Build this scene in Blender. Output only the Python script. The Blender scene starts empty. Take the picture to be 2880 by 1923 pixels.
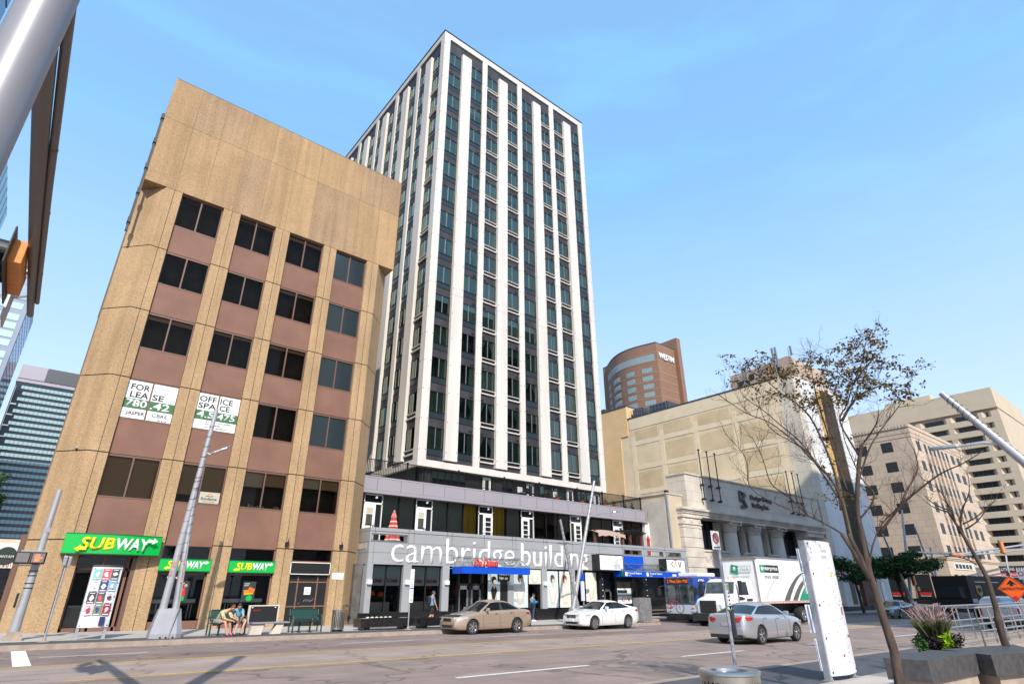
import bpy, bmesh, math, random
from mathutils import Vector, Matrix, Euler
random.seed(7)
R = math.radians
S = bpy.context.scene
# ---------------------------------------------------------------- camera
cam = bpy.data.cameras.new('camera'); co = bpy.data.objects.new('camera', cam); S.collection.objects.link(co)
TH, YAW, RO = R(23.815), R(39.446), R(-0.15)
r0 = Vector((math.cos(YAW), -math.sin(YAW), 0)); fw = Vector((math.sin(YAW), math.cos(YAW), 0)); up = Vector((0, 0, 1))
f0 = fw*math.cos(TH) + up*math.sin(TH); u0 = -fw*math.sin(TH) + up*math.cos(TH)
cr, sr = math.cos(RO), math.sin(RO)
r1, u1 = cr*r0 + sr*u0, -sr*r0 + cr*u0
co.matrix_world = Matrix(((r1.x, u1.x, -f0.x, 0), (r1.y, u1.y, -f0.y, 0), (r1.z, u1.z, -f0.z, 1.59), (0, 0, 0, 1)))
cam.sensor_width = 36; cam.lens = 1592.3/2880*36; cam.clip_start = 0.05; cam.clip_end = 3000
S.camera = co
S.render.resolution_x = 1024; S.render.resolution_y = 683
# ---------------------------------------------------------------- sky and sun
to_sun = Vector((-2.63, -5.8, 5.0)).normalized()
EL = math.asin(to_sun.z); AZ = math.atan2(to_sun.x, to_sun.y)
HZ0, HZ1, HZC = .92, .60, (.95, 2.15, 3.6, 1)
W = bpy.data.worlds.new('World'); S.world = W; W.use_nodes = True
nt = W.node_tree; bg = nt.nodes['Background']
sk = nt.nodes.new('ShaderNodeTexSky'); sk.sky_type = 'NISHITA'; sk.sun_disc = False
sk.sun_elevation = EL; sk.sun_rotation = AZ; sk.air_density = 1.0; sk.dust_density = 1.0; sk.ozone_density = 1.0; sk.altitude = 100
# thin high haze and faint streaks of cirrus over the clear sky
wn, wl = nt.nodes, nt.links
wtc = wn.new('ShaderNodeTexCoord'); wsp = wn.new('ShaderNodeSeparateXYZ'); wl.new(wtc.outputs['Generated'], wsp.inputs[0])
wmp = wn.new('ShaderNodeMapping'); wmp.inputs['Scale'].default_value = (1.0, 4.0, 14.0); wmp.inputs['Rotation'].default_value = (R(12), R(-10), R(20)); wl.new(wtc.outputs['Generated'], wmp.inputs[0])
wnz = wn.new('ShaderNodeTexNoise'); wnz.inputs['Scale'].default_value = 1.3; wnz.inputs['Detail'].default_value = 7; wnz.inputs['Roughness'].default_value = .55; wl.new(wmp.outputs[0], wnz.inputs[0])
wmr = wn.new('ShaderNodeMapRange'); wmr.inputs[1].default_value = .45; wmr.inputs[2].default_value = .80; wmr.inputs[3].default_value = -.03; wmr.inputs[4].default_value = .34; wl.new(wnz.outputs[0], wmr.inputs[0])
whr = wn.new('ShaderNodeMapRange'); whr.inputs[1].default_value = 0; whr.inputs[2].default_value = .75; whr.inputs[3].default_value = HZ0; whr.inputs[4].default_value = HZ1; wl.new(wsp.outputs[2], whr.inputs[0])
wad = wn.new('ShaderNodeMath'); wad.operation = 'ADD'; wad.use_clamp = True; wl.new(wmr.outputs[0], wad.inputs[0]); wl.new(whr.outputs[0], wad.inputs[1])
wmx = wn.new('ShaderNodeMix'); wmx.data_type = 'RGBA'; wl.new(wad.outputs[0], wmx.inputs[0]); wl.new(sk.outputs[0], wmx.inputs[6]); wmx.inputs[7].default_value = HZC
wh2 = wn.new('ShaderNodeMapRange'); wh2.inputs[1].default_value = 0.02; wh2.inputs[2].default_value = .62; wh2.inputs[3].default_value = 1; wh2.inputs[4].default_value = 0; wl.new(wsp.outputs[2], wh2.inputs[0])
wm3 = wn.new('ShaderNodeMix'); wm3.data_type = 'RGBA'; wl.new(wh2.outputs[0], wm3.inputs[0]); wm3.inputs[6].default_value = HZC; wm3.inputs[7].default_value = (2.6, 2.95, 3.7, 1); wl.new(wm3.outputs[2], wmx.inputs[7])
wl.new(wmx.outputs[2], bg.inputs[0]); bg.inputs[1].default_value = 0.15
sl = bpy.data.lights.new('sun', 'SUN'); sl.energy = 2.5; sl.angle = R(0.5); sl.color = (1.0, 0.93, 0.82)
so = bpy.data.objects.new('sun', sl); S.collection.objects.link(so)
so.rotation_euler = to_sun.to_track_quat('Z', 'Y').to_euler(); so.location = (0, 0, 80)
S.view_settings.view_transform = 'Standard'; S.view_settings.look = 'None'; S.view_settings.gamma = 1
S.view_settings.exposure = 1.12
# ---------------------------------------------------------------- helpers
ORG = {}
def lerp(a, b, t): return a + (b - a)*t
def gz(x):
    P = [(-60, .62), (0, 0), (76, -.72), (118, -.32), (250, -.3)]
    if x <= P[0][0]: return P[0][1]
    for (a, za), (b, zb) in zip(P, P[1:]):
        if x <= b: return lerp(za, zb, (x - a)/(b - a))
    return P[-1][1]
def tag(o, label=None, cat=None, group=None, kind=None):
    if label: o['label'] = label
    if cat: o['category'] = cat
    if group: o['group'] = group
    if kind: o['kind'] = kind
    return o
def thing(name, loc, label, cat, group=None):
    o = bpy.data.objects.new(name, None); S.collection.objects.link(o); o.location = loc
    o.empty_display_size = .1
    ORG[o.name] = Vector(loc)
    return tag(o, label, cat, group)
class MB:
    def __init__(s): s.v = []; s.f = []; s.m = []
    def add(s, vs, fs, m=0):
        n = len(s.v); s.v += [tuple(v) for v in vs]
        for f in fs: s.f.append(tuple(i + n for i in f)); s.m.append(m)
        return s
    def quad(s, a, b, c, d, m=0): return s.add([a, b, c, d], [(0, 1, 2, 3)], m)
    def box(s, x0, x1, y0, y1, z0, z1, m=0):
        x0, x1 = min(x0, x1), max(x0, x1); y0, y1 = min(y0, y1), max(y0, y1); z0, z1 = min(z0, z1), max(z0, z1)
        v = [(x0,y0,z0),(x1,y0,z0),(x1,y1,z0),(x0,y1,z0),(x0,y0,z1),(x1,y0,z1),(x1,y1,z1),(x0,y1,z1)]
        return s.add(v, [(0,3,2,1),(4,5,6,7),(0,1,5,4),(1,2,6,5),(2,3,7,6),(3,0,4,7)], m)
    def obox(s, c, ax, ay, az, m=0):          # centre and three half-axes
        c, ax, ay, az = map(Vector, (c, ax, ay, az)); v = []
        for k in (-1, 1):
            for a, b in ((-1,-1),(1,-1),(1,1),(-1,1)): v.append(c + ax*a + ay*b + az*k)
        return s.add(v, [(0,3,2,1),(4,5,6,7),(0,1,5,4),(1,2,6,5),(2,3,7,6),(3,0,4,7)], m)
    def prism(s, pts, z0, z1, m=0, mt=None):       # plan polygon (x, y), counter-clockwise
        n = len(pts); v = [(x, y, z0) for x, y in pts] + [(x, y, z1) for x, y in pts]
        s.add(v, [(i, (i+1) % n, n + (i+1) % n, n + i) for i in range(n)], m)
        s.add(v, [tuple(range(n-1, -1, -1)), tuple(range(n, 2*n))], m if mt is None else mt); return s
    def ext(s, pts, d, m=0):                 # any planar polygon extruded by vector d
        n = len(pts); d = Vector(d); a = [Vector(p) for p in pts]; b = [p + d for p in a]
        return s.add(a + b, [tuple(range(n-1, -1, -1)), tuple(range(n, 2*n))] + [(i, (i+1) % n, n + (i+1) % n, n + i) for i in range(n)], m)
    def tube(s, pts, rad, n=10, m=0, cap=True, flat=1.0):
        pts = [Vector(p) for p in pts]
        if not hasattr(rad, '__len__'): rad = [rad]*len(pts)
        base = len(s.v); prev = None
        for i, p in enumerate(pts):
            t = (pts[min(i+1, len(pts)-1)] - pts[max(i-1, 0)])
            if t.length < 1e-9: t = Vector((0, 0, 1))
            t.normalize()
            if prev is None: a = t.orthogonal().normalized()
            else:
                a = prev - t*prev.dot(t)
                a = a.normalized() if a.length > 1e-6 else t.orthogonal().normalized()
            prev = a; b = t.cross(a)
            for k in range(n):
                an = 2*math.pi*k/n; s.v.append(tuple(p + a*(rad[i]*math.cos(an)) + b*(rad[i]*flat*math.sin(an))))
        for i in range(len(pts)-1):
            for k in range(n):
                q = base + i*n; s.f.append((q+k, q+(k+1) % n, q+n+(k+1) % n, q+n+k)); s.m.append(m)
        if cap:
            s.f.append(tuple(base + k for k in range(n-1, -1, -1))); s.m.append(m)
            q = base + (len(pts)-1)*n; s.f.append(tuple(q + k for k in range(n))); s.m.append(m)
        return s
    def lathe(s, c, prof, n=20, axis='z', m=0, a0=0, a1=2*math.pi):    # prof: (radius, height)
        c = Vector(c); base = len(s.v); full = abs(a1 - a0 - 2*math.pi) < 1e-6; cnt = n if full else n+1
        for r, h in prof:
            for k in range(cnt):
                an = a0 + (a1-a0)*k/n; x, y = r*math.cos(an), r*math.sin(an)
                p = {'z': (x, y, h), 'y': (x, h, y), 'x': (h, x, y)}[axis]; s.v.append(tuple(c + Vector(p)))
        for i in range(len(prof)-1):
            for k in range(n):
                q = base + i*cnt; k2 = (k+1) % cnt
                s.f.append((q+k, q+k2, q+cnt+k2, q+cnt+k)); s.m.append(m)
        return s
    def grid(s, rows, m=0, close=False):           # rows of equal length lists of points
        base = len(s.v); w = len(rows[0])
        for r in rows: s.v += [tuple(p) for p in r]
        for i in range(len(rows)-1):
            for k in range(w if close else w-1):
                k2 = (k+1) % w
                s.f.append((base+i*w+k, base+i*w+k2, base+(i+1)*w+k2, base+(i+1)*w+k)); s.m.append(m(i, k) if callable(m) else m)
        return s
    def xf(s, M):
        s.v = [tuple(M @ Vector(v)) for v in s.v]; return s
    def build(s, name, mats, parent=None, smooth=False, bevel=0):
        me = bpy.data.meshes.new(name); o = Vector((0, 0, 0))
        if parent is not None: o = ORG[parent.name]
        me.from_pydata([(v[0]-o.x, v[1]-o.y, v[2]-o.z) for v in s.v], [], s.f)
        if not isinstance(mats, (list, tuple)): mats = [mats]
        for k in mats: me.materials.append(M_[k] if isinstance(k, str) else k)
        me.polygons.foreach_set('material_index', s.m)
        if smooth: me.polygons.foreach_set('use_smooth', [True]*len(me.polygons))
        me.update()
        ob = bpy.data.objects.new(name, me); S.collection.objects.link(ob)
        if parent is not None: ob.parent = parent
        ORG[ob.name] = o
        if bevel:
            b = ob.modifiers.new('b', 'BEVEL'); b.width = bevel; b.segments = 2; b.limit_method = 'ANGLE'; b.angle_limit = R(40)
        if smooth == 'auto':
            try:
                for p in me.polygons: p.use_smooth = True
                me.set_sharp_from_angle(angle=R(35))
            except Exception: pass
        return ob
def solo(mb, name, mats, label, cat, group=None, kind=None, **k):
    return tag(mb.build(name, mats, None, **k), label, cat, group, kind)
def settle(o):                                # give a one-mesh thing an origin of its own, at its base
    me = o.data; n = len(me.vertices); c = Vector((0, 0, 0)); lo = 1e9
    for v in me.vertices: c += v.co; lo = min(lo, v.co.z)
    c /= n; c.z = lo; me.transform(Matrix.Translation(-c)); o.location = o.location + c; ORG[o.name] = c; return o
def each(mb, name, mats, parent, **k):       # one object for each loose solid in the builder
    par = list(range(len(mb.v)))
    def find(i):
        while par[i] != i: par[i] = par[par[i]]; i = par[i]
        return i
    for f in mb.f:
        for i in f[1:]: par[find(i)] = find(f[0])
    gr = {}
    for f, m in zip(mb.f, mb.m): gr.setdefault(find(f[0]), []).append((f, m))
    out = []
    for fs in gr.values():
        q = MB(); mp = {}
        for f, m in fs:
            for i in f:
                if i not in mp: mp[i] = len(q.v); q.v.append(mb.v[i])
            q.f.append(tuple(mp[i] for i in f)); q.m.append(m)
        out.append(q.build(name, mats, parent, **k))
    return out
def text(s, p, w=None, h=None, right=(1, 0, 0), up=(0, 0, 1), mat='black', parent=None, name='lettering', ext=0.008, bold=0.0, shear=0.0, center=False, sp=1.0, squash=True, res=3):
    cu = bpy.data.curves.new('t', 'FONT'); cu.body = s; cu.size = 1; cu.extrude = 0; cu.offset = bold; cu.shear = shear
    cu.resolution_u = res; cu.space_character = sp
    if center: cu.align_x = 'CENTER'
    ob = bpy.data.objects.new('t', cu); S.collection.objects.link(ob)
    bpy.context.view_layer.update()
    me = bpy.data.meshes.new_from_object(ob.evaluated_get(bpy.context.evaluated_depsgraph_get()))
    bpy.data.objects.remove(ob)
    xs = [v.co.x for v in me.vertices]; ys = [v.co.y for v in me.vertices]
    x0, x1, y0, y1 = min(xs), max(xs), min(ys), max(ys)
    sx = (w/(x1-x0)) if w else None; sy = (h/(y1-y0)) if h else None
    if sx is None: sx = sy
    if sy is None: sy = sx
    Rv, Uv = Vector(right).normalized(), Vector(up).normalized(); Nv = Rv.cross(Uv)
    off = Vector(p); xo = x0 if not center else (x0+x1)/2
    o = ORG[parent.name] if parent is not None else Vector((0, 0, 0))
    bm = bmesh.new(); bm.from_mesh(me)
    if ext > 0:
        g = bmesh.ops.extrude_face_region(bm, geom=bm.faces[:])
        for e in g['geom']:
            if isinstance(e, bmesh.types.BMVert): e.co.z += ext/max(sx, 1e-6)*1.0
    for v in bm.verts:
        z = v.co.z*sx
        v.co = off + Rv*((v.co.x-xo)*sx) + Uv*((v.co.y-y0)*sy) + Nv*z - o
    bm.to_mesh(me); bm.free()
    me.materials.clear(); me.materials.append(M_[mat])
    ob = bpy.data.objects.new(name, me); S.collection.objects.link(ob)
    if parent is not None: ob.parent = parent
    ORG[ob.name] = o
    return ob
# ---------------------------------------------------------------- materials
M_ = {}
def mat(name, col, rough=.7, metal=0, var=0, scale=3, bump=0, bscale=None, spec=.5, emit=None, var2=None, stretch=(1, 1, 1), detail=4, coat=0):
    m = bpy.data.materials.new(name); m.use_nodes = True; M_[name] = m
    n = m.node_tree.nodes; l = m.node_tree.links; b = n['Principled BSDF']
    b.inputs['Roughness'].default_value = rough; b.inputs['Metallic'].default_value = metal
    b.inputs['Specular IOR Level'].default_value = spec
    if coat: b.inputs['Coat Weight'].default_value = coat; b.inputs['Coat Roughness'].default_value = .05
    b.inputs['Base Color'].default_value = (*col, 1)
    if emit: b.inputs['Emission Color'].default_value = (*emit[0], 1); b.inputs['Emission Strength'].default_value = emit[1]
    if var or bump:
        tc = n.new('ShaderNodeTexCoord'); mp = n.new('ShaderNodeMapping'); mp.inputs['Scale'].default_value = stretch
        l.new(tc.outputs['Object'], mp.inputs[0])
        nz = n.new('ShaderNodeTexNoise'); nz.inputs['Scale'].default_value = scale; nz.inputs['Detail'].default_value = detail
        l.new(mp.outputs[0], nz.inputs[0])
    if var:
        cr = n.new('ShaderNodeValToRGB'); e = cr.color_ramp.elements
        e[0].position = .3; e[1].position = .7
        lo = var2 if var2 else tuple(c*(1-var) for c in col)
        e[0].color = (*lo, 1); e[1].color = (*[min(1, c*(1+var)) for c in col], 1)
        l.new(nz.outputs[0], cr.inputs[0]); l.new(cr.outputs[0], b.inputs['Base Color'])
    if bump:
        bp = n.new('ShaderNodeBump'); bp.inputs['Strength'].default_value = bump; bp.inputs['Distance'].default_value = .02
        if bscale:
            n2 = n.new('ShaderNodeTexNoise'); n2.inputs['Scale'].default_value = bscale; l.new(mp.outputs[0], n2.inputs[0]); l.new(n2.outputs[0], bp.inputs['Height'])
        else: l.new(nz.outputs[0], bp.inputs['Height'])
        l.new(bp.outputs[0], b.inputs['Normal'])
    return m
def glass(name, tint=(.55, .62, .62), refl=.25, rough=.02, col=(1, 1, 1)):     # see-through pane: tinted transparency plus mirror reflection growing at grazing angles
    m = bpy.data.materials.new(name); m.use_nodes = True; M_[name] = m
    n = m.node_tree.nodes; l = m.node_tree.links; n.remove(n['Principled BSDF']); out = n['Material Output']
    tr = n.new('ShaderNodeBsdfTransparent'); tr.inputs[0].default_value = (*tint, 1)
    gl = n.new('ShaderNodeBsdfGlossy'); gl.inputs['Roughness'].default_value = rough; gl.inputs[0].default_value = (*col, 1)
    fr = n.new('ShaderNodeFresnel'); fr.inputs[0].default_value = 1.45
    ma = n.new('ShaderNodeMath'); ma.operation = 'ADD'; ma.use_clamp = True; ma.inputs[1].default_value = refl
    mx = n.new('ShaderNodeMixShader'); l.new(fr.outputs[0], ma.inputs[0]); l.new(ma.outputs[0], mx.inputs[0])
    l.new(tr.outputs[0], mx.inputs[1]); l.new(gl.outputs[0], mx.inputs[2]); l.new(mx.outputs[0], out.inputs[0])
    return m
def speckle(name, base, dark, light, scale=30, blotch=.12, amt=.4):       # exposed-aggregate concrete
    m = mat(name, base, .9, bump=.25, scale=scale); n = m.node_tree.nodes; l = m.node_tree.links; b = n['Principled BSDF']
    tc = n.new('ShaderNodeTexCoord')
    vo = n.new('ShaderNodeTexVoronoi'); vo.inputs['Scale'].default_value = scale; l.new(tc.outputs['Object'], vo.inputs[0])
    cr = n.new('ShaderNodeValToRGB'); e = cr.color_ramp.elements; e[0].color = (*dark, 1); e[0].position = .0; e[1].color = (*light, 1); e[1].position = 1
    k = e.new(amt); k.color = (*base, 1); sep = n.new('ShaderNodeSeparateColor'); l.new(vo.outputs['Color'], sep.inputs[0]); l.new(sep.outputs[0], cr.inputs[0])
    nz = n.new('ShaderNodeTexNoise'); nz.inputs['Scale'].default_value = .35; nz.inputs['Detail'].default_value = 6; l.new(tc.outputs['Object'], nz.inputs[0])
    mr = n.new('ShaderNodeMapRange'); mr.inputs[1].default_value = .3; mr.inputs[2].default_value = .7; mr.inputs[3].default_value = 1-blotch; mr.inputs[4].default_value = 1+blotch; l.new(nz.outputs[0], mr.inputs[0])
    # faint run-off streaks
    mp = n.new('ShaderNodeMapping'); mp.inputs['Scale'].default_value = (2.2, 2.2, .12); l.new(tc.outputs['Object'], mp.inputs[0])
    n3 = n.new('ShaderNodeTexNoise'); n3.inputs['Scale'].default_value = 1.2; n3.inputs['Detail'].default_value = 5; l.new(mp.outputs[0], n3.inputs[0])
    m3 = n.new('ShaderNodeMapRange'); m3.inputs[1].default_value = .35; m3.inputs[2].default_value = .6; m3.inputs[3].default_value = .86; m3.inputs[4].default_value = 1.04; l.new(n3.outputs[0], m3.inputs[0])
    mu = n.new('ShaderNodeMath'); mu.operation = 'MULTIPLY'; l.new(mr.outputs[0], mu.inputs[0]); l.new(m3.outputs[0], mu.inputs[1])
    vm = n.new('ShaderNodeVectorMath'); vm.operation = 'SCALE'; l.new(cr.outputs[0], vm.inputs[0]); l.new(mu.outputs[0], vm.inputs['Scale'])
    l.new(vm.outputs[0], b.inputs['Base Color']); return m
def brick(name, c1, c2, mortar, sx=4, dirt=.2, plane='x', bw=.5, rh=.2, msize=.03):
    m = mat(name, c1, .9); n = m.node_tree.nodes; l = m.node_tree.links; b = n['Principled BSDF']
    tc = n.new('ShaderNodeTexCoord'); sp = n.new('ShaderNodeSeparateXYZ'); l.new(tc.outputs['Object'], sp.inputs[0])
    ad = n.new('ShaderNodeMath'); ad.operation = 'ADD'; l.new(sp.outputs[0], ad.inputs[0]); l.new(sp.outputs[1], ad.inputs[1])
    cm = n.new('ShaderNodeCombineXYZ'); l.new(ad.outputs[0], cm.inputs[0]); l.new(sp.outputs[2], cm.inputs[1])
    br = n.new('ShaderNodeTexBrick'); br.inputs['Color1'].default_value = (*c1, 1); br.inputs['Color2'].default_value = (*c2, 1); br.inputs['Mortar'].default_value = (*mortar, 1)
    br.inputs['Scale'].default_value = sx; br.inputs['Brick Width'].default_value = bw; br.inputs['Row Height'].default_value = rh; br.inputs['Mortar Size'].default_value = msize
    l.new(cm.outputs[0], br.inputs[0])
    nz = n.new('ShaderNodeTexNoise'); nz.inputs['Scale'].default_value = .3; nz.inputs['Detail'].default_value = 8; l.new(tc.outputs['Object'], nz.inputs[0])
    mr = n.new('ShaderNodeMapRange'); mr.inputs[1].default_value = .3; mr.inputs[2].default_value = .7; mr.inputs[3].default_value = 1-dirt; mr.inputs[4].default_value = 1+dirt*.5; l.new(nz.outputs[0], mr.inputs[0])
    vm = n.new('ShaderNodeVectorMath'); vm.operation = 'SCALE'; l.new(br.outputs[0], vm.inputs[0]); l.new(mr.outputs[0], vm.inputs['Scale'])
    l.new(vm.outputs[0], b.inputs['Base Color']); return m
speckle('aggregate', (.36, .23, .12), (.19, .115, .055), (.45, .305, .17), 52)
speckle('aggregate_grey', (.33, .215, .125), (.17, .105, .055), (.42, .29, .175), 52)
speckle('aggregate_pale', (.39, .25, .125), (.22, .135, .065), (.49, .33, .185), 52)
speckle('aggregate_light', (.39, .255, .135), (.21, .13, .065), (.49, .34, .195), 52)
mat('bronze_panel', (.20, .103, .074), .6, var=.12, scale=.9, spec=.3)
mat('bronze_trim', (.17, .10, .075), .45, metal=.3)
mat('joint', (.05, .035, .025), .9)
mat('dark', (.010, .010, .011), .5)
mat('interior', (.02, .02, .022), .8, var=.5, scale=1.5)
mat('black', (.012, .012, .013), .45)
mat('black_metal', (.015, .015, .016), .4, metal=.4)
mat('black_granite', (.014, .014, .016), .15, var=.5, scale=14)
mat('white', (.72, .72, .70), .6)
mat('tower_white', (.60, .565, .53), .75, var=.09, scale=1.2, stretch=(1, 1, .08), detail=8)
mat('tower_spandrel', (.035, .033, .038), .55, var=.35, scale=1.2, stretch=(1, 1, .4), spec=.4)
mat('sill_metal', (.03, .045, .055), .3, metal=.3)
mat('alu', (.42, .42, .42), .35, metal=.8)
mat('alu_dark', (.10, .10, .105), .4, metal=.7)
mat('steel', (.50, .49, .48), .25, metal=.95, var=.1, scale=6)
mat('galv', (.42, .43, .45), .42, metal=.55, var=.12, scale=5)
mat('pole_grey', (.25, .24, .26), .42, metal=.2, var=.06, scale=2)
mat('arm_shade_grey', (.15, .125, .115), .4, metal=.3, var=.06, scale=2)  # signal arm: the shade on it is put into this darker brownish grey
mat('panel_grey', (.38, .385, .40), .4, metal=.25, var=.05, scale=.5)
mat('panel_seam', (.06, .06, .065), .7)
mat('mauve', (.32, .295, .33), .5, metal=.1, var=.03, scale=.4)
mat('sign_white', (.80, .80, .80), .4, var=.03, scale=2)
mat('letter_white', (.80, .80, .80), .4)
mat('green', (.0, .40, .055), .3, spec=.6)
mat('green_dark', (.0, .10, .03), .4)
mat('yellow', (.90, .66, .0), .4)
mat('red', (.60, .02, .02), .4)
mat('blue', (.003, .07, .50), .5, spec=.3)
mat('banner_green', (.035, .14, .05), .6)
mat('text_dark', (.02, .035, .035), .6)
mat('text_grey', (.35, .35, .38), .6)
mat('pink', (.45, .12, .28), .6)
mat('shade_beige', (.34, .25, .14), .8, var=.06, scale=1)
mat('blind_light', (.46, .42, .34), .8)
mat('curtain_green', (.17, .24, .17), .85, var=.3, scale=9, stretch=(1, 1, .02))
mat('curtain_teal', (.16, .26, .25), .85, var=.25, scale=9, stretch=(1, 1, .02))
mat('curtain_pale', (.42, .50, .40), .85, var=.2, scale=9, stretch=(1, 1, .02))
mat('curtain_dark', (.06, .055, .05), .85, var=.3, scale=9, stretch=(1, 1, .02))
mat('curtain_purple', (.16, .10, .17), .85)
mat('curtain_mustard', (.75, .42, .03), .8, var=.5, scale=10, stretch=(1, 1, .02))
glass('pane_tower', (.60, .70, .66), .14, .01, (.66, .80, .68))
glass('pane_bronze', (.80, .72, .62), .02, .02, (.30, .25, .21))
glass('pane_shop', (.62, .64, .64), .03, .01, (.42, .44, .46))
glass('pane_clear', (.85, .88, .88), .05, .01)
mat('pane_blue', (.05, .07, .085), .08, spec=1.0, metal=.5)
mat('asphalt', (.285, .225, .198), .92, var=.16, scale=.7, bump=.15, bscale=60)
mat('white_paint', (.70, .70, .68), .8, var=.15, scale=8)
mat('yellow_paint', (.62, .36, .03), .8, var=.2, scale=8)
mat('concrete', (.46, .42, .38), .9, var=.12, scale=1.2, bump=.1, bscale=40)
mat('kerb_concrete', (.33, .26, .21), .9, var=.2, scale=3)
mat('dark_paver', (.075, .075, .085), .8, var=.25, scale=5)
mat('stone_grey', (.54, .48, .41), .9, var=.2, scale=.8)
mat('stone_dark', (.10, .09, .085), .9, var=.3, scale=2)
mat('cream', (.56, .45, .27), .9, var=.06, scale=.5)
mat('white_stone', (.66, .66, .67), .7, var=.09, scale=.7, stretch=(1, 1, .12))
mat('gold_panel', (.52, .33, .09), .6, var=.1, scale=2)
mat('deco_stone', (.50, .40, .31), .9, var=.07, scale=.6)
mat('brut', (.50, .41, .30), .9, var=.05, scale=.3)
mat('win_dark', (.018, .022, .026), .12, spec=.4)
mat('win_mid', (.03, .035, .038), .45, spec=.2)
mat('pergola_wood', (.14, .06, .04), .7)
mat('fabric_tan', (.42, .30, .24), .9)
mat('tyre', (.018, .018, .018), .85)
mat('rim', (.60, .60, .62), .25, metal=.9)
mat('rim_dark', (.06, .06, .065), .3, metal=.6)
mat('car_beige', (.42, .32, .24), .28, metal=.4, coat=.6)
mat('car_white', (.66, .66, .65), .25, coat=.6)
mat('car_silver', (.50, .51, .54), .28, metal=.6, coat=.6)
mat('car_steel', (.36, .40, .43), .28, metal=.6, coat=.6)
mat('car_dark', (.02, .02, .025), .25, coat=.6)
mat('car_glass', (.010, .013, .015), .04, spec=.35)
mat('headlamp', (.75, .77, .80), .08, metal=.5, spec=1)
mat('tail', (.45, .008, .01), .12, spec=.8)
mat('amber', (.75, .20, .02), .3)
mat('plastic', (.025, .025, .027), .55)
mat('chrome', (.75, .75, .76), .12, metal=1)
mat('bus_blue', (.015, .06, .28), .3, coat=.5)
mat('bus_low', (.50, .55, .64), .35, coat=.4)
mat('truck_white', (.80, .80, .80), .35)
mat('ups_brown', (.020, .014, .012), .65, spec=.2)
mat('skin', (.50, .27, .17), .6)
mat('hair', (.015, .010, .008), .6)
mat('hair_red', (.13, .025, .012), .6)
mat('bark', (.062, .042, .032), .95, var=.45, scale=14, stretch=(1, 1, .25), bump=.8)
mat('twig', (.06, .03, .025), .9)
mat('leaf_olive', (.075, .070, .015), .7, spec=.2)
mat('leaf_brown', (.15, .07, .02), .7, spec=.2)
mat('leaf_dark', (.022, .055, .018), .7, spec=.2)
mat('leaf_mid', (.05, .12, .03), .7, spec=.2)
mat('leaf_lime', (.28, .48, .01), .6, spec=.2)
mat('leaf_purple', (.022, .014, .022), .6, spec=.2)
mat('grass_pink', (.40, .22, .20), .8)
mat('grass_green', (.07, .08, .025), .8)
mat('granite', (.058, .055, .055), .6, var=.3, scale=9)
mat('bench_green', (.005, .04, .032), .45)
mat('hotel_glass', (.22, .30, .30), .1, spec=1)
mat('orange_sign', (.92, .13, .01), .5)
mat('signal_orange', (.62, .20, .02), .45, var=.1, scale=5)
brick('brick_cream', (.74, .59, .40), (.70, .56, .38), (.58, .46, .30), 1.6, .16, rh=.16, msize=.012)
brick('brick_orange', (.72, .49, .26), (.68, .46, .24), (.60, .41, .22), 1.6, .12, rh=.16, msize=.012)
brick('brick_hotel', (.22, .115, .075), (.18, .09, .06), (.27, .17, .12), 1.2, .1)
brick('stone_blocks', (.60, .54, .46), (.57, .51, .43), (.40, .35, .30), .42, .2, rh=.38, msize=.008)
brick('deco_blocks', (.53, .42, .32), (.50, .40, .31), (.36, .28, .22), .35, .1, rh=.38, msize=.01)
brick('lattice', (.14, .085, .035), (.05, .03, .02), (.015, .012, .01), 1.6, .1, bw=.5, rh=.5, msize=.12)
brick('pavers', (.46, .42, .38), (.43, .39, .36), (.25, .23, .21), .35, .12, bw=.5, rh=.5, msize=.006)
mat('stone_cream', (.50, .42, .30), .9, var=.08, scale=.6)
mat('cream_paint', (.72, .585, .41), .9, var=.06, scale=.8)
brick('brick_rough', (.70, .55, .36), (.64, .49, .30), (.42, .29, .15), 1.3, .18, rh=.22, msize=.02)
mat('stone_column', (.56, .53, .48), .85, var=.15, scale=1.2, stretch=(1, 1, .3))
mat('pent', (.42, .31, .25), .9, var=.05, scale=.6)
mat('gold_band', (.38, .22, .13), .9)
mat('bark_stone', (.22, .15, .11), .9, var=.4, scale=3)
mat('win_stripe', (.014, .020, .028), .15, spec=.8)
mat('stripe_glass', (.30, .42, .42), .2, spec=.6)
mat('tower_frame', (.22, .26, .33), .5, var=.05, scale=.2)
mat('sky_glass', (.42, .62, .66), .2, spec=.8)
mat('side_glass', (.06, .12, .22), .15, spec=1)
mat('deep_glass', (.03, .07, .17), .1, spec=1)
mat('teal_glass', (.20, .42, .46), .25, spec=.8)
mat('panel_blue', (.25, .33, .42), .4, var=.08, scale=.3)
mat('opp_wall', (.10, .10, .10), .8)
mat('lens_grey', (.16, .15, .15), .4)
mat('hand_red', (.8, .08, .03), .4, emit=((1, .10, .04), 1.6))
mat('faded_red', (.55, .22, .20), .7)
mat('board_white', (.64, .64, .67), .6, var=.04, scale=3)
mat('blue_dark', (.02, .03, .10), .5)
mat('scrap_yellow', (.70, .58, .06), .7)
mat('scrap_pink', (.55, .04, .14), .7)
mat('paper_blue', (.55, .58, .66), .7)
mat('seat_grey', (.22, .23, .28), .7, var=.1, scale=5)
mat('bin_steel', (.46, .42, .36), .3, metal=.9, var=.35, scale=4, stretch=(1, 1, .15))
mat('cabinet_steel', (.30, .30, .31), .45, metal=.5, var=.25, scale=6)
mat('rail_red', (.35, .12, .10), .6)
mat('stripe_dark', (.10, .10, .09), .5)
mat('stripe_pale', (.55, .60, .57), .5)
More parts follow.
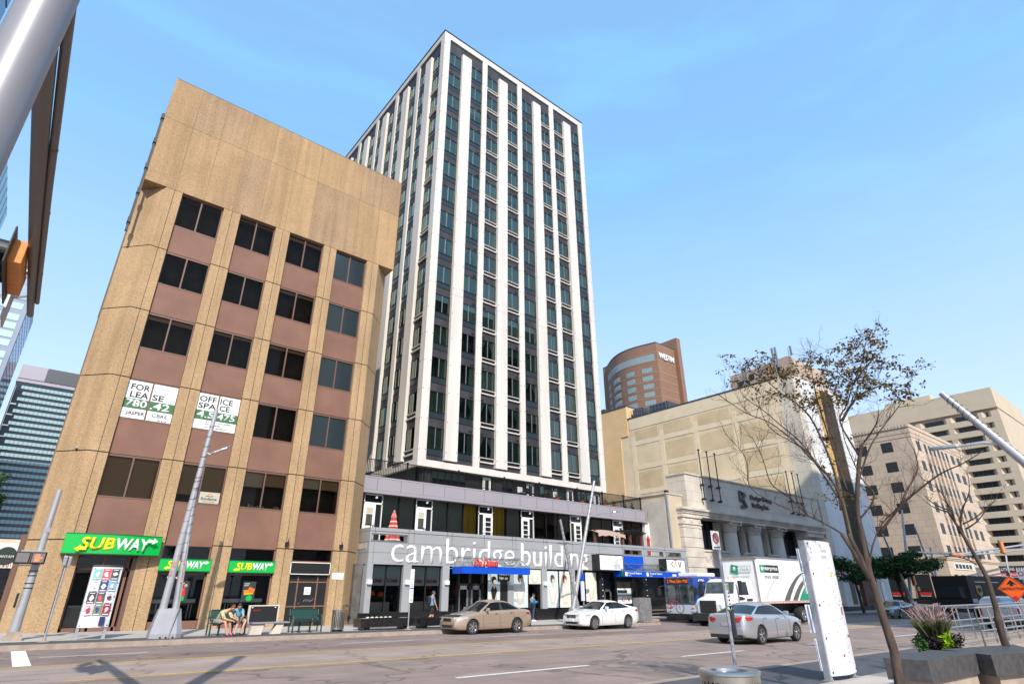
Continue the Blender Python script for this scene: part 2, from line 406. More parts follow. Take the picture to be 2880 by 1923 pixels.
mat('truck_green', (.01, .27, .13), .4)
mat('truck_screen', (.10, .13, .15), .06, spec=1, metal=.3, var=.5, scale=3)
mat('bus_screen', (.06, .08, .09), .04, spec=1, metal=.3, var=.7, scale=2.5)
mat('sign_amber', (.6, .12, .01), .4, emit=((1, .16, .01), .45))
mat('bike_red', (.35, .02, .02), .35)
mat('leaf_bright', (.10, .22, .02), .7, spec=.2)
mat('l2_blind', (.34, .36, .29), .8, var=.06, scale=1)
mat('slab_seam', (.20, .13, .075), .9)
mat('sticker_yellow', (.62, .55, .16), .6)
mat('mullion_grey', (.22, .23, .23), .5, metal=.4)
mat('lamp_grey', (.36, .355, .38), .4, metal=.2, var=.06, scale=2)
# ================================================================ ground, roads, pavements
def strip(name, mats, xs, y0f, y1f, dz, label=None, kind='structure', m=0, ny=1):
    mb = MB(); rows = []
    for x in xs:
        a, b = (y0f(x) if callable(y0f) else y0f), (y1f(x) if callable(y1f) else y1f)
        rows.append([(x, lerp(a, b, k/ny), gz(x)+dz) for k in range(ny+1)])
    mb.grid(rows, m); o = mb.build(name, mats); o['kind'] = kind; return o
XS = [-400, -60, -30, -10, 0, 10, 20, 30, 40, 50, 60, 76, 90, 104, 118, 160, 250, 700]
strip('ground', 'asphalt', XS, -400, 900, -.06)
m = M_['asphalt']; n = m.node_tree.nodes; l = m.node_tree.links         # lane-wise tone and patches worn into the asphalt
b = n['Principled BSDF']; src = b.inputs['Base Color'].links[0].from_socket
tc = n.new('ShaderNodeTexCoord'); sp = n.new('ShaderNodeSeparateXYZ'); l.new(tc.outputs['Object'], sp.inputs[0])
rp = n.new('ShaderNodeValToRGB'); e = rp.color_ramp.elements; rp.color_ramp.interpolation = 'EASE'
mr = n.new('ShaderNodeMapRange'); mr.inputs[1].default_value = 7.8; mr.inputs[2].default_value = 24.6; l.new(sp.outputs[1], mr.inputs[0]); l.new(mr.outputs[0], rp.inputs[0])
e[0].position = 0; e[0].color = (.92, .88, .86, 1); e[1].position = 1; e[1].color = (.80, .77, .78, 1)
for p, c in ((.46, (.93, .90, .88)), (.475, (1.14, 1.12, 1.10)), (.675, (1.16, 1.14, 1.12)), (.69, (.80, .75, .76)), (.76, (.72, .67, .68)), (.84, (.86, .82, .83))):
    k = e.new(p); k.color = (*c, 1)
mp = n.new('ShaderNodeMapping'); mp.inputs['Scale'].default_value = (.12, 1.6, 1); l.new(tc.outputs['Object'], mp.inputs[0])
n2 = n.new('ShaderNodeTexNoise'); n2.inputs['Scale'].default_value = 1.5; n2.inputs['Detail'].default_value = 8; n2.inputs['Roughness'].default_value = .7; l.new(mp.outputs[0], n2.inputs[0])
m2 = n.new('ShaderNodeMapRange'); m2.inputs[1].default_value = .3; m2.inputs[2].default_value = .7; m2.inputs[3].default_value = .80; m2.inputs[4].default_value = 1.12; l.new(n2.outputs[0], m2.inputs[0])
n5 = n.new('ShaderNodeTexNoise'); n5.inputs['Scale'].default_value = 55; n5.inputs['Detail'].default_value = 2; l.new(tc.outputs['Object'], n5.inputs[0])
m5 = n.new('ShaderNodeMapRange'); m5.inputs[1].default_value = .35; m5.inputs[2].default_value = .65; m5.inputs[3].default_value = .82; m5.inputs[4].default_value = 1.16; l.new(n5.outputs[0], m5.inputs[0])
# thin cracks
vo = n.new('ShaderNodeTexVoronoi'); vo.feature = 'DISTANCE_TO_EDGE'; vo.inputs['Scale'].default_value = .22
wz = n.new('ShaderNodeTexNoise'); wz.inputs['Scale'].default_value = 1.2; l.new(tc.outputs['Object'], wz.inputs[0])
wm = n.new('ShaderNodeVectorMath'); wm.operation = 'MULTIPLY_ADD'; wm.inputs[1].default_value = (1.6, 1.6, 0); l.new(wz.outputs['Color'], wm.inputs[0]); l.new(tc.outputs['Object'], wm.inputs[2])
l.new(wm.outputs[0], vo.inputs[0]); vr = n.new('ShaderNodeMapRange'); vr.inputs[1].default_value = .0; vr.inputs[2].default_value = .014; vr.inputs[3].default_value = .5; vr.inputs[4].default_value = 1; l.new(vo.outputs[0], vr.inputs[0])
q = src
for sock in (rp.outputs[0],):
    mm = n.new('ShaderNodeVectorMath'); mm.operation = 'MULTIPLY'; l.new(q, mm.inputs[0]); l.new(sock, mm.inputs[1]); q = mm.outputs[0]
for sock in (m2.outputs[0], m5.outputs[0], vr.outputs[0]):
    mm = n.new('ShaderNodeVectorMath'); mm.operation = 'SCALE'; l.new(q, mm.inputs[0]); l.new(sock, mm.inputs['Scale']); q = mm.outputs[0]
l.new(q, b.inputs['Base Color'])
KF = 24.65
strip('road', 'asphalt', [-60, -30, -10, 0, 10, 20, 32.3, 45, 60, 76, 90, 104, 118, 160, 250], 7.85, 28.6, 0)
# far pavement: slab with kerb
def pavement(name, x0, x1, y0, y1, kerb_side, m_top='pavers', band=None):
    xs = [x0] + [x for x in (-30, 0, 10, 20, 30, 40, 50, 60, 76, 90, 118) if x0 < x < x1] + [x1]
    mb = MB(); k = .22
    for a, b_ in zip(xs, xs[1:]):
        za, zb = gz(a)+.15, gz(b_)+.15
        def seg(ya, yb, m):
            mb.quad((a, ya, za), (b_, ya, zb), (b_, yb, zb), (a, yb, za), m)
        if kerb_side == 'front': seg(y0, y0+k, 1); seg(y0+k, y0+k+1.45, 2 if band else 0); seg(y0+k+1.45, y1, 0); yk = y0
        else: seg(y1-k, y1, 1); seg(y1-k-1.9, y1-k, 2 if band else 0); seg(y0, y1-k-1.9, 0); yk = y1
        mb.quad((a, yk, za-.2), (b_, yk, zb-.2), (b_, yk, zb), (a, yk, za), 1)
    for x in (x0, x1): mb.quad((x, y0, gz(x)-.1), (x, y1, gz(x)-.1), (x, y1, gz(x)+.15), (x, y0, gz(x)+.15), 1)
    o = mb.build(name, [m_top, 'kerb_concrete', 'dark_paver']); o['kind'] = 'structure'; return o
pavement('pavement', -2.6, 32.3, KF, 34, 'front', band=True)
pavement('pavement', 32.3, 96, 28.4, 34, 'front')
pavement('pavement', 114, 200, 26.5, 34, 'front')
pavement('pavement', -40, 90, -12, 7.85, 'back', band=True)
# painted markings
mk = MB()
def mark(x0, x1, y, w=.11, m=0, y1=None, dz=.004):
    xs = [x0] + [x for x in (0, 76) if x0 < x < x1] + [x1]; Y = lambda x: y if y1 is None else lerp(y, y1, (x-x0)/(x1-x0))
    for a, b_ in zip(xs, xs[1:]): mk.quad((a, Y(a)-w/2, gz(a)+dz), (b_, Y(b_)-w/2, gz(b_)+dz), (b_, Y(b_)+w/2, gz(b_)+dz), (a, Y(a)+w/2, gz(a)+dz), m)
mark(1.35, 38, 15.75, .13, 1); mark(.2, 40, 19.2, .13, 1)
for a, b_, ya, yb in ((38, 43, 15.75, 16.4), (43, 48.2, 16.4, 18.1), (48.2, 56, 18.1, 19.9)): mark(a, b_, ya, .14, 1, yb)
mark(56, 92, 20.2, .12, 1); mark(40, 92, 20.9, .12, 1)
for a in (1.2, 9.9, 16.8, 24.1): mark(a, a+2.6+.4*(a > 9), 21.82, .09)
mark(7.9, 11.95, 11.5, .13); mark(15.9, 19.3, 11.5, .12); mark(23.8, 27.2, 11.5, .12); mark(32, 35.5, 11.4, .12); mark(40.5, 44.5, 11.5, .12); mark(50, 54, 11.5, .12)
mark(43.8, 47, 15.75, .14); mark(53, 57, 15.75, .12); mark(62, 66, 15.75, .12); mark(54, 58, 18.2, .12)
mk.quad((.60, 19.35, .002), (.96, 19.3, .002), (.96, 24.45, .002), (.61, 24.5, .002), 0)
for k in (): mk.quad((.12-k*1.6, 19.7, gz(-k*1.6)+.006), (1.0-k*1.6, 19.7, gz(-k*1.6)+.006), (.75-k*1.6, 23.4, gz(-k*1.6)+.006), (-.1-k*1.6, 23.4, gz(-k*1.6)+.006), 0)
o = mk.build('road_markings', ['white_paint', 'yellow_paint']); o['kind'] = 'structure'
# ================================================================ aggregate-faced office block
FY = 31.6
ob_ = thing('office_building', (7.7, FY+3, -.05), 'tan pebble-faced office block with blank overhanging top, brown panels and shops below', 'building')
XL, XR, CH = .2, 15.3, 1.2
ZT, ZP = 29.65, 22.16
mb = MB(); mb.box(XL, XR, FY+.03, FY+22, ZP, ZT, 0); rs = random.Random(2); ex = [XL, 1.68, 3.16, 4.68, 6.2, 7.72, 9.24, 10.72, 12.25, 13.78, XR]
for xa, xb in zip(ex, ex[1:]):
    for za, zb in ((ZP, 26.655), (26.655, ZT)): mb.box(xa+(.008 if xa > XL else 0), xb-(.008 if xb < XR else 0), FY, FY+.03, za+.008*(za > 25), zb-.008*(zb < 28), rs.choice([0, 0, 2, 3]))
mb.box(XL+.02, XR-.02, FY+.02, FY+21.98, ZT, ZT+.05, 1)
mb.build('parapet', ['aggregate', 'joint', 'aggregate_grey', 'aggregate_pale'], ob_)
mb = MB()                                                              # open joints between the parapet slabs
for x in (1.68, 3.16, 4.68, 6.2, 7.72, 9.24, 10.72, 12.25, 13.78): mb.box(x-.006, x+.006, FY+.012, FY+.02, ZP, ZT, 0)
mb.box(XL, XR, FY+.012, FY+.02, 26.65, 26.66, 0)
mb.build('slab_joints', ['slab_seam'], ob_)
JZ = [18.37, 14.72, 11.13, 7.48, 3.68]
piers = [(1.28, 2.07), (4.25, 5.17), (7.24, 8.1), (10.3, 11.15), (13.32, 14.14)]
def pier(xa, xb, chl=False, chr_=False):
    mb = MB(); segs = [-.3] + JZ[::-1] + [ZP]
    for z0, z1 in zip(segs, segs[1:]):
        a, b_ = z0+.025, z1-.025
        if chl: poly = [(XL, FY+14), (XL, FY+CH), (xa, FY), (xb, FY), (xb, FY+.7), (XL+.6, FY+14)]
        elif chr_: poly = [(xa, FY), (xb, FY), (XR, FY+CH), (XR, FY+14), (XR-.6, FY+14), (xa, FY+.7)]
        else: poly = [(xa, FY), (xb, FY), (xb-.06, FY+.7), (xa+.06, FY+.7)]
        mb.prism(poly, a, b_, 0)
        g = (xa+xb)/2
        mb.box(g-.012, g+.012, FY-.003, FY+.01, a, b_, 1)
        if z0 > 0: mb.box(xa+.03, xb-.03, FY+.03, FY+.6, z0-.025, z0+.025, 1)
        if chl:
            mb.ext([(XL+.02, FY+CH+.02, z0-.025), (xa+.02, FY+.03, z0-.025), (xa+.02, FY+.03, z0+.025), (XL+.02, FY+CH+.02, z0+.025)], (.3, .3, 0), 1)
            mb.box(XL+.02, XL+.3, FY+CH+.04, FY+13.9, z0-.025, z0+.025, 1)
        if chr_:
            mb.ext([(xb-.02, FY+.03, z0-.025), (XR-.02, FY+CH+.02, z0-.025), (XR-.02, FY+CH+.02, z0+.025), (xb-.02, FY+.03, z0+.025)], (-.3, .3, 0), 1)
            mb.box(XR-.3, XR-.02, FY+CH+.04, FY+13.9, z0-.025, z0+.025, 1)
    mb.build('pier', ['aggregate_light', 'joint'], ob_)
for i, (a, b_) in enumerate(piers): pier(a, b_, i == 0, i == 4)
mb = MB(); mb.box(XL+.3, XR-.3, FY+.9, FY+21.9, -.3, ZP-.02, 0); mb.build('core', ['interior'], ob_)
bays = [(2.07, 4.25), (5.17, 7.24), (8.1, 10.3), (11.15, 13.32)]
tops = [ZP-.02] + [z for z in JZ[:4]]
rnd = random.Random(3)
for bi, (xa, xb) in enumerate(bays):
    for ri, zt in enumerate(tops):
        wb = [20.06, 16.44, 12.8, 9.2, 5.58][ri]; wt = zt - .04
        nb = JZ[ri]
        mb = MB(); mb.box(xa, xb, FY+.16, FY+.3, nb+.02, wb-.03, 0); mb.build('spandrel', ['bronze_panel'], ob_)
        fr = MB(); y0, y1 = FY+.18, FY+.27
        fr.box(xa, xb, y0-.03, y1, wb-.04, wb+.03, 0); fr.box(xa, xb, y0, y1, wt-.05, wt+.04, 0)
        fr.box(xa, xa+.05, y0, y1, wb+.03, wt-.05, 0); fr.box(xb-.05, xb, y0, y1, wb+.03, wt-.05, 0)
        xm = (xa+xb)/2 - .03; fr.box(xm-.035, xm+.035, y0, y1, wb+.03, wt-.05, 0)
        # room behind: dark, with a sun blind in some
        fr.quad((xa, FY+.85, wb), (xb, FY+.85, wb), (xb, FY+.85, wt), (xa, FY+.85, wt), 1)
        dr = {(0, 4): 1.0, (1, 4): .80, (2, 4): .42, (3, 4): .3, (0, 2): .12, (2, 2): .1, (1, 2): .08}.get((bi, ri), rnd.choice([0, 0, .05, .1]))
        if dr:
            h0 = wt-.05-dr*(wt-wb-.1); fr.quad((xa+.05, FY+.33, h0), (xm-.035, FY+.33, h0), (xm-.035, FY+.33, wt-.05), (xa+.05, FY+.33, wt-.05), 3 if (bi, ri) in ((2, 4), (3, 4)) else 2)
            h1 = h0 if (bi, ri) != (2, 4) else h0+.1
            fr.quad((xm+.035, FY+.33, h1), (xb-.05, FY+.33, h1), (xb-.05, FY+.33, wt-.05), (xm+.035, FY+.33, wt-.05), 2)
        if (bi, ri) in ((2, 4), (0, 1)):
            for k in range(9):
                x = rnd.uniform(xa+.15, xb-.15); fr.box(x-.05, x+.05, FY+.4, FY+.5, wb, wb+rnd.uniform(.06, .22), 3)
        w = fr.build('window', ['bronze_trim', 'interior', 'shade_beige', 'blind_light'], ob_)
        p = MB(); p.quad((xa+.05, FY+.235, wb+.03), (xb-.05, FY+.235, wb+.03), (xb-.05, FY+.235, wt-.05), (xa+.05, FY+.235, wt-.05))
        p.build('pane', ['pane_blue' if bi == 3 and ri < 4 else 'pane_bronze'], w)
# shopfronts
for bi, (xa, xb) in enumerate(bays):
    g = gz(xa)+.15
    if bi in (1, 2):
        mb = MB(); y0 = FY+.15
        for zz in (g, .47, 2.42, 3.62): mb.box(xa, xb, y0, y0+.1, zz-.04 if zz != g else g, zz+.03 if zz != g else .5, 0)
        mb.box(xa, xa+.06, y0, y0+.1, .5, 3.62, 0); mb.box(xb-.06, xb, y0, y0+.1, .5, 3.62, 0)
        mb.box(xa, xb, FY+.1, FY+.34, 3.62, 3.7, 0)
        w = mb.build('shop_window', ['bronze_panel'], ob_)
        p = MB(); p.quad((xa+.06, y0+.05, .5), (xb-.06, y0+.05, .5), (xb-.06, y0+.05, 3.6), (xa+.06, y0+.05, 3.6)); p.build('pane', ['pane_shop'], w)
        mb = MB(); mb.box(xa+.02, xb-.15, FY+.62, FY+.80, 1.17, 1.33, 0); mb.box(xa+.02, xb-.15, FY+.62, FY+.80, 1.12, 1.17, 1)       # bar counter behind the glass
        for x in (xa+.35, xb-.4): mb.box(x-.025, x+.025, FY+.66, FY+.7, .2, 1.12, 2); mb.box(x+.12, x+.16, FY+.66, FY+.7, .2, 1.12, 2)
        mb.build('bar_counter', ['sign_white', 'green_dark', 'alu'], ob_)
        for x in (xa+.5, xb-.5):
            mb = MB(); mb.box(x-.2, x+.2, FY+.55, FY+.6, .75, .8, 0); mb.box(x-.2, x-.17, FY+.56, FY+.6, .2, .75, 0); mb.box(x+.17, x+.2, FY+.56, FY+.6, .2, .75, 0); mb.build('stool', ['alu_dark'], ob_)
    elif bi == 0:
        mb = MB(); y0 = FY+.3
        for x in (xa+.04, xa+.98, xb-.28, xb-.04): mb.box(x-.05, x+.05, y0, y0+.1, g, 3.05, 0)
        mb.box(xa, xb, y0, y0+.1, 2.5, 2.6, 0); mb.box(xa, xb, y0, y0+.1, g, g+.14, 0)
        mb.box(xa, xb, FY+.2, FY+.5, 3.05, 3.7, 0); mb.box(xb-.16, xb, FY+.02, FY+.4, g, 3.05, 1)
        w = mb.build('shop_door', ['bronze_panel', 'bronze_trim'], ob_)
        p = MB(); p.quad((xa, y0+.05, g+.1), (xb-.2, y0+.05, g+.1), (xb-.2, y0+.05, 3.05), (xa, y0+.05, 3.05)); p.build('pane', ['pane_shop'], w)
        mb = MB(); mb.box(xa+.15, xa+.95, FY+.5, FY+.8, .2, 1.05, 0); mb.box(xa+.15, xa+.95, FY+.48, FY+.8, 1.05, 1.12, 1); mb.box(xa+1.1, xb-.35, FY+.7, FY+.8, .9, 1.25, 2); mb.build('shop_counter', ['blind_light', 'alu', 'green_dark'], ob_)
        mb = MB(); mb.box(xb-.62, xb-.44, y0-.012, y0, 1.55, 1.95, 0); mb.box(xb-.6, xb-.46, y0-.02, y0-.01, 1.2, 1.25, 1); mb.build('door_notice', ['sign_white', 'alu'], ob_)
        mb = MB(); mb.tube([(xa+1.05, y0-.08, 1.0), (xa+1.05, y0-.08, 1.6)], .02, 6, 0); mb.build('door_handle', ['alu'], ob_)
    else:
        mb = MB(); y0 = FY+.2; mb.box(xa, xb, y0+.02, y0+.1, g, 2.46, 0)
        mb.box(xa, xa+.08, y0-.02, y0+.08, g, 2.46, 1); mb.box(xb-.08, xb, y0-.02, y0+.08, g, 2.46, 1); mb.box(xa+.5, xa+.56, y0-.015, y0+.03, g, 2.4, 1); mb.box(xb-.62, xb-.56, y0-.015, y0+.03, g, 2.4, 1)
        for z in (.95, 2.1): mb.box(xa+.08, xb-.08, y0, y0+.03, z-.03, z+.03, 1)
        dd = mb.build('steel_door', ['black', 'bronze_panel'], ob_)
        mb = MB(); mb.box(xa+.62, xa+.74, y0-.06, y0+.02, 1.02, 1.14, 0); mb.box(xa+.64, xa+.74, y0-.06, y0+.02, .72, .8, 0); mb.build('door_handle', ['alu_dark'], dd)
        mb = MB(); mb.box(xa+.93, xa+1.27, y0-.008, y0+.02, 1.5, 1.86, 0)
        for k in range(5): mb.box(xa+1.0, xa+1.2-.03*(k % 2), y0-.012, y0-.006, 1.56+.05*k, 1.575+.05*k, 1)
        mb.build('door_notice', ['sign_white', 'black'], dd)
        rg = random.Random(8); mb = MB()
        for k in range(7):
            x = xa+.95+k*.075; z = 1.18+rg.uniform(-.03, .05); mb.tube([(x, y0+.012, z), (x+.03, y0+.012, z+.09), (x+.05, y0+.012, z+.01), (x+.08, y0+.012, z+.07)], .006, 4, 0)
        mb.build('chalk_scrawl', ['text_grey'], dd)
        mb = MB(); mb.box(xa-.02, xb-.06, FY+.0, FY+.24, 2.48, 3.04, 0)
        for z in (2.46, 3.02): mb.box(xa-.03, xb-.03, FY-.01, FY+.02, z, z+.035, 1)
        for x in (xa-.03, xb-.075): mb.box(x, x+.035, FY-.01, FY+.02, 2.46, 3.05, 1)
        mb.box(xa, xb, FY+.1, FY+.3, 3.06, 3.12, 2)
        mb.build('door_fascia', ['black', 'white', 'bronze_panel'], ob_)
        mb = MB(); mb.quad((xa, FY+.2, 3.12), (xb, FY+.2, 3.12), (xb, FY+.2, 3.68), (xa, FY+.2, 3.68)); mb.build('transom_pane', ['pane_shop'], ob_)
for x in (10.75, 13.72): mb = MB(); mb.box(x-.09, x+.09, FY-.14, FY, 3.82, 4.0, 0); mb.tube([(x+.02, FY-.08, 4.0), (x+.06, FY-.09, 4.16)], .015, 5, 0); mb.build('flood_light', ['black'], ob_)
mb = MB()
for x in (14.35, 14.6): mb.lathe((x, FY-.0, .95), [(0, -.16), (.07, -.16), (.07, -.05), (.05, -.05), (.05, .3)], 10, 'y', 0)
mb.build('hose_connection', ['steel'], ob_)
mb = MB(); mb.box(.82, .9, FY+.25, FY+.45, 7.55, 7.63, 0); mb.build('wall_lamp', ['alu'], ob_)
mb = MB(); mb.box(.06, .17, FY+.22, FY+.36, 18.9, 27.0, 0)                 # black sign edge bolted to the west wall
for z in (19.4, 21.3, 23.0, 24.8, 26.6): mb.box(.03, .2, FY+.16, FY+.5, z, z+.3, 0)
mb.build('west_sign_frame', ['black'], ob_)
mb = MB(); mb.box(-.02, .19, FY+7, FY+12, -.2, 4.3, 0); mb.build('west_shopfront', ['bronze_trim'], ob_)
# ---- shop signs
def arrow(mb, x, z, d, s, y, m):
    mb.ext([(x, y, z-.09*s), (x+d*.55*s, y, z-.09*s), (x+d*.55*s, y, z+.09*s), (x, y, z+.09*s)], (0, -.012, 0), m)
def sub_sign(x0, x1, z0, z1, yf, dep, label, curved=False):
    t = thing('shop_sign', ((x0+x1)/2, yf+dep, z0), label, 'sign', 'green sandwich shop signs')
    mb = MB(); N = 12 if curved else 1; top, bot = [], []
    for k in range(N+1):
        u = k/N; x = lerp(x0, x1, u); bu = -.28*math.sin(math.pi*u) if curved else 0
        bot.append((x, yf+bu)); 
    poly = bot + [(x1, yf+dep), (x0, yf+dep)]
    mb.prism(poly, z0, z1, 0, 1)
    e_ = .035
    mb.prism([(x, y-.006) for x, y in bot] + [(x, y+.03) for x, y in reversed(bot)], z1-e_, z1+.006, 1); mb.prism([(x, y-.006) for x, y in bot] + [(x, y+.03) for x, y in reversed(bot)], z0-.006, z0+e_, 1)
    mb.build('sign_box', ['green', 'green_dark'], t)
    W_, H_ = x1-x0, z1-z0; yb = yf - (.285 if curved else .006)
    lh = .60*H_; zb = z0+.22*H_; xw = x0+.15*W_; wl = .72*W_
    A = text('SUB', (xw, yb, zb), w=wl*.485, h=lh, mat='yellow', parent=t, bold=.028, shear=.14, ext=.003, sp=1.0)
    B = text('WAY', (xw+wl*.50, yb, zb), w=wl*.50, h=lh, mat='letter_white', parent=t, bold=.028, shear=.14, ext=.003, sp=.95)
    mb = MB(); hz = zb+.06*H_; k = H_
    xs_ = xw-.02; mb.ext([(xs_-.17*k, yb, hz-.03*k), (xs_+.06*k, yb, hz-.18*k), (xs_+.03*k, yb, hz-.09*k), (xs_+.35*k, yb, hz-.09*k), (xs_+.35*k, yb, hz+.03*k), (xs_+.06*k, yb, hz+.03*k), (xs_+.09*k, yb, hz+.12*k)], (0, -.012, 0), 0)
    hz = zb+lh-.1*k; xe = xw+wl
    mb.ext([(xe-.12*k, yb, hz-.06*k), (xe+.10*k, yb, hz-.06*k), (xe+.05*k, yb, hz-.15*k), (xe+.32*k, yb, hz+.0*k), (xe+.12*k, yb, hz+.17*k), (xe+.12*k, yb, hz+.06*k), (xe-.12*k, yb, hz+.06*k)], (0, -.012, 0), 1)
    each(mb, 'arrow', ['yellow', 'letter_white'], t); return t
sub_sign(1.4, 4.98, 3.1, 3.93, FY-.42, .42, 'large bowed green sandwich shop sign jutting over the corner entrance', True)
sub_sign(5.13, 7.3, 2.5, 3.05, FY-.08, .2, 'flat green sandwich shop sign partly hidden by the twin light poles')
sub_sign(8.12, 10.3, 2.48, 3.05, FY-.08, .2, 'flat green sandwich shop sign above the benches, nearest the black door')
# ---- banners in the windows
def banner(bi, halves, label):
    xa, xb = bays[bi]; z0, z1 = 9.2, 11.06; xm = (xa+xb)/2-.03
    t = thing('window_banner', ((xa+xb)/2, FY+.17, z0), label, 'banner', 'white leasing banners in the office windows')
    mb = MB(); y = FY+.15
    for a, b_ in ((xa+.02, xm-.04), (xm+.04, xb-.02)):
        mb.box(a, b_, y, y+.02, z0+.02, z1, 0); mb.box(a, b_, y-.003, y, z0+.50, z0+.98, 1)
    mb.build('sheet', ['sign_white', 'banner_green'], t)
    for s, x, z, h, m, w_ in halves: text(s, (x, y-.006, z), h=h, w=w_, mat=m, parent=t, ext=.002, bold=.02 if h > .2 else .01)
    return t
xa, xb = bays[0]; xm = (xa+xb)/2-.03
banner(0, [('FOR', xa+.17, z_, .30, 'text_dark', .80) for z_ in (10.62,)] + [('LEA', xa+.2, 10.24, .30, 'text_dark', .78), ('SE', xm+.08, 10.24, .30, 'text_dark', .5), ('780', xa+.12, 9.78, .36, 'letter_white', .88), ('.42', xm+.08, 9.78, .36, 'letter_white', .85), ('JASPER', xa+.22, 9.35, .22, 'text_dark', .78), ('CBRE', xm+.25, 9.42, .17, 'text_dark', .66), ('cbre.ca', xm+.5, 9.25, .10, 'text_dark', .42)], 'white banner across a window reading for lease with a phone number on green')
xa, xb = bays[1]; xm = (xa+xb)/2-.03
banner(1, [('OFF', xa+.1, 10.64, .30, 'text_dark', .8), ('ICE', xm+.08, 10.64, .30, 'text_dark', .62), ('SPA', xa+.1, 10.28, .30, 'text_dark', .84), ('CE', xm+.1, 10.28, .30, 'text_dark', .5), ('4.5', xa+.12, 9.80, .34, 'letter_white', .82), ('475', xm+.08, 9.80, .34, 'letter_white', .86), ("O'SHAUGHNESSY", xm+.07, 9.57, .085, 'text_dark', .8), ('DEEKS', xm+.07, 9.43, .085, 'text_dark', .3), ('HENDERSON', xm+.07, 9.29, .085, 'text_dark', .56), ('RY', xa+.6, 9.57, .085, 'text_dark', .16), ('JER', xa+.55, 9.43, .085, 'text_dark', .22), ('SA', xa+.6, 9.29, .085, 'text_dark', .16)], 'white banner across a window reading office space behind the light pole')
t = thing('window_sign', (6.65, FY+.16, 5.65), 'small beige college sign with an orange sun in the third-floor window', 'sign')
mb = MB(); mb.box(6.22, 7.14, FY+.155, FY+.17, 5.63, 6.16, 0); mb.build('board', ['blind_light'], t)
text('Sundance', (6.3, FY+.15, 5.78), w=.72, h=.13, mat='text_dark', parent=t, ext=.002, bold=.02); text('COLLEGE', (6.4, FY+.15, 5.68), w=.52, h=.05, mat='text_dark', parent=t, ext=.002, sp=1.3)
mb = MB(); mb.lathe((6.68, FY+.148, 5.98), [(.08, 0), (.11, 0)], 14, 'y', 0, 0, math.pi); mb.tube([(6.5, FY+.148, 5.96), (6.6, FY+.148, 5.99), (6.7, FY+.148, 5.95), (6.85, FY+.148, 5.98)], .012, 5, 1); mb.build('emblem', ['amber', 'text_dark'], t)
t = thing('wall_notice', (13.75, FY, 2.25), 'white plate with pale pink letters on the pillar right of the black door', 'sign')
mb = MB(); mb.box(13.42, 14.06, FY-.02, FY-.005, 2.25, 2.57, 0); mb.build('plate', ['sign_white'], t); text('FDC', (13.48, FY-.024, 2.31), w=.52, h=.2, mat='pink', parent=t, ext=.002, bold=-.01)
# posters inside the shop windows
def food_poster(x0, x1, z0, z1, y, label, fig):
    t = thing('window_poster', ((x0+x1)/2, y, z0), label, 'poster')
    mb = MB(); mb.box(x0, x1, y, y+.01, z0, z1, 0); mb.build('sheet', ['text_dark'], t)
    text('A SUB FOR', (x0+.05, y-.004, z1-.12), w=.25, h=.05, mat='letter_white', parent=t, ext=.001, bold=.02); text('GREAT', (x0+.05, y-.004, z1-.2), w=.22, h=.05, mat='letter_white', parent=t, ext=.001, bold=.02)
    mb = MB()
    if fig:
        mb.obox((x0+.3, y-.004, z0+.42), (.22, 0, .02), (0, .002, 0), (-.02, 0, .11), 0); mb.obox((x0+.42, y-.006, z0+.52), (.14, 0, -.05), (0, .002, 0), (.03, 0, .09), 1); mb.obox((x0+.3, y-.008, z0+.36), (.2, 0, .02), (0, .002, 0), (0, 0, .02), 2)
        mb.lathe((x0+.36, y-.008, z0+.15), [(0, 0), (.14, 0)], 12, 'y', 3)
    else:
        mb.obox((x0+.28, y-.004, z0+.38), (.09, 0, .03), (0, .002, 0), (-.02, 0, .22), 4); mb.lathe((x0+.36, y-.006, z0+.66), [(0, 0), (.07, 0)], 12, 'y', 5); mb.obox((x0+.14, y-.006, z0+.42), (.14, 0, .05), (0, .002, 0), (0, 0, .025), 6)
        mb.lathe((x0+.3, y-.008, z0+.1), [(0, 0), (.09, 0)], 12, 'y', 3)
    mb.build('picture', ['amber', 'orange_sign', 'leaf_lime', 'green', 'red', 'skin', 'blind_light'], t)
food_poster(9.0, 9.6, 1.2, 2.1, FY+.17, 'dark poster of a sandwich hanging inside the right shop window', True)
food_poster(6.1, 6.6, 1.25, 2.1, FY+.17, 'dark poster of a figure in red behind the twin poles', False)
text('Open', (5.6, FY+.19, 2.15), w=.62, h=.2, mat='letter_white', ext=.004, bold=.02, name='open_sign')
o = bpy.data.objects['open_sign']; settle(o); tag(o, 'white lettering reading open high in the left shop window', 'sign')
# ================================================================ apartment tower on its shop podium
at = thing('apartment_building', (29, 38, -.3), 'tall apartment tower of white fins and dark windows above a grey shop podium', 'building')
TX0, TX1, TY0, TY1 = 20.72, 40.95, 36.0, 61.05
TZ0, TZ1 = 10.0, 55.2
cols = [(20.72, 21.42), (25.67, 26.27), (30.54, 31.15), (35.4, 36.05), (40.3, 40.95)]
fins = [(22.95, 24.07), (27.8, 28.97), (32.74, 33.87), (37.57, 38.73)]
ybase = [0, 4.95, 9.82, 14.68, 19.58]
ycols = [(36.0+b_, 36.0+b_+(.7 if k == 0 else .6)) for k, b_ in enumerate(ybase)] + [(60.4, 61.05)]
yfins = [(38.23+k*4.87, 39.35+k*4.87) for k in range(5)]
def pin(mb, x, y, z, side):
    if side == 'f': mb.lathe((x, y-.02, z), [(0, 0), (.035, 0), (.035, .03)], 6, 'y', 1)
    else: mb.lathe((x-.02, y, z), [(0, 0), (.035, 0), (.035, .03)], 6, 'x', 1)
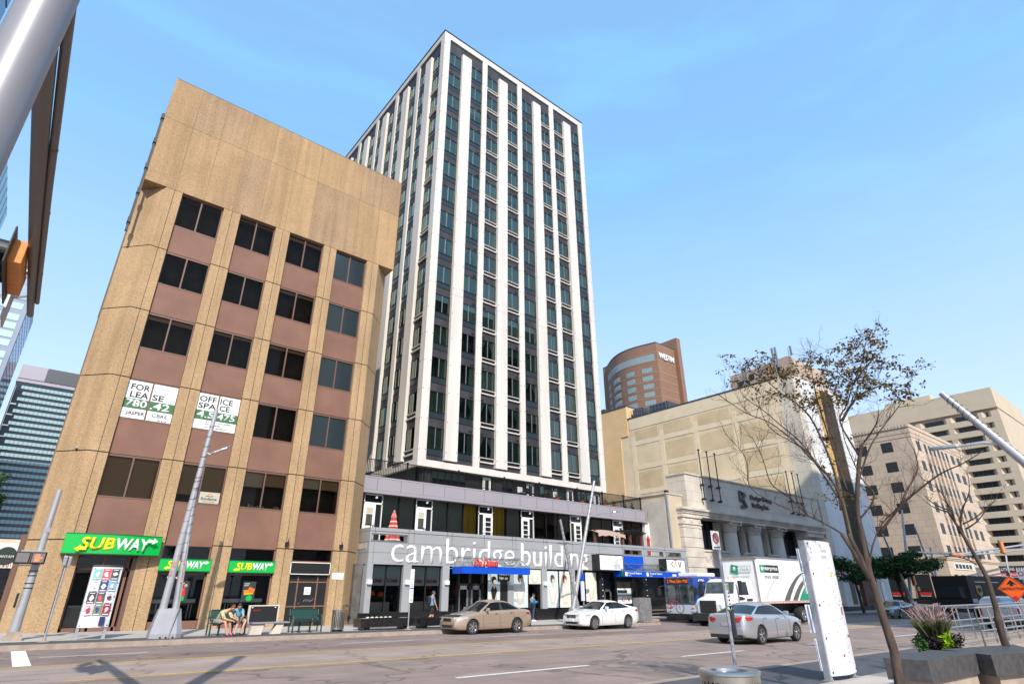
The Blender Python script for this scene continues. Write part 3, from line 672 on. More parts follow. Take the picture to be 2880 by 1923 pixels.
for k, (a, b_) in enumerate(cols):
    mb = MB()
    if k == 0: mb.box(TX0, b_, TY0, TY0+.7, TZ0, TZ1, 0)
    elif k == 4: mb.box(a, TX1, TY0, TY0+.7, TZ0, TZ1, 0)
    else: mb.box(a, b_, TY0, TY0+.45, 10.5, 54.45, 0)
    for i in range(19):
        z = 11.2 + i*2.35
        pin(mb, a+.1, TY0, z, 'f'); pin(mb, b_-.1, TY0, z+.05, 'f')
        if k == 0: pin(mb, TX0, TY0+.12, z, 's'); pin(mb, TX0, TY0+.55, z, 's')
    mb.build('column', ['tower_white', 'alu_dark'], at)
for a, b_ in fins:
    mb = MB(); mb.box(a, b_, TY0-.16, TY0+.3, 10.62, 53.3, 0)
    for i in range(19):
        z = 11.2 + i*2.35; pin(mb, a+.1, TY0-.16, z, 'f'); pin(mb, b_-.1, TY0-.16, z+.1, 'f')
    for z in (24.7, 39.0): mb.box(a, b_, TY0-.163, TY0-.15, z, z+.012, 1)
    mb.build('fin', ['tower_white', 'alu_dark'], at)
for a, b_ in fins:
    mb = MB(); mb.box(a, b_, TY0+.14, TY0+.3, 10.5, 54.45, 0); mb.build('infill_panel', ['tower_spandrel'], at)
for a, b_ in yfins:
    mb = MB(); mb.box(TX0+.14, TX0+.3, a, b_, 10.5, 54.45, 0); mb.build('infill_panel', ['tower_spandrel'], at)
for a, b_ in ycols[1:]:
    mb = MB(); mb.box(TX0, TX0+.45, a, b_, 10.5, 54.45, 0); mb.build('column', ['tower_white'], at)
for a, b_ in yfins:
    mb = MB(); mb.box(TX0-.16, TX0+.3, a, b_, 10.62, 53.3, 0)
    for i in range(19): pin(mb, TX0-.16, b_-.12, 11.2+i*2.35, 's')
    mb.build('fin', ['tower_white', 'alu_dark'], at)
mb = MB()
mb.box(TX0+.7, TX1-.7, TY0, TY0+.45, 54.45, TZ1, 0); mb.box(TX0, TX0+.45, TY0+.7, TY1, 54.45, TZ1, 0)
mb.box(TX0-.06, TX1+.06, TY0-.06, TY1, TZ1, TZ1+.10, 1)
mb.build('roof_band', ['tower_white', 'black'], at)
mb = MB(); mb.box(TX0+.7, TX1-.7, TY0, TY0+.45, TZ0, 10.5, 0); mb.box(TX0, TX0+.45, TY0+.7, TY1, TZ0, 10.5, 0); mb.box(TX0+.05, TX1-.05, TY0+.05, TY1-.05, TZ0+.02, TZ0+.3, 0)
mb.build('base_band', ['tower_white'], at)
mb = MB(); mb.box(TX0+1.0, TX1-.05, TY0+1.0, TY1-.05, 8.3, TZ1-.02, 0); mb.box(TX1-.05, TX1, TY0+.7, TY1, TZ0, TZ1, 1); mb.build('core', ['interior', 'tower_white'], at)
fb = []; ed = cols; prev = cols[0][1]
for k in range(4): fb += [(cols[k][1], fins[k][0]), (fins[k][1], cols[k+1][0])]
sb = []
for k in range(5): sb += [(ycols[k][1], yfins[k][0]), (yfins[k][1], ycols[k+1][0])]
WT = [52.78 - 2.838*k for k in range(15)]
WH, PH = 1.63, .55
for i, (a, b_) in enumerate(fb):
    mb = MB(); y0 = TY0+.14; edges = [54.45] + [z for t_ in WT for z in (t_+.02, t_-WH-PH)] + [10.5]
    for z1, z0 in zip(edges[::2], edges[1::2]): mb.box(a, b_, y0, y0+.16, z0, z1, 0)
    mb.box(a, a+.03, y0+.02, y0+.14, 10.5, 54.4, 0); mb.box(b_-.03, b_, y0+.02, y0+.14, 10.5, 54.4, 0)
    # small vents on each spandrel
    for t_ in WT:
        if i % 8 != 0: mb.box(b_-.42 if i % 2 else a+.12, b_-.30 if i % 2 else a+.24, y0-.06, y0, t_+.16, t_+.26, 1); mb.box(b_-.25 if i % 2 else a+.28, b_-.14 if i % 2 else a+.38, y0-.06, y0, t_+.16, t_+.26, 1)
    mb.build('infill_panel', ['tower_spandrel', 'black'], at)
for i, (a, b_) in enumerate(sb):
    mb = MB(); x0 = TX0+.14; edges = [54.45] + [z for t_ in WT for z in (t_+.02, t_-WH-PH)] + [10.5]
    for z1, z0 in zip(edges[::2], edges[1::2]): mb.box(x0, x0+.16, a, b_, z0, z1, 0)
    mb.box(x0+.02, x0+.14, a, a+.03, 10.5, 54.4, 0); mb.box(x0+.02, x0+.14, b_-.03, b_, 10.5, 54.4, 0)
    mb.build('infill_panel', ['tower_spandrel'], at)
# window kinds: unit width 1.56, local x along the wall, y inward, z down from the head
WW = 1.56
CUR = ['curtain_green', 'curtain_teal', 'curtain_pale', 'curtain_dark', 'blind_light', 'curtain_purple']
def win_mesh(style, cur, cover, seed):
    rn = random.Random(seed); mb = MB(); y = .16
    f = .035
    mb.box(0, f, y-.04, y+.05, -WH, 0, 0); mb.box(WW-f, WW, y-.04, y+.05, -WH, 0, 0); mb.box(0, WW, y-.04, y+.05, -f, 0, 0); mb.box(0, WW, y-.04, y+.05, -WH-.01, -WH+f, 0)
    mx = WW*rn.choice([.5, .5, .47]); mb.box(mx-.02, mx+.02, y-.05, y+.04, -WH+f, -f, 3)
    mb.quad((0, y+.62, -WH), (WW, y+.62, -WH), (WW, y+.62, 0), (0, y+.62, 0), 1)
    def drape(xa, xb, z0=-WH, z1=0):
        N = max(3, int((xb-xa)/.09)); rows = []
        for z in (z0, z1): rows.append([(lerp(xa, xb, k/N), y+.16+.03*(k % 2), z) for k in range(N+1)])
        mb.grid(rows, 2)
    if cover == 'full': drape(0, WW)
    elif cover == 'left': drape(0, WW*.5)
    elif cover == 'right': drape(WW*.55, WW)
    elif cover == 'sides': drape(0, WW*.22); drape(WW*.72, WW)
    elif cover == 'half': mb.quad((0, y+.12, -WH*.45), (WW, y+.12, -WH*.45), (WW, y+.12, 0), (0, y+.12, 0), 2)
    elif cover == 'tied':
        for sx, ex in ((0, 1), (WW, -1)): mb.add([(sx, y+.15, 0), (sx+ex*WW*.42, y+.15, 0), (sx+ex*WW*.12, y+.15, -WH*.6), (sx+ex*WW*.2, y+.15, -WH), (sx, y+.15, -WH)], [(0, 1, 2, 3, 4)], 2)
    elif cover == 'slats':
        for k in range(13): mb.quad((0, y+.12, -WH+k*.125), (WW, y+.12, -WH+k*.125), (WW, y+.12, -WH+k*.125+.08), (0, y+.12, -WH+k*.125+.08), 2)
    if style == 'A':
        mb.box(0, WW, y-.0, y+.04, -WH-PH+.04, -WH-.01, 4); mb.box(0, WW, y-.04, y+.04, -WH-PH, -WH-PH+.05, 0)
    else:
        z0, z1 = -WH-PH+.06, -WH-.08; mb.box(0, WW, y+.02, y+.06, -WH-PH, -WH-.01, 5)
        for a, b_, c, d in ((0, WW, z1-.045, z1), (0, WW, z0, z0+.09), (0, .045, z0, z1), (WW-.045, WW, z0, z1)): mb.box(a, b_, y-.16, y-.02, c, d, 3 if False else 6)
    if style == 'C':
        mb.obox((WW/2, y-.22, -WH-.28), (WW/2, 0, 0), (0, .1, .02), (0, 0, .02), 6)
    me = bpy.data.meshes.new('window'); me.from_pydata(mb.v, [], mb.f)
    for k in ('black_metal', 'interior', cur, 'mullion_grey', 'sill_metal', 'tower_spandrel', 'tower_white'): me.materials.append(M_[k])
    me.polygons.foreach_set('material_index', mb.m); me.update(); return me
pm = bpy.data.meshes.new('pane'); pm.from_pydata([(.035, .16, -WH+.035), (WW-.035, .16, -WH+.035), (WW-.035, .16, -.035), (.035, .16, -.035)], [], [(0, 1, 2, 3)]); pm.materials.append(M_['pane_tower'])
pool = {}; rn = random.Random(21)
COV = ['full', 'full', 'full', 'left', 'right', 'sides', 'none', 'half', 'tied', 'slats']
def get_win(style, cur, cover):
    k = (style, cur, cover)
    if k not in pool: pool[k] = win_mesh(style, cur, cover, len(pool))
    return pool[k]
allw = []
for i, (a, b_) in enumerate(fb):
    for r_, zt in enumerate(WT):
        st = 'A' if i in (0, 1, 4, 7) else 'B'
        if i == 4 and r_ > 12: st = 'A'
        if i == 1 and r_ < 1: st = 'A'
        cur = rn.choice(['curtain_green', 'curtain_teal', 'curtain_pale', 'curtain_green', 'curtain_dark', 'blind_light']); cov = rn.choice(COV)
        if i == 0: cur, cov = 'curtain_green' if r_ > 5 else 'curtain_teal', ('full' if r_ in (0, 1, 2, 3, 4, 5, 11, 13, 14) else rn.choice(['sides', 'right', 'none']))
        elif r_ < 6: cur, cov = rn.choice(['curtain_teal', 'curtain_teal', 'curtain_pale']), rn.choice(['full', 'full', 'half', 'sides', 'right'])
        if (i, r_) == (2, 1): cur, cov = 'curtain_purple', 'full'
        if (i, r_) in ((3, 14), (4, 14)): cur, cov = 'curtain_teal', 'slats'
        if (i, r_) in ((2, 13), (2, 11), (4, 12)): cur, cov = 'curtain_pale', 'tied'
        allw.append(('f', a, b_, zt, st, cur, cov))
for i, (a, b_) in enumerate(sb):
    for r_, zt in enumerate(WT):
        cur = rn.choice(['curtain_green', 'curtain_dark', 'blind_light', 'curtain_teal']); cov = rn.choice(['full', 'none', 'sides', 'left', 'none', 'right'])
        allw.append(('s', a, b_, zt, 'B' if i == 0 and r_ % 3 else 'A', cur, cov))
def seen(w):
    s_, a, b_, z, *_ = w
    if s_ == 'f': x, y = (a+b_)/2, 36.; cosn = 36/math.sqrt(x*x+y*y+(z-1.6)**2)
    else: x, y = 20.7, (a+b_)/2; cosn = 20.7/math.sqrt(x*x+y*y+(z-1.6)**2); cosn *= 1 if y < 48 or z > 35 else .2
    return cosn/(x*x+y*y+(z-1.6)**2)
allw.sort(key=seen, reverse=True)
rest = MB(); restp = MB(); base = ORG[at.name]; RM = ['black_metal', 'interior', 'curtain_green', 'mullion_grey', 'sill_metal', 'tower_spandrel', 'tower_white', 'curtain_teal', 'curtain_pale', 'curtain_dark', 'blind_light', 'curtain_purple']
for n_, (s_, a, b_, zt, st, cur, cov) in enumerate(allw):
    me = get_win(st, cur, cov)
    if s_ == 'f': Mx = Matrix.Translation((a, TY0, zt)) @ Matrix.Diagonal(((b_-a)/WW, 1, 1, 1))
    else: Mx = Matrix.Translation((TX0, b_, zt)) @ Matrix.Rotation(R(-90), 4, 'Z') @ Matrix.Diagonal(((b_-a)/WW, 1, 1, 1))
    if n_ < 100:
        o = bpy.data.objects.new('window', me); S.collection.objects.link(o); o.parent = at; o.matrix_local = Matrix.Translation(-base) @ Mx
        p = bpy.data.objects.new('pane', pm); S.collection.objects.link(p); p.parent = o
    else:
        idx = {m_.name: RM.index(m_.name) for m_ in me.materials}
        vs = [Mx @ v.co for v in me.vertices]
        n0 = len(rest.v); rest.v += [tuple(v) for v in vs]
        for p_ in me.polygons: rest.f.append(tuple(n0+i_ for i_ in p_.vertices)); rest.m.append(idx[me.materials[p_.material_index].name])
        restp.add([Mx @ v.co for v in pm.vertices], [(0, 1, 2, 3)])
o = rest.build('upper_windows', RM, at); o['kind'] = 'stuff'; p = restp.build('pane', ['pane_tower'], o)
# ---- set-back third level behind the roof terrace
mb = MB(); mb.box(21.0, 40.7, 36.55, 36.7, 8.45, 10.0, 0); mb.box(21.0, 21.2, 36.55, 61, 8.45, 10.0, 0)
x = 21.4
while x < 40: mb.box(x, x+.9, 36.46, 36.55, 8.5, 10.0, 1) if int(x*3) % 4 == 0 else None; x += 1.1
mb.build('terrace_wall', ['black', 'tower_spandrel'], at)
for x0, x1 in ((21.6, 25.3), (28.2, 30.0), (33.0, 35.2), (37.4, 39.3)):
    fr = MB(); n_ = int((x1-x0)/.55)
    fr.box(x0, x1, 36.42, 36.5, 8.7, 8.76, 0); fr.box(x0, x1, 36.42, 36.5, 9.85, 9.9, 0)
    for k in range(n_+1): xx = lerp(x0, x1, k/n_); fr.box(xx-.025, xx+.025, 36.42, 36.5, 8.7, 9.9, 0)
    fr.quad((x0, 36.52, 9.35), (x1, 36.52, 9.35), (x1, 36.52, 9.9), (x0, 36.52, 9.9), 1)
    w = fr.build('window', ['black_metal', 'curtain_pale'], at); p = MB(); p.quad((x0, 36.47, 8.7), (x1, 36.47, 8.7), (x1, 36.47, 9.9), (x0, 36.47, 9.9)); p.build('pane', ['pane_tower'], w)
for x0 in (26.95, 31.5, 36.2, 39.6):
    mb = MB(); mb.box(x0, x0+.75, 36.38, 36.5, 8.45, 9.9, 0); mb.box(x0+.2, x0+.56, 36.36, 36.39, 8.95, 9.7, 1); mb.build('terrace_door', ['white', 'win_dark'], at)
mb = MB(); mb.box(15.6, 43.9, 34.3, 38, 8.2, 8.44, 0); mb.box(15.6, 43.9, 38, 62, 8.2, 8.44, 0); mb.build('roof_terrace', ['concrete'], at)
# ---- second level with white doors behind a terrace
mb = MB(); mb.box(15.5, 44.0, 34.2, 34.5, 7.52, 8.47, 0); mb.box(15.5, 44.35, 34.1, 34.6, 7.40, 7.52, 0)
for k in range(17): x = 16.86 + k*1.72; mb.box(x-.012, x+.012, 34.197, 34.21, 7.6, 8.36, 1)
mb.box(15.5, 44, 34.197, 34.21, 8.36, 8.375, 1); mb.box(15.5, 44, 34.197, 34.21, 7.60, 7.612, 1)
mb.box(15.5, 44.3, 34.6, 45, 7.42, 8.2, 0)
mb.build('fascia', ['mauve', 'panel_seam'], at)
mb = MB(); mb.box(44.0, 44.6, 34.3, 37, 4.0, 7.4, 0); mb.build('end_pillar', ['white'], at)
Y2 = 34.6
mb = MB(); mb.box(15.6, 44.0, 35.5, 35.6, 4.2, 7.42, 0); mb.build('rooms', ['interior'], at)
mb = MB(); mb.box(15.6, 44, 34.8, 35.2, 4.2, 4.9, 0); mb.box(15.4, 46.1, 31.95, 34.8, 3.9, 4.2, 1); mb.build('terrace_floor', ['black', 'concrete'], at)
doors = [16.24, 20.02, 25.25, 29.3, 34.6, 39.85]
def l2door(x, flip, panes):
    wd = 1.3; mb = MB(); dx0, dx1 = (x, x+.82) if not flip else (x+.42, x+1.28)
    for a, b_, c, d in ((x, x+.05, 4.3, 7.38), (x+wd-.05, x+wd, 4.3, 7.38), (x, x+wd, 7.33, 7.38), (x, x+wd, 6.78, 6.88)): mb.box(a, b_, Y2-.04, Y2+.06, c, d, 0)
    mb.quad((x, Y2+.03, 6.88), (x+wd, Y2+.03, 6.88), (x+wd, Y2+.03, 7.33), (x, Y2+.03, 7.33), 1)
    mb.quad((x, Y2+.05, 4.3), (x+wd, Y2+.05, 4.3), (x+wd, Y2+.05, 6.78), (x, Y2+.05, 6.78), 1)
    d_ = mb.build('door_frame', ['white', 'win_dark'], at)
    mb = MB(); mb.box(dx0, dx1, Y2-.06, Y2+.0, 4.4, 6.78, 0)
    w0, w1 = dx0+.2, dx1-.18
    if panes == 1: mb.box(w0, w1, Y2-.065, Y2-.055, 5.45, 6.15, 3); mb.box(w0, w1, Y2-.065, Y2-.055, 6.2, 6.55, 2)
    else:
        for k in range(4): mb.box(w0, w1, Y2-.068, Y2-.055, 5.3+k*.34, 5.58+k*.34, 1)
    mb.build('balcony_door', ['white', 'win_dark', 'blind_light', 'curtain_dark'], at)
    mb = MB(); mb.lathe((dx1-.08, Y2-.1, 5.5), [(0, -.03), (.03, -.03), (.03, .04)], 8, 'y', 0); mb.lathe((dx1-.08, Y2-.1, 5.3), [(0, -.03), (.03, -.03), (.03, .04)], 8, 'y', 0); mb.build('door_knob', ['alu_dark'], at)
    for s_ in (-.02, wd-.1):
        mb = MB(); mb.tube([(x+s_, Y2-.5, 5.45), (x+s_+.18, Y2-.9, 5.45), (x+s_+.42, Y2-1.5, 4.9)], .022, 6, 0); mb.tube([(x+s_+.18, Y2-.9, 5.45), (x+s_+.18, Y2-.9, 4.2)], .02, 6, 0); mb.build('handrail', ['black_metal'], at)
    mb = MB(); mb.lathe((x+.75, Y2-.2, 7.2), [(0, -.1), (.07, -.08), (.09, 0), (.06, .08), (.03, .12), (.03, .2)], 10, 'z', 0); mb.build('door_lamp', ['white'], at)
for k, x in enumerate(doors): l2door(x, k in (2, 4), 1 if k in (0, 1) else 4)
cuts = [15.7] + [v for x in doors for v in (x, x+1.3)] + [43.95]
for a, b_ in zip(cuts[::2], cuts[1::2]):
    if b_-a < .3: continue
    n_ = max(1, round((b_-a)/1.3))
    for k in range(n_):
        x0, x1 = lerp(a, b_, k/n_), lerp(a, b_, (k+1)/n_)
        fr = MB(); fr.box(x0, x0+.04, Y2, Y2+.1, 4.3, 7.42, 0); fr.box(x1-.04, x1, Y2, Y2+.1, 4.3, 7.42, 0)
        cm = 1
        if x0 > 23.7 and x1 < 28.1: cm = 2
        if x0 < 23.7: cm = 1
        if x0 >= 28: cm = 3
        if cm == 2:
            N = 12; fr.grid([[(lerp(x0+.04, x1-.04, q/N), Y2+.25+.04*(q % 2), z) for q in range(N+1)] for z in (4.3, 7.4)], 2)
        elif cm == 1: fr.quad((x0, Y2+.2, 4.3), (x1, Y2+.2, 4.3), (x1, Y2+.2, 7.4), (x0, Y2+.2, 7.4), 1)
        else:
            h = 6.5 if k % 2 else 6.2; fr.quad((x0, Y2+.2, h), (x1, Y2+.2, h), (x1, Y2+.2, 7.4), (x0, Y2+.2, 7.4), 3)
        w = fr.build('window', ['black_metal', 'l2_blind', 'curtain_mustard', 'curtain_dark'] if 'l2_blind' in M_ else ['black_metal', 'curtain_green', 'curtain_mustard', 'curtain_dark'], at)
        p = MB(); p.quad((x0+.04, Y2+.05, 4.3), (x1-.04, Y2+.05, 4.3), (x1-.04, Y2+.05, 7.42), (x0+.04, Y2+.05, 7.42)); p.build('pane', ['pane_bronze' if cm == 3 else 'pane_shop'], w)
# ---- terrace railing
rl = MB(); ry = 34.28
rl.tube([(15.7, ry, 9.55), (43.6, ry, 9.55)], .028, 6, 0); rl.tube([(15.7, ry, 8.62), (43.6, ry, 8.62)], .025, 6, 0); rl.box(15.7, 43.9, ry-.02, 34.5, 8.44, 8.52, 0)
for k in range(233): x = 15.7 + k*.12; rl.box(x-.014, x+.014, ry-.014, ry+.014, 8.62, 9.55, 0)
for x in (15.72, 19.0, 23.2, 27.4, 31.0, 35.3, 38.4, 41.2, 43.6): rl.box(x-.05, x+.05, ry-.05, ry+.05, 8.5, 9.66, 0)
for y in (34.6, 35.1, 35.6, 36.1, 36.6, 37.1): rl.box(43.59, 43.61, y-.009, y+.009, 8.5, 9.55, 0)
rl.tube([(43.6, ry, 9.55), (43.6, 37.5, 9.55)], .028, 6, 0)
for x in (31.0, 35.3, 38.4): # sloping dividers between the terraces
    rl.tube([(x, ry, 9.45), (x-1.6, 36.5, 9.45)], .03, 6, 0)
    for q in range(10): rl.tube([(x-.16*q, ry+.22*q, 9.45), (x-.16*q, ry+.22*q, 8.5)], .012, 4, 0)
rl.build('railing', ['black_metal'], at)
# ---- grey metal sign band over the shops
bd = MB(); bd.box(15.42, 46.05, FY, FY+.35, 3.07, 4.33, 0); bd.box(15.42, 46.05, FY+.02, FY+.35, 4.72, 5.06, 0)
holes = [(15.52, 17.86), (37.5, 39.78), (40.5, 42.65), (43.0, 45.15)]
px = 15.42
for a, b_ in holes + [(46.05, 46.05)]:
    if a > px: bd.box(px, a, FY+.004, FY+.35, 4.33, 4.72, 0)
    px = b_
for a, b_ in holes[:]:
    for q in ((a, a+.05, 4.33, 4.72), (b_-.05, b_, 4.33, 4.72)): bd.box(q[0], q[1], FY-.02, FY+.36, q[2], q[3], 2)
    bd.box(a, b_, FY-.02, FY+.36, 4.31, 4.36, 2); bd.box(a, b_, FY-.02, FY+.36, 4.69, 4.74, 2)
bd.box(15.42, 15.75, FY+.35, FY+1.45, 3.07, 5.06, 3)
for z in (3.7, 4.27, 4.86): bd.box(15.42, 46.05, FY-.003, FY+.01, z-.008, z+.008, 1); bd.box(15.417, 15.43, FY, FY+1.45, z-.008, z+.008, 1)
for x in (15.72, 17.95, 18.31, 20.68, 21.06, 23.6, 26.0, 26.3, 28.9, 29.2, 31.8, 34.65, 37.4, 40.1, 42.9): bd.box(x-.008, x+.008, FY-.003, FY+.01, 3.07, 5.06, 1)
bd.box(15.42, 46.05, FY+.3, FY+.9, 3.0, 3.07, 4)
bd.build('sign_band', ['panel_grey', 'panel_seam', 'alu', 'panel_grey', 'black'], at)
text('cambridge', (16.85, FY-.008, 3.13), w=9.35, h=None, mat='letter_white', parent=at, ext=.02, bold=-.006)
text('building', (26.75, FY-.008, 3.13), w=6.65, h=None, mat='letter_white', parent=at, ext=.015, bold=.004)
bpy.context.view_layer.update()
for o in [o for o in at.children if o.name.startswith('lettering')]:      # letters cut off level with the foot of the band, stretched to its height
    me = o.data; zs = [v.co.z for v in me.vertices]; z0, z1 = min(zs), max(zs); base_z = ORG[o.name].z
    for v in me.vertices:
        z = v.co.z + base_z
        v.co.z = 3.08 + (z-(z0+base_z))*(2.0/(z1-z0)) - .40 - base_z
    bm = bmesh.new(); bm.from_mesh(me); bmesh.ops.bisect_plane(bm, geom=bm.verts[:]+bm.edges[:]+bm.faces[:], plane_co=(0, 0, 3.085-base_z), plane_no=(0, 0, -1), clear_outer=True); bm.to_mesh(me); bm.free()
# ---- shopfront level
mb = MB(); 
for a, b_ in ((15.42, 15.78), (17.74, 18.27), (20.45, 20.95), (25.62, 26.1), (28.64, 29.12), (31.5, 31.9)):
    mb = MB(); mb.box(a, b_, FY+.0, FY+.5, .55, 3.07, 0); mb.box(a, b_, FY-.003, FY+.01, 1.78, 1.79, 1); mb.build('pilaster', ['panel_grey', 'panel_seam'], at)
mb = MB(); mb.box(15.3, 21.0, FY-.03, FY+.4, -.4, .56, 0); mb.box(25.6, 34.4, FY-.03, FY+.4, -.5, .53, 0); mb.box(21.0, 21.85, FY-.02, FY+.4, -.4, .5, 0); each(mb, 'granite_base', ['black_granite'], at)
mb = MB(); mb.box(15.45, 46, FY+2.6, FY+2.7, -.5, 3.05, 0); mb.box(14.95, 15.42, FY+.55, FY+1.4, -.3, 3.07, 1); mb.box(34.3, 46, FY+1.2, FY+2.6, 2.95, 3.05, 0); each(mb, 'shop_interior', ['interior', 'stone_dark'], at)
def shopwin(x0, x1, z0=.55, z1=3.07, mull=(), blind=None, extra=None):
    fr = MB(); y = FY+.2
    for a, b_, c, d in ((x0, x0+.05, z0, z1), (x1-.05, x1, z0, z1), (x0, x1, z0, z0+.05), (x0, x1, z1-.04, z1)): fr.box(a, b_, y, y+.08, c, d, 0)
    for m_ in mull: fr.box(m_-.035, m_+.035, y-.02, y+.08, z0, z1, 0)
    w = fr.build('shop_window', ['black'], at); p = MB(); p.quad((x0, y+.04, z0), (x1, y+.04, z0), (x1, y+.04, z1), (x0, y+.04, z1)); p.build('pane', ['pane_shop'], w)
    if blind:
        b = MB(); b.quad((x0+.05, y+.1, 1.95), (x1-.05, y+.1, 1.95), (x1-.05, y+.1, z1), (x0+.05, y+.1, z1)); b.build('window_film', ['l2_film'], w)
        for m_ in list(mull)+[x1]:
            text('De Dutch', (m_-.93, y+.07, 2.12), w=.72, h=.22, mat='red', parent=w, ext=.002, bold=.03)
mat('l2_film', (.55, .64, .62), .6)
shopwin(15.78, 17.74, mull=(16.75,), blind=1); shopwin(18.27, 20.45, mull=(19.4,), blind=1); shopwin(20.95, 21.85)
for xx in (16.0, 18.7): mb = MB(); mb.box(xx, xx+1.3, FY+.6, FY+.9, .5, 1.1, 0); mb.build('booth_seat', ['blind_light'], at)
for x, z, c in ((16.35, 1.55, 'orange_sign'), (16.9, 1.5, 'orange_sign'), (20.1, 1.9, 'red')):
    mb = MB(); mb.lathe((x, FY+1.0, z), [(.12, .12), (.16, .1), (.2, -.1), (.16, -.12)], 12, 'z', 0); mb.build('pendant_lamp', [c], at)
for k, x in enumerate((15.6, 18.0, 20.75, 25.85, 28.9, 31.7)):
    mb = MB(); mb.box(x-.13, x+.13, FY-.16, FY, 2.02, 2.25, 0); mb.build('wall_lamp', ['sign_white'], at)
# restaurant doors
mb = MB(); y = FY+.5
for x in (21.88, 22.85, 23.85): mb.box(x-.09, x+.09, y-.05, y+.1, .0, 3.07, 0)
mb.box(21.85, 23.95, y-.05, y+.1, 2.0, 2.1, 0); mb.box(21.85, 23.95, y-.05, y+.1, 2.9, 3.07, 0); mb.build('door_frame', ['black'], at)
for x in (21.98, 22.96):
    mb = MB(); 
    for a, b_, c, d in ((x, x+.13, -.05, 1.98), (x+.65, x+.78, -.05, 1.98), (x, x+.78, 1.75, 1.98), (x, x+.78, -.05, .3)): mb.box(a, b_, y-.02, y+.05, c, d, 0)
    dd = mb.build('entrance_door', ['alu'], at); mb = MB(); mb.quad((x+.13, y+.02, .3), (x+.65, y+.02, .3), (x+.65, y+.02, 1.75), (x+.13, y+.02, 1.75)); mb.build('pane', ['pane_shop'], dd)
shopwin(27.45, 28.64)
shopwin(31.9, 33.0)
# entrance to the transit concourse
for xa, xb, xl in ((34.4, 34.88, 34.72), (39.5, 40.1, 39.95)):
    mb = MB(); mb.box(xa, xb, FY-.05, FY+.5, -.5, 2.95, 0)
    for z in (.9, 1.3, 1.7, 2.1, 2.5): mb.lathe((xl, FY-.06, z), [(0, -.03), (.035, -.03), (.04, .02)], 8, 'y', 1)
    mb.build('entrance_column', ['black', 'white'], at)
mb = MB(); y = FY+.9
for x0 in (34.95, 35.85):
    for a, b_, c, d in ((x0, x0+.14, -.2, 1.8), (x0+.72, x0+.86, -.2, 1.8), (x0, x0+.86, 1.62, 1.8), (x0, x0+.86, -.2, .15)): mb.box(a, b_, y-.03, y+.04, c, d, 0)
mb.box(34.9, 36.8, y, y+.06, 1.8, 2.9, 1); mb.build('entrance_door', ['alu', 'black'], at)
text('10020', (35.15, y-.02, 1.95), w=.9, h=.28, mat='alu_dark', parent=at, ext=.01, bold=.02)
mb = MB(); mb.box(36.9, 37.1, FY+.6, FY+1, -.4, 2.9, 0); mb.box(37.15, 39.3, FY+.85, FY+.9, -.4, 2.9, 1); mb.box(40.2, 46, FY+1.4, FY+1.5, -.5, 2.9, 0); mb.box(39.0, 39.3, FY+.6, FY+1, -.4, 2.9, 0)
for z in (.05, .3, .55): mb.box(41, 45, FY+.9, FY+1.4, z-.4, z-.3, 2)
each(mb, 'entrance_wall', ['black', 'interior', 'stone_dark'], at)
# ---- shop posters (tall plain fashion pictures: pale sheet with a standing figure)
def poster(x0, x1, z0, z1, y, label, tone, dark, group=None, name='window_poster', head=True):
    t = thing(name, ((x0+x1)/2, y, z0), label, 'poster', group); w, h = x1-x0, z1-z0; cx = (x0+x1)/2
    mb = MB(); mb.box(x0, x1, y, y+.012, z0, z1, 0); mb.build('sheet', [tone], t)
    mb = MB(); n_ = 14
    def blob(c, rx, rz, m, d, rot=0):
        pts = [(c[0]+rx*math.cos(a)*math.cos(rot)-rz*math.sin(a)*math.sin(rot), y-d, c[1]+rx*math.cos(a)*math.sin(rot)+rz*math.sin(a)*math.cos(rot)) for a in [2*math.pi*k/n_ for k in range(n_)]]
        mb.ext(pts, (0, -.002, 0), m)
    if head:
        blob((cx, z0+h*.78), w*.20, h*.12, 1, .002); blob((cx+w*.05, z0+h*.74), w*.11, h*.085, 2, .005); blob((cx-w*.02, z0+h*.84), w*.17, h*.06, 1, .008)
        blob((cx+w*.02, z0+h*.6), w*.07, h*.08, 2, .004)
    blob((cx, z0+h*.38), w*.27, h*.24, 3, .003); blob((cx-w*.22, z0+h*.3), w*.05, h*.22, 2, .006, .25); blob((cx+w*.2, z0+h*.32), w*.05, h*.2, 2, .006, -.35); blob((cx, z0+h*.12), w*.22, h*.035, 2, .008, .2)
    mb.build('figure', [tone, dark, 'poster_skin', 'poster_cloth' if dark != 'black' else 'black'], t); return t
mat('poster_pale', (.52, .60, .60), .5); mat('poster_cream', (.62, .62, .55), .5); mat('poster_skin', (.60, .46, .38), .5); mat('poster_cloth', (.60, .60, .56), .5); mat('poster_hair', (.10, .055, .04), .6); mat('poster_auburn', (.22, .05, .03), .6)
gp = 'hair salon posters in the shop windows'
poster(24.0, 25.0, .75, 2.75, FY+.08, 'salon poster of a woman in a black dress, left of the salon name sign', 'poster_pale', 'black', gp)
poster(26.1, 27.4, .65, 2.95, FY+.08, 'pale salon poster behind the woman in blue, under the canopy end', 'poster_pale', 'poster_hair', gp)
t = poster(27.5, 28.6, 2.1, 3.0, FY+.08, 'small salon poster with a red necklace hung above a clear pane', 'poster_cream', 'red', gp, head=False)
poster(29.18, 30.25, .6, 2.95, FY+.08, 'salon poster of a dark haired figure, left one of a touching pair', 'poster_pale', 'poster_hair', gp)
poster(30.38, 31.45, .6, 2.95, FY+.08, 'salon poster of an auburn haired figure beside the twin light poles', 'poster_cream', 'poster_auburn', gp)
poster(33.05, 34.2, .95, 2.92, FY+.08, 'narrow cream salon poster right of the twin light poles', 'poster_cream', 'poster_hair', gp, head=False)
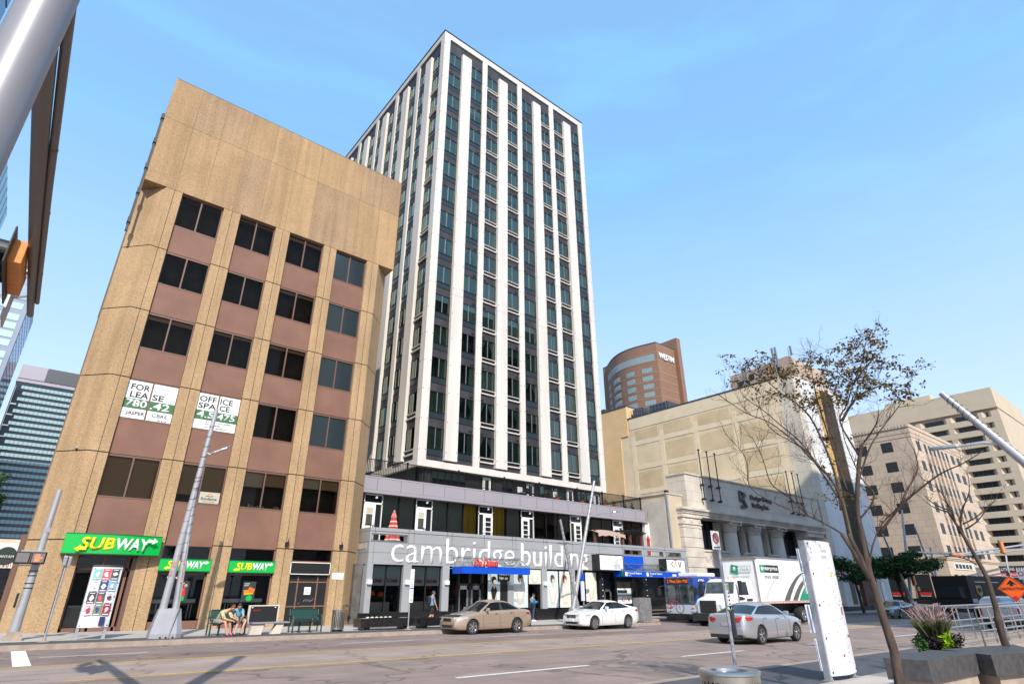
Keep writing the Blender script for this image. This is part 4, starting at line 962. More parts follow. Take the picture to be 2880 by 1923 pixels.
mb = MB(); mb.box(25.0, 25.62, FY+.1, FY+.2, .55, 3.0, 0); mb.build('shop_panel', ['black'], at)
t = thing('salon_sign', (25.3, FY+.05, 2.25), 'black hair salon name plate hanging under the blue restaurant canopy', 'sign')
mb = MB(); mb.box(24.75, 25.75, FY-.02, FY+.03, 2.25, 2.9, 0); mb.build('board', ['black'], t)
text('RICCI', (24.85, FY-.025, 2.62), w=.8, h=.18, mat='letter_white', parent=t, ext=.004); text('hair co.', (24.88, FY-.025, 2.36), w=.72, h=.16, mat='letter_white', parent=t, ext=.004, bold=.01)
text('RICCI', (26.2, FY+.06, 1.0), w=.8, h=.18, mat='text_grey', ext=.002, name='window_lettering'); o = bpy.data.objects['window_lettering']; settle(o); tag(o, 'faint grey salon lettering low on the window behind the woman in blue', 'sign')
# ---- canopies
def canopy(x0, x1, z0, z1, yf, label, gl_top, legs):
    t = thing('entrance_canopy', ((x0+x1)/2, FY, z0), label, 'canopy', 'blue fabric canopies over the podium entrances')
    mb = MB(); mb.box(x0, x1, yf, yf+.04, z0, z1, 0); mb.box(x0, x0+.04, yf+.04, FY, z0, z1, 0); mb.box(x1-.04, x1, yf+.04, FY, z0, z1, 0); mb.build('valance', ['blue'], t)
    fr = MB(); n_ = max(3, int((x1-x0)/1.25))
    for k in range(n_+1):
        x = lerp(x0+.03, x1-.03, k/n_); fr.tube([(x, yf+.03, z1), (x, FY-.05, gl_top)], .035, 5, 0); fr.tube([(x, yf+.03, z1), (x, FY, z1)], .02, 5, 0)
    fr.tube([(x0, FY-.06, gl_top), (x1, FY-.06, gl_top)], .03, 5, 0); fr.tube([(x0, yf+.02, z1+.01), (x1, yf+.02, z1+.01)], .03, 5, 0); fr.build('frame', ['alu'], t)
    g = MB(); g.quad((x0, yf+.03, z1+.03), (x1, yf+.03, z1+.03), (x1, FY-.06, gl_top+.03), (x0, FY-.06, gl_top+.03)); g.build('glass_roof', ['pane_clear'], t)
    return t
# front edges stand 1.1 m out, so sizes shrink accordingly
t = canopy(21.15, 26.6, 2.64, 3.05, FY-1.1, 'blue canopy with glass top and red restaurant lettering over double doors', 3.62, 0)
text('De Dutch', (22.0, FY-1.12, 3.05), w=1.85, h=.44, mat='red', parent=t, ext=.05, bold=.035, shear=.15)
mb = MB(); 
for q in range(4): a = q*math.pi/2+.4; mb.obox((22.78+.16*math.cos(a), FY-1.14, 3.3+.16*math.sin(a)), (.17*math.cos(a), 0, .17*math.sin(a)), (0, .01, 0), (-.04*math.sin(a), 0, .04*math.cos(a)), 0)
mb.build('windmill_emblem', ['blind_light'], t)
t = canopy(36.1, 43.4, 2.64, 3.05, FY-1.1, 'blue canopy with sloping glass and transit station lettering beside the liquor sign', 3.62, 0)
for x in (36.45, 39.05): text('Central Station', (x+.1, FY-1.12, 2.83), w=1.6, h=.15, mat='letter_white', parent=t, ext=.005, bold=.02); text('LRT', (x+.1, FY-1.12, 2.7), w=.35, h=.07, mat='letter_white', parent=t, ext=.005)
mb = MB()
for x in (36.2, 38.75): mb.box(x, x+.25, FY-1.115, FY-1.1, 2.7, 2.98, 0)
for x in (35.75, 43.05): mb.box(x, x+.3, FY-1.13, FY-1.1, 2.68, 3.0, 1)
mb.box(42.1, 42.6, FY-1.115, FY-1.1, 2.75, 2.9, 0); each(mb, 'emblem', ['sign_white', 'green_dark'], t)
mb = MB(); mb.box(37.45, 39.82, FY-.06, FY-.01, 3.1, 4.22, 0); mb.build('blue_panel', ['blue'], t)
# ---- hanging box signs
def boxsign(x0, x1, z0, z1, yf, label):
    t = thing('box_sign', ((x0+x1)/2, FY, z0), label, 'sign'); mb = MB(); mb.box(x0, x1, yf, FY-.005, z0, z1, 0); mb.box(x0+.08, x1-.08, yf-.006, yf+.01, z0+.06, z1-.08, 1); mb.build('sign_box', ['black', 'sign_white'], t); return t
t = boxsign(33.75, 36.5, 3.05, 4.2, FY-.75, 'white box sign with two round line emblems, left of the station canopy')
y = FY-.765
def ring(mb, cx_, cz, r_, th, a0=0, a1=360, m=0): mb.tube([(cx_+r_*math.cos(R(a)), y, cz+r_*math.sin(R(a))) for a in range(a0, a1+1, 15)], th, 4, m)
mb = MB(); ring(mb, 34.55, 3.82, .25, .012, -45, 225); ring(mb, 35.7, 3.75, .33, .014, 0, 180)
mb.tube([(35.37, y, 3.75), (35.37, y, 3.55), (36.03, y, 3.55), (36.03, y, 3.75)], .012, 4, 0)
for k, h in enumerate((.1, .2, .3, .22)): mb.tube([(35.5+k*.1, y, 3.55), (35.5+k*.1, y, 3.6+h), (35.58+k*.1, y, 3.6+h), (35.58+k*.1, y, 3.55)], .01, 4, 0)
mb.tube([(34.45, y, 3.62), (34.28, y, 3.62), (34.45, y, 3.9), (34.45, y, 3.5)], .014, 4, 0); mb.tube([(34.6, y, 3.85), (34.75, y, 3.92), (34.8, y, 3.8), (34.6, y, 3.52), (34.85, y, 3.52)], .014, 4, 0); mb.build('emblem', ['text_grey'], t)
text('DOWNTOWN', (34.15, y, 3.33), w=.75, h=.07, mat='text_grey', parent=t, ext=.002); text('DOWNTOWN', (35.3, y, 3.38), w=.8, h=.09, mat='text_dark', parent=t, ext=.002, bold=.02); text('LIQUOR', (35.3, y, 3.22), w=.8, h=.11, mat='blue', parent=t, ext=.002, bold=.02)
t = boxsign(41.9, 44.55, 2.95, 4.12, FY-.75, 'white box sign with three bold strokes, right of the station canopy')
mb = MB(); y = FY-.765; xx = 42.55
mb.tube([(xx+.3, y, 3.92), (xx, y, 3.72), (xx+.3, y, 3.5)], .035, 4, 0); mb.tube([(xx+.42, y, 3.48), (xx+.62, y, 3.92), (xx+.82, y, 3.48)], .035, 4, 1); mb.tube([(xx+.98, y, 3.92), (xx+1.16, y, 3.48), (xx+1.2, y, 3.48), (xx+1.36, y, 3.92)], .035, 4, 0); mb.box(xx+.42, xx+.82, y-.01, y, 4.0, 4.035, 2); mb.build('emblem', ['text_dark', 'orange_sign', 'red'], t)
t = thing('window_board', (38.2, FY+.8, .7), 'white board with three bold strokes standing inside the station entrance', 'sign')
mb = MB(); mb.box(37.2, 39.2, FY+.8, FY+.84, 1.35, 1.85, 0); mb.box(37.2, 39.2, FY+.8, FY+.84, .75, 1.28, 0); mb.box(37.35, 38.5, FY+.79, FY+.8, 1.5, 1.72, 1); mb.build('board', ['sign_white', 'text_dark'], t)
mb = MB(); y = FY+.785; xx = 37.75; s_ = .75
mb.tube([(xx+.3*s_, y, 1.2), (xx, y, 1.05), (xx+.3*s_, y, .9)], .03, 4, 0); mb.tube([(xx+.42*s_, y, .88), (xx+.62*s_, y, 1.2), (xx+.82*s_, y, .88)], .03, 4, 1); mb.tube([(xx+.98*s_, y, 1.2), (xx+1.18*s_, y, .88), (xx+1.36*s_, y, 1.2)], .03, 4, 0); mb.build('emblem', ['text_dark', 'orange_sign'], t)
# ---- things on the terraces
def furled(x, y, z0, h, r_, stripes, label):
    t = thing('parasol', (x, y, z0), label, 'parasol'); n_ = 18
    for part, ra, rb, za, zb in (('canopy', r_, .14, .15, .82), ('cap', .2, .03, .8, 1.0)):
        mb = MB(); K = 16; prof = []
        for k in range(K+1):
            u = k/K; prof.append((lerp(ra, rb, u**.9)*(1+.0), z0+h*lerp(za, zb, u)))
        for i in range(K):
            for q in range(n_):
                a1, a2 = 2*math.pi*q/n_, 2*math.pi*(q+1)/n_; f1, f2 = (1.0 if q % 2 else .78), (1.0 if (q+1) % 2 else .78)
                P_ = [(x+prof[i][0]*f1*math.cos(a1), y+prof[i][0]*f1*math.sin(a1), prof[i][1]), (x+prof[i][0]*f2*math.cos(a2), y+prof[i][0]*f2*math.sin(a2), prof[i][1]), (x+prof[i+1][0]*f2*math.cos(a2), y+prof[i+1][0]*f2*math.sin(a2), prof[i+1][1]), (x+prof[i+1][0]*f1*math.cos(a1), y+prof[i+1][0]*f1*math.sin(a1), prof[i+1][1])]
                mb.add(P_, [(0, 1, 2, 3)], (i % 3 == 0) if stripes else 0)
        mb.build(part, ['parasol_red', 'parasol_cream'], t)
    mb = MB(); mb.tube([(x, y, z0), (x, y, z0+h*.95)], .025, 8, 0); mb.build('pole', ['alu'], t)
mat('parasol_red', (.42, .045, .04), .9); mat('parasol_cream', (.60, .42, .36), .9)
furled(17.75, 33.3, 4.2, 2.15, .50, True, 'closed red and cream striped parasol on the terrace above the sign band')
furled(42.6, 33.0, 4.2, 1.95, .16, False, 'closed plain red parasol at the right end of the terrace')
t = thing('pergola', (39.3, 33.3, 4.2), 'dark wooden pergola with tan fabric roof on the shop terrace', 'pergola')
mb = MB(); 
for x, y in ((35.9, 33.1), (38.8, 32.7), (41.6, 32.9), (41.6, 34.2)): mb.box(x-.09, x+.09, y-.09, y+.09, 4.2, 6.2, 0)
mb.build('post', ['pergola_wood'], t)
mb = MB(); mb.grid([[(lerp(35.7, 39.0, k/8), y, z+.1*math.sin(k*.4)+(.06*(k % 2) if z < 5.8 else 0)) for k in range(9)] for y, z in ((32.5, 5.65), (32.55, 5.95), (33.3, 6.2), (34.2, 6.25))], 0); mb.build('fabric_roof', ['fabric_tan'], t)
mb = MB(); mb.tube([(38.7+.3*k, 32.7, 6.15+.22*math.sin(math.pi*k/10)) for k in range(11)], .05, 5, 0)
for k in range(11): mb.box(38.7+.3*k, 38.76+.3*k, 32.5, 34.3, 6.18+.22*math.sin(math.pi*k/10), 6.26+.22*math.sin(math.pi*k/10), 0)
mb.build('beam', ['black'], t)
def leafclump(mb, c, r_, n_, s_, rn, m=0, nm=1, flat=1.0):
    for _ in range(n_):
        d = Vector((rn.gauss(0, 1), rn.gauss(0, 1), rn.gauss(0, 1)*flat)).normalized()*r_*rn.random()**.4; p = Vector(c)+d
        a = Vector((rn.uniform(-1, 1), rn.uniform(-1, 1), rn.uniform(-.6, .6))).normalized()*s_*rn.uniform(.6, 1.3); b_ = a.cross(Vector((rn.uniform(-1, 1), rn.uniform(-1, 1), rn.uniform(-1, 1)))).normalized()*s_*.38
        mb.add([p-a, p+b_, p+a, p-b_], [(0, 1, 2, 3)], m+rn.randrange(nm))
rt = random.Random(5)
def potplant(x, y, z, h, label, flower='red'):
    t = thing('potted_plant', (x, y, z), label, 'plant', 'potted plants along the roof terrace railing')
    mb = MB(); mb.lathe((x, y, z), [(.0, 0), (.12, 0), (.17, .3), (.15, .3), (.0, .27)], 12, 'z', 0); mb.build('pot', ['orange_sign' if flower == 'red' else 'black'], t)
    mb = MB(); 
    for k in range(3): leafclump(mb, (x+rt.uniform(-.1, .1), y, z+.3+h*.3*k), .2, 45, .06, rt, 0, 2)
    for k in range(8): leafclump(mb, (x+rt.uniform(-.2, .2), y-.1, z+.3+rt.uniform(0, h)), .03, 3, .04, rt, 2, 1)
    mb.build('foliage', ['leaf_mid', 'leaf_dark', flower if flower in M_ else 'red'], t)
for x, h, fl, w_ in ((32.2, .5, 'yellow', 'bushy plant with yellow flowers left of the pole'), (33.4, .4, 'red', 'low pot with red flowers left of the light pole tip'), (36.4, .4, 'red', 'red flowering pot just right of the light pole tip'), (39.3, .6, 'red', 'tall green plant by the tower corner'), (40.5, .45, 'red', 'orange pot with red flowers near the end'), (41.9, .7, 'yellow', 'dark pot holding a tall green plant'), (43.0, .5, 'yellow', 'last dark pot at the railing end')):
    potplant(x, 34.75, 8.44, h, w_ + ' of the roof terrace', fl)
def chair(x, y, z, s_, m_, label, name='patio_chair', cat='chair', g='chairs on the roof terrace'):
    t = thing(name, (x, y, z), label, cat, g); mb = MB(); mb.box(x-.24, x+.24, y-.24, y+.24, z+.40, z+.44, 0); mb.build('seat', [m_], t)
    mb = MB(); mb.box(x-.24, x+.24, y+.2*s_, y+.24*s_, z+.44, z+.9, 0); mb.build('backrest', [m_], t)
    for a in (-1, 1):
        for b_ in (-1, 1): mb = MB(); mb.box(x+a*.21-.015, x+a*.21+.015, y+b_*.21-.015, y+b_*.21+.015, z, z+.40, 0); mb.build('leg', ['black_metal'], t)
for x, m_, w_ in ((30.0, 'white', 'pale patio chair left of the dark one'), (30.9, 'black', 'black patio chair between two pale ones'), (33.9, 'white', 'pale patio chair near the red flowers'), (34.5, 'bench_green', 'green patio chair next to the light pole tip')): chair(x, 35.3, 8.44, 1, m_, w_ + ' behind the roof terrace railing')
# ================================================================ plain annex between the podium and the bank
t = thing('annex_building', (45.8, 34, -.4), 'low plain cream and grey annex squeezed between the grey podium and the columned bank', 'building')
mb = MB(); mb.box(44.62, 46.9, 32.05, 58, -.5, 9.8, 0); mb.build('wall', ['stone_cream' if 'stone_cream' in M_ else 'cream'], t)
mb = MB(); mb.box(44.58, 44.62, 32.3, 57, -.4, 9.3, 0); mb.build('painted_side', ['concrete'], t)
mb = MB(); mb.box(44.55, 44.72, 31.98, 32.12, 4, 9.7, 0); mb.build('downpipe', ['galv'], t)
mb = MB(); mb.box(44.5, 47.0, 31.98, 58, 9.8, 9.9, 0); mb.box(45.2, 45.5, 32.4, 32.7, 9.9, 10.25, 1); mb.build('coping', ['stone_grey', 'black'], t)
# ================================================================ columned bank
t = thing('bank_building', (60, 33, -.5), 'old grey stone bank hall with three carved columns behind the white truck', 'building')
Y0 = 31.6
mb = MB(); mb.box(47.3, 74.9, Y0+.1, Y0+2.2, 8.7, 11.9, 0); mb.box(47.2, 75, Y0+.0, Y0+2.3, 11.9, 12.05, 1); mb.box(47, 74.9, Y0+2.2, 50, 8.5, 8.9, 1); mb.build('attic', ['stone_blocks', 'stone_grey'], t)
mb = MB()
for z0, z1, d in ((8.0, 8.2, .05), (8.2, 8.38, .12), (8.38, 8.52, .2), (8.52, 8.72, .32)): mb.box(46.0-d*.6, 75, Y0-d, Y0+1.2, z0, z1, 0)
for k in range(60): mb.box(46.1+k*.48, 46.3+k*.48, Y0-.16, Y0-.1, 8.24, 8.34, 0)
mb.build('cornice', ['stone_grey'], t)
def quoin(x0, x1):
    mb = MB(); z = -.6
    while z < 7.3: mb.box(x0, x1, Y0, Y0+1.4, z, min(z+.80, 7.3), 0); mb.box(x0+.03, x1-.03, Y0+.03, Y0+1.3, z+.80, min(z+.84, 7.3), 1); z += .84
    mb.box(x0-.08, x1+.08, Y0-.08, Y0+1.4, 7.25, 7.36, 0); mb.box(x0, x1, Y0, Y0+1.4, 7.36, 7.85, 0); mb.box(x0-.12, x1+.12, Y0-.12, Y0+1.4, 7.85, 8.0, 0)
    for x in (x0+.25, (x0+x1)/2, x1-.25): mb.lathe((x, Y0-.02, 7.6), [(.16, .02), (.18, -.02), (.1, -.05), (.06, -.03), (0, -.04)], 12, 'y', 0)
    mb.build('corner_pier', ['stone_grey', 'stone_dark'], t)
quoin(46.0, 48.9); quoin(70.2, 74.6)
def capital(cx_, z0, z1, r_, yc):
    mb = MB(); mb.lathe((cx_, yc, z0), [(r_, 0), (r_*1.12, .05), (r_*1.0, .1), (r_*1.05, .45), (r_*1.3, .8), (r_*1.35, .88)], 20, 'z', 0)
    mb.box(cx_-r_*1.45, cx_+r_*1.45, yc-r_*1.45, yc+r_*1.45, z1-.12, z1, 0)
    rn = random.Random(int(cx_*10))
    for lv, (zz, hh, rr) in enumerate(((.1, .34, 1.1), (.38, .34, 1.22))):
        for k in range(10):
            a = 2*math.pi*(k+.5*lv)/10; c, s_ = math.cos(a), math.sin(a)
            p = Vector((cx_+r_*rr*.95*c, yc+r_*rr*.95*s_, z0+zz)); o_ = Vector((c, s_, 0)); w = Vector((-s_, c, 0))*r_*.2
            mb.add([p-w, p+w, p+w*.9+Vector((0, 0, hh*.7))+o_*.05, p-w*.9+Vector((0, 0, hh*.7))+o_*.05, p+Vector((0, 0, hh))+o_*.24, p+Vector((0, 0, hh*.82))+o_*.3], [(0, 1, 2, 3), (3, 2, 4), (4, 2, 5), (3, 4, 5)], 0)
    for sx in (-1, 1):
        for sy in (-1, 1): mb.lathe((cx_+sx*r_*1.2, yc+sy*r_*1.2-.1, z1-.25), [(0, 0), (.13, 0), (.13, .2), (0, .2)], 10, 'y', 0)
    return mb.build('capital', ['stone_grey'], t)
for cx_ in (54.86, 59.5, 64.2):
    yc = Y0+.75; mb = MB(); prof = [(.92, 0), (.95, .15), (.85, .25), (.80, .4)] + [(lerp(.80, .70, k/8), lerp(.4, 7.35, k/8)) for k in range(9)]
    mb.lathe((cx_, yc, -.4), prof, 28, 'z', 0); mb.box(cx_-1, cx_+1, yc-1, yc+1, -.6, -.38, 0); c_ = mb.build('column_shaft', ['stone_column'] if 'stone_column' in M_ else ['stone_grey'], t, smooth=False)
    for p_ in c_.data.polygons: p_.use_smooth = len(p_.vertices) == 4 and abs(p_.normal.z) < .9
    capital(cx_, 6.95, 8.0, .70, yc)
    mb = MB(); mb.box(cx_-1.25, cx_-.75, Y0+1.2, Y0+1.9, -.5, 8.0, 0); mb.box(cx_+.75, cx_+1.25, Y0+1.2, Y0+1.9, -.5, 8.0, 0); mb.build('pilaster', ['stone_grey'], t)
spans = [(48.9, 53.6), (56.1, 58.25), (60.75, 62.95), (65.45, 70.2)]
for k, (a, b_) in enumerate(spans):
    mb = MB(); mb.box(a, b_, Y0+1.9, Y0+2.0, 7.0, 8.05, 0); n_ = 4 if b_-a > 3 else 2
    for q in range(n_+1): x = lerp(a, b_, q/n_); mb.box(x-.05, x+.05, Y0+1.75, Y0+1.9, 5.15, 8.0, 0)
    mb.box(a, b_, Y0+1.75, Y0+1.9, 7.0, 7.1, 0)
    w = mb.build('window', ['black_metal'], t); p = MB(); p.quad((a, Y0+1.85, 5.1), (b_, Y0+1.85, 5.1), (b_, Y0+1.85, 7.05), (a, Y0+1.85, 7.05)); p.build('pane', ['win_mid'], w)
    mb = MB(); mb.box(a, b_, Y0+.2, Y0+2.2, 3.7, 5.1, 0); mb.box(a, b_, Y0+.1, Y0+2.2, 5.0, 5.16, 0); mb.box(a, b_, Y0+.1, Y0+2.2, 3.6, 3.8, 0)
    rn = random.Random(k)
    for q in range(int((b_-a)*9)):
        x, z = rn.uniform(a+.15, b_-.15), rn.uniform(4.0, 4.9); r_ = rn.uniform(.08, .2); a0 = rn.uniform(0, 6)
        mb.tube([(x+r_*math.cos(a0+i*.7)*(1-.1*i), Y0+.18, z+r_*math.sin(a0+i*.7)*(1-.1*i)) for i in range(7)], .035, 5, 1)
    mb.build('relief_panel', ['stone_grey', 'stone_blocks'], t)
    mb = MB(); mb.box(a, b_, Y0+.9, Y0+1.0, -.5, 3.6, 0); mb.build('shop_pane', ['win_mid'], t)
mb = MB(); mb.box(46.2, 74.8, Y0+2.0, 52, -.6, 8.6, 0); mb.build('wall', ['stone_blocks'], t)
for i, (xa, xb) in enumerate(((49.7, 49.7), (51.1, 51.1), (52.5, 52.5), (67.35, 67.35), (68.8, 68.8), (70.15, 70.15))):
    mb = MB(); mb.tube([(xa, Y0-.25, 9.65), (xa, Y0-.25, 14.4)], .055, 8, 0); mb.lathe((xa, Y0-.25, 14.45), [(0, -.1), (.1, -.06), (.12, 0), (.1, .06), (0, .1)], 8, 'z', 0)
    for z in (9.72, 11.05): mb.tube([(xa, Y0+.12, z), (xa, Y0-.3, z)], .07, 6, 0); mb.lathe((xa, Y0-.2, z), [(0, -.15), (.13, -.15), (.13, .1), (0, .1)], 8, 'y', 0)
    mb.build('flagpole', ['black'], t)
mb = MB(); y = Y0+.06                                                # flowing double-curve emblem
for s_ in (0, 1):
    pts = [(56.6+.55*s_, 11.15-.02*s_), (57.1+.5*s_, 11.1), (57.35+.45*s_, 10.7), (57.0+.5*s_, 10.3), (57.3+.45*s_, 9.9), (57.6+.4*s_, 9.65)]
    mb.tube([(x, y-.06, z) for x, z in pts], .12, 5, s_)
mb.box(56.5, 56.8, y-.1, y, 10.1, 11.1, 0); mb.box(56.6, 57.3, y-.1, y, 9.45, 9.75, 0); mb.build('emblem', ['stone_dark', 'alu'], t)
text('Design Group', (58.75, Y0+.08, 10.4), w=4.5, h=.62, mat='stone_dark', parent=t, ext=.12, bold=.015); text('Staffing Inc.', (58.85, Y0+.08, 9.6), w=3.6, h=.62, mat='stone_dark', parent=t, ext=.12, bold=.015)
# ================================================================ tall cream-walled building with the white front
t = thing('department_building', (83, 45, -.7), 'tall building with a blank cream brick side and white front with brown lattice strip', 'building')
X0, YB, ZB = 75.13, 60.2, 28.5
mb = MB(); mb.box(X0, 91.0, Y0+.6, YB, -.8, ZB, 0); mb.box(X0, 91.0, YB, 61.88, -.8, 25.68, 0); mb.build('brick_wall', ['brick_cream'], t)
fr = MB()
for z in (4.2, 8.1, 12.0, 15.9, 19.8, 23.8): fr.box(X0-.05, X0, Y0+2.2, YB-.3, z, z+.75, 0)
for y in (34.5, 40.5, 47.0, 53.3, 59.0): fr.box(X0-.04, X0, y, y+.8, 2, 25.4, 0)
fr.box(X0-.05, X0, Y0+2.2, YB-.3, 26.6, 28.5, 0)
fr.build('concrete_frame', ['cream_paint'] if 'cream_paint' in M_ else ['cream'], t)
mb = MB()
for i, z in enumerate((5.0, 8.9, 12.8, 16.7, 20.6, 24.6)):
    for j, (ya, yb) in enumerate(((35.4, 40.3), (41.5, 46.8), (48.0, 53.1), (54.3, 58.8))):
        if (i*3+j) % 5 == 0: continue
        mb.box(X0-.02, X0, ya, yb, z, z+2.7 if z < 24 else z+1.7, 0)
mb.build('brick_infill', ['brick_rough'] if 'brick_rough' in M_ else ['brick_cream'], t)
mb = MB(); mb.box(X0-.1, 91.1, Y0+2.3, YB, ZB, ZB+.22, 0); mb.build('roof_edge', ['alu_dark'], t)
mb = MB(); mb.box(X0-.02, 76.8, Y0-.02, Y0+2.3, .0, ZB-.1, 0); mb.build('quoin_strip', ['stone_blocks'], t)
mb = MB(); mb.box(76.8, 81.4, Y0, Y0+.7, -.2, 28.1, 0); mb.box(87.1, 91.2, Y0, Y0+.7, -.2, 28.9, 0); mb.box(76.8, 91.2, Y0+.05, Y0+.7, 28.1, 28.6, 0); mb.build('white_front', ['white_stone'], t)
mb = MB(); mb.box(81.4, 82.7, Y0-.08, Y0+.7, 2.6, 27.9, 0); mb.build('gold_strip', ['gold_panel'], t)
mb = MB(); mb.box(82.7, 87.1, Y0+.1, Y0+.7, 3.9, 27.9, 0); mb.build('lattice_screen', ['lattice'], t)
mb = MB(); mb.box(82.7, 87.1, Y0+.02, Y0+.7, -.5, 3.9, 0); mb.build('entrance_bay', ['bronze_panel'], t)
mb = MB(); mb.box(X0, 91.3, Y0-.05, Y0+.5, -.9, -.05, 0); mb.build('granite_base', ['black_granite'], t)
for x0, x1, z0, z1, m_ in ((78.7, 79.9, .2, 2.5, 'black'), (80.6, 81.2, 1.0, 1.7, 'text_dark'), (88.2, 89.3, .2, 2.7, 'sign_white')):
    mb = MB(); mb.box(x0-.08, x1+.08, Y0-.04, Y0, z0-.08, z1+.08, 0); mb.box(x0, x1, Y0-.06, Y0-.03, z0, z1, 1); mb.build('door' if m_ == 'black' else 'wall_case', ['gold_panel', m_], t)
mb = MB(); mb.box(76.9, 79.6, Y0-.12, Y0, 3.3, 4.1, 0); mb.box(77.1, 79.4, Y0-.14, Y0-.11, 3.4, 4.0, 1); mb.build('shop_sign_board', ['red', 'sign_white'], t); text('HEAT A GRILL', (77.2, Y0-.15, 3.5), w=2.0, h=.3, mat='red', parent=t, ext=.004)
mb = MB()                                                              # penthouse with a rounded street end
pts = [(78, 42), (78, 31.9+1.5)]; 
rows = []
for y, z in ((42, 29.5), (42, 31.9), (37.6, 31.95), (33, 32.4), (30.5+2, 32.2), (32.2, 31.3), (32.0, 30.0), (32.0, 28.6)): rows.append([(78, y, z), (88, y, z)])
mb.grid(rows, 0); mb.add([r_[0] for r_ in rows]+[(78, 42, 28.6)], [tuple(range(len(rows)+1))], 0); mb.build('penthouse', ['pent'] if 'pent' in M_ else ['deco_stone'], t)
mb = MB(); mb.box(77.9, 78.0, 38.2, 38.9, 30.4, 31.2, 0); mb.box(77.9, 78, 34.2, 34.8, 30.6, 31.6, 0); mb.box(77.2, 78, 39, 40.6, 29, 30.3, 0); each(mb, 'penthouse_louvre', ['black'], t)
def mast(x, y, z, h, panels, name='roof_antenna'):
    mb = MB(); mb.tube([(x, y, z), (x, y, z+h)], [.07, .03], 6, 0); mb.tube([(x, y-.6, z), (x, y, z+.8), (x, y+.6, z)], .04, 5, 0)
    for k in range(panels): mb.box(x-.12, x+.12, y-.5+k*.45, y-.25+k*.45, z+h*.35, z+h*1.0, 1)
    mb.build(name, ['galv', 'alu'], t)
mast(75.6, 40.7, 28.7, 3.5, 0); mast(75.8, 38.7, 28.7, 3.0, 2); mast(75.8, 36.4, 28.7, 3.0, 1); mast(78, 32.6, 31.5, 2.2, 1); mast(77, 42.6, 28.7, 1.0, 0); mast(75.8, 33.8, 28.7, 4.6, 2)
mb = MB()
for y0, y1, h in ((52.4, 56.0, 1.5), (57.4, 59.6, 1.6)):
    mb.box(76, 79, y0, y1, 28.7, 28.7+h, 0)
    for k in range(6): yy = lerp(y0, y1, k/5); mb.tube([(75.5, yy, 28.7), (75.5, yy, 29.9)], .035, 4, 1)
    mb.tube([(75.5, y0, 29.9), (75.5, y1, 29.9)], .035, 4, 1); mb.tube([(75.5, y0, 29.3), (75.5, y1, 29.3)], .035, 4, 1)
mb.build('roof_plant', ['alu_dark', 'steel'], t)
t = thing('rear_building', (80, 72, -.6), 'tall orange-tan brick wall just right of the apartment tower', 'building')
mb = MB(); mb.box(75.0, 92, 61.9, 90, -.8, 30.9, 0); mb.box(75.0, 92, 60.25, 61.9, 25.7, 30.9, 0); mb.build('brick_wall', ['brick_orange'], t)
mb = MB(); mb.box(74.9, 92, 60.2, 90, 30.9, 31.1, 0); mb.box(76, 80, 66, 70, 31.1, 32, 0); mb.build('coping', ['alu_dark'], t)
# ================================================================ hotel with a curved front
t = thing('hotel_building', (131, 96, 0), 'brown brick hotel tower with a curved window wall and white name letters', 'building')
A_, L_ = Vector((128.2, 90)), Vector((131.8, 112)); nrm = Vector((-(L_-A_).y, (L_-A_).x)).normalized()
arc = [tuple(A_.lerp(L_, k/20) + nrm*3.6*math.sin(math.pi*k/20)) for k in range(21)]
poly = [(136.9, 90)] + [(136.9, 108)] + arc[::-1][0:1] + arc[::-1][1:]
HZ = 67.9
mb = MB(); mb.prism([(136.9, 90), (136.9, 114), (132, 114)] + arc[::-1], 0, HZ, 0); mb.build('brick_wall', ['brick_hotel'], t)
mb = MB(); mb.box(136.9, 138.7, 88.7, 100, 0, 71.5, 0); mb.build('stair_slab', ['brick_hotel'], t)
mb = MB(); mb.prism([(136.95, 89.95), (136.95, 114), (132, 114.1)] + [(x-.1, y) for x, y in arc[::-1]], HZ, HZ+.25, 0); mb.build('roof_edge', ['alu_dark'], t)
def onarc(u, o_=0):
    p = A_.lerp(L_, u) + nrm*(3.6*math.sin(math.pi*u)+o_); return p
mb = MB()
for z in [62.4] + [59.3-2.42*k-.45 for k in range(14)] + [64.9]:
    rows = [[(*onarc(k/20, .06), zz) for k in range(21)] for zz in (z, z+.18)]; mb.grid(rows, 0)
    mb.box(128.3, 136.9, 89.93, 90, z, z+.18, 0)
mb.build('brick_bands', ['gold_band'] if 'gold_band' in M_ else ['deco_stone'], t)
def arcwin(u0, u1, z0, z1, name='window'):
    mb = MB(); n_ = max(1, int((u1-u0)*24)); mb.grid([[(*onarc(lerp(u0, u1, k/n_), .05), z) for k in range(n_+1)] for z in (z0, z1)], 0)
    w = mb.build(name, ['hotel_glass'], t); mb = MB()
    for k in range(n_*2+1): p = onarc(lerp(u0, u1, k/n_/2), .09); mb.tube([(p.x, p.y, z0), (p.x, p.y, z1)], .05, 4, 0)
    mb.build('mullion', ['alu'], w)
arcwin(.03, .97, 62.6, 64.6, 'ribbon_window')
for r_ in range(10):
    for u0, u1 in ((.07, .20), (.30, .43), (.56, .74), (.86, .95)):
        arcwin(u0, u1, 59.2-2.42*r_, 60.6-2.42*r_)
text('WESTIN', (128.9, 89.9, 63.1), w=7.0, h=1.9, mat='letter_white', parent=t, ext=.25, bold=.02)
mb = MB(); mb.lathe((135.6, 91, HZ), [(.5, 0), (.45, .7), (0, .95)], 10, 'z', 0); mb.build('roof_dome', ['alu'], t)
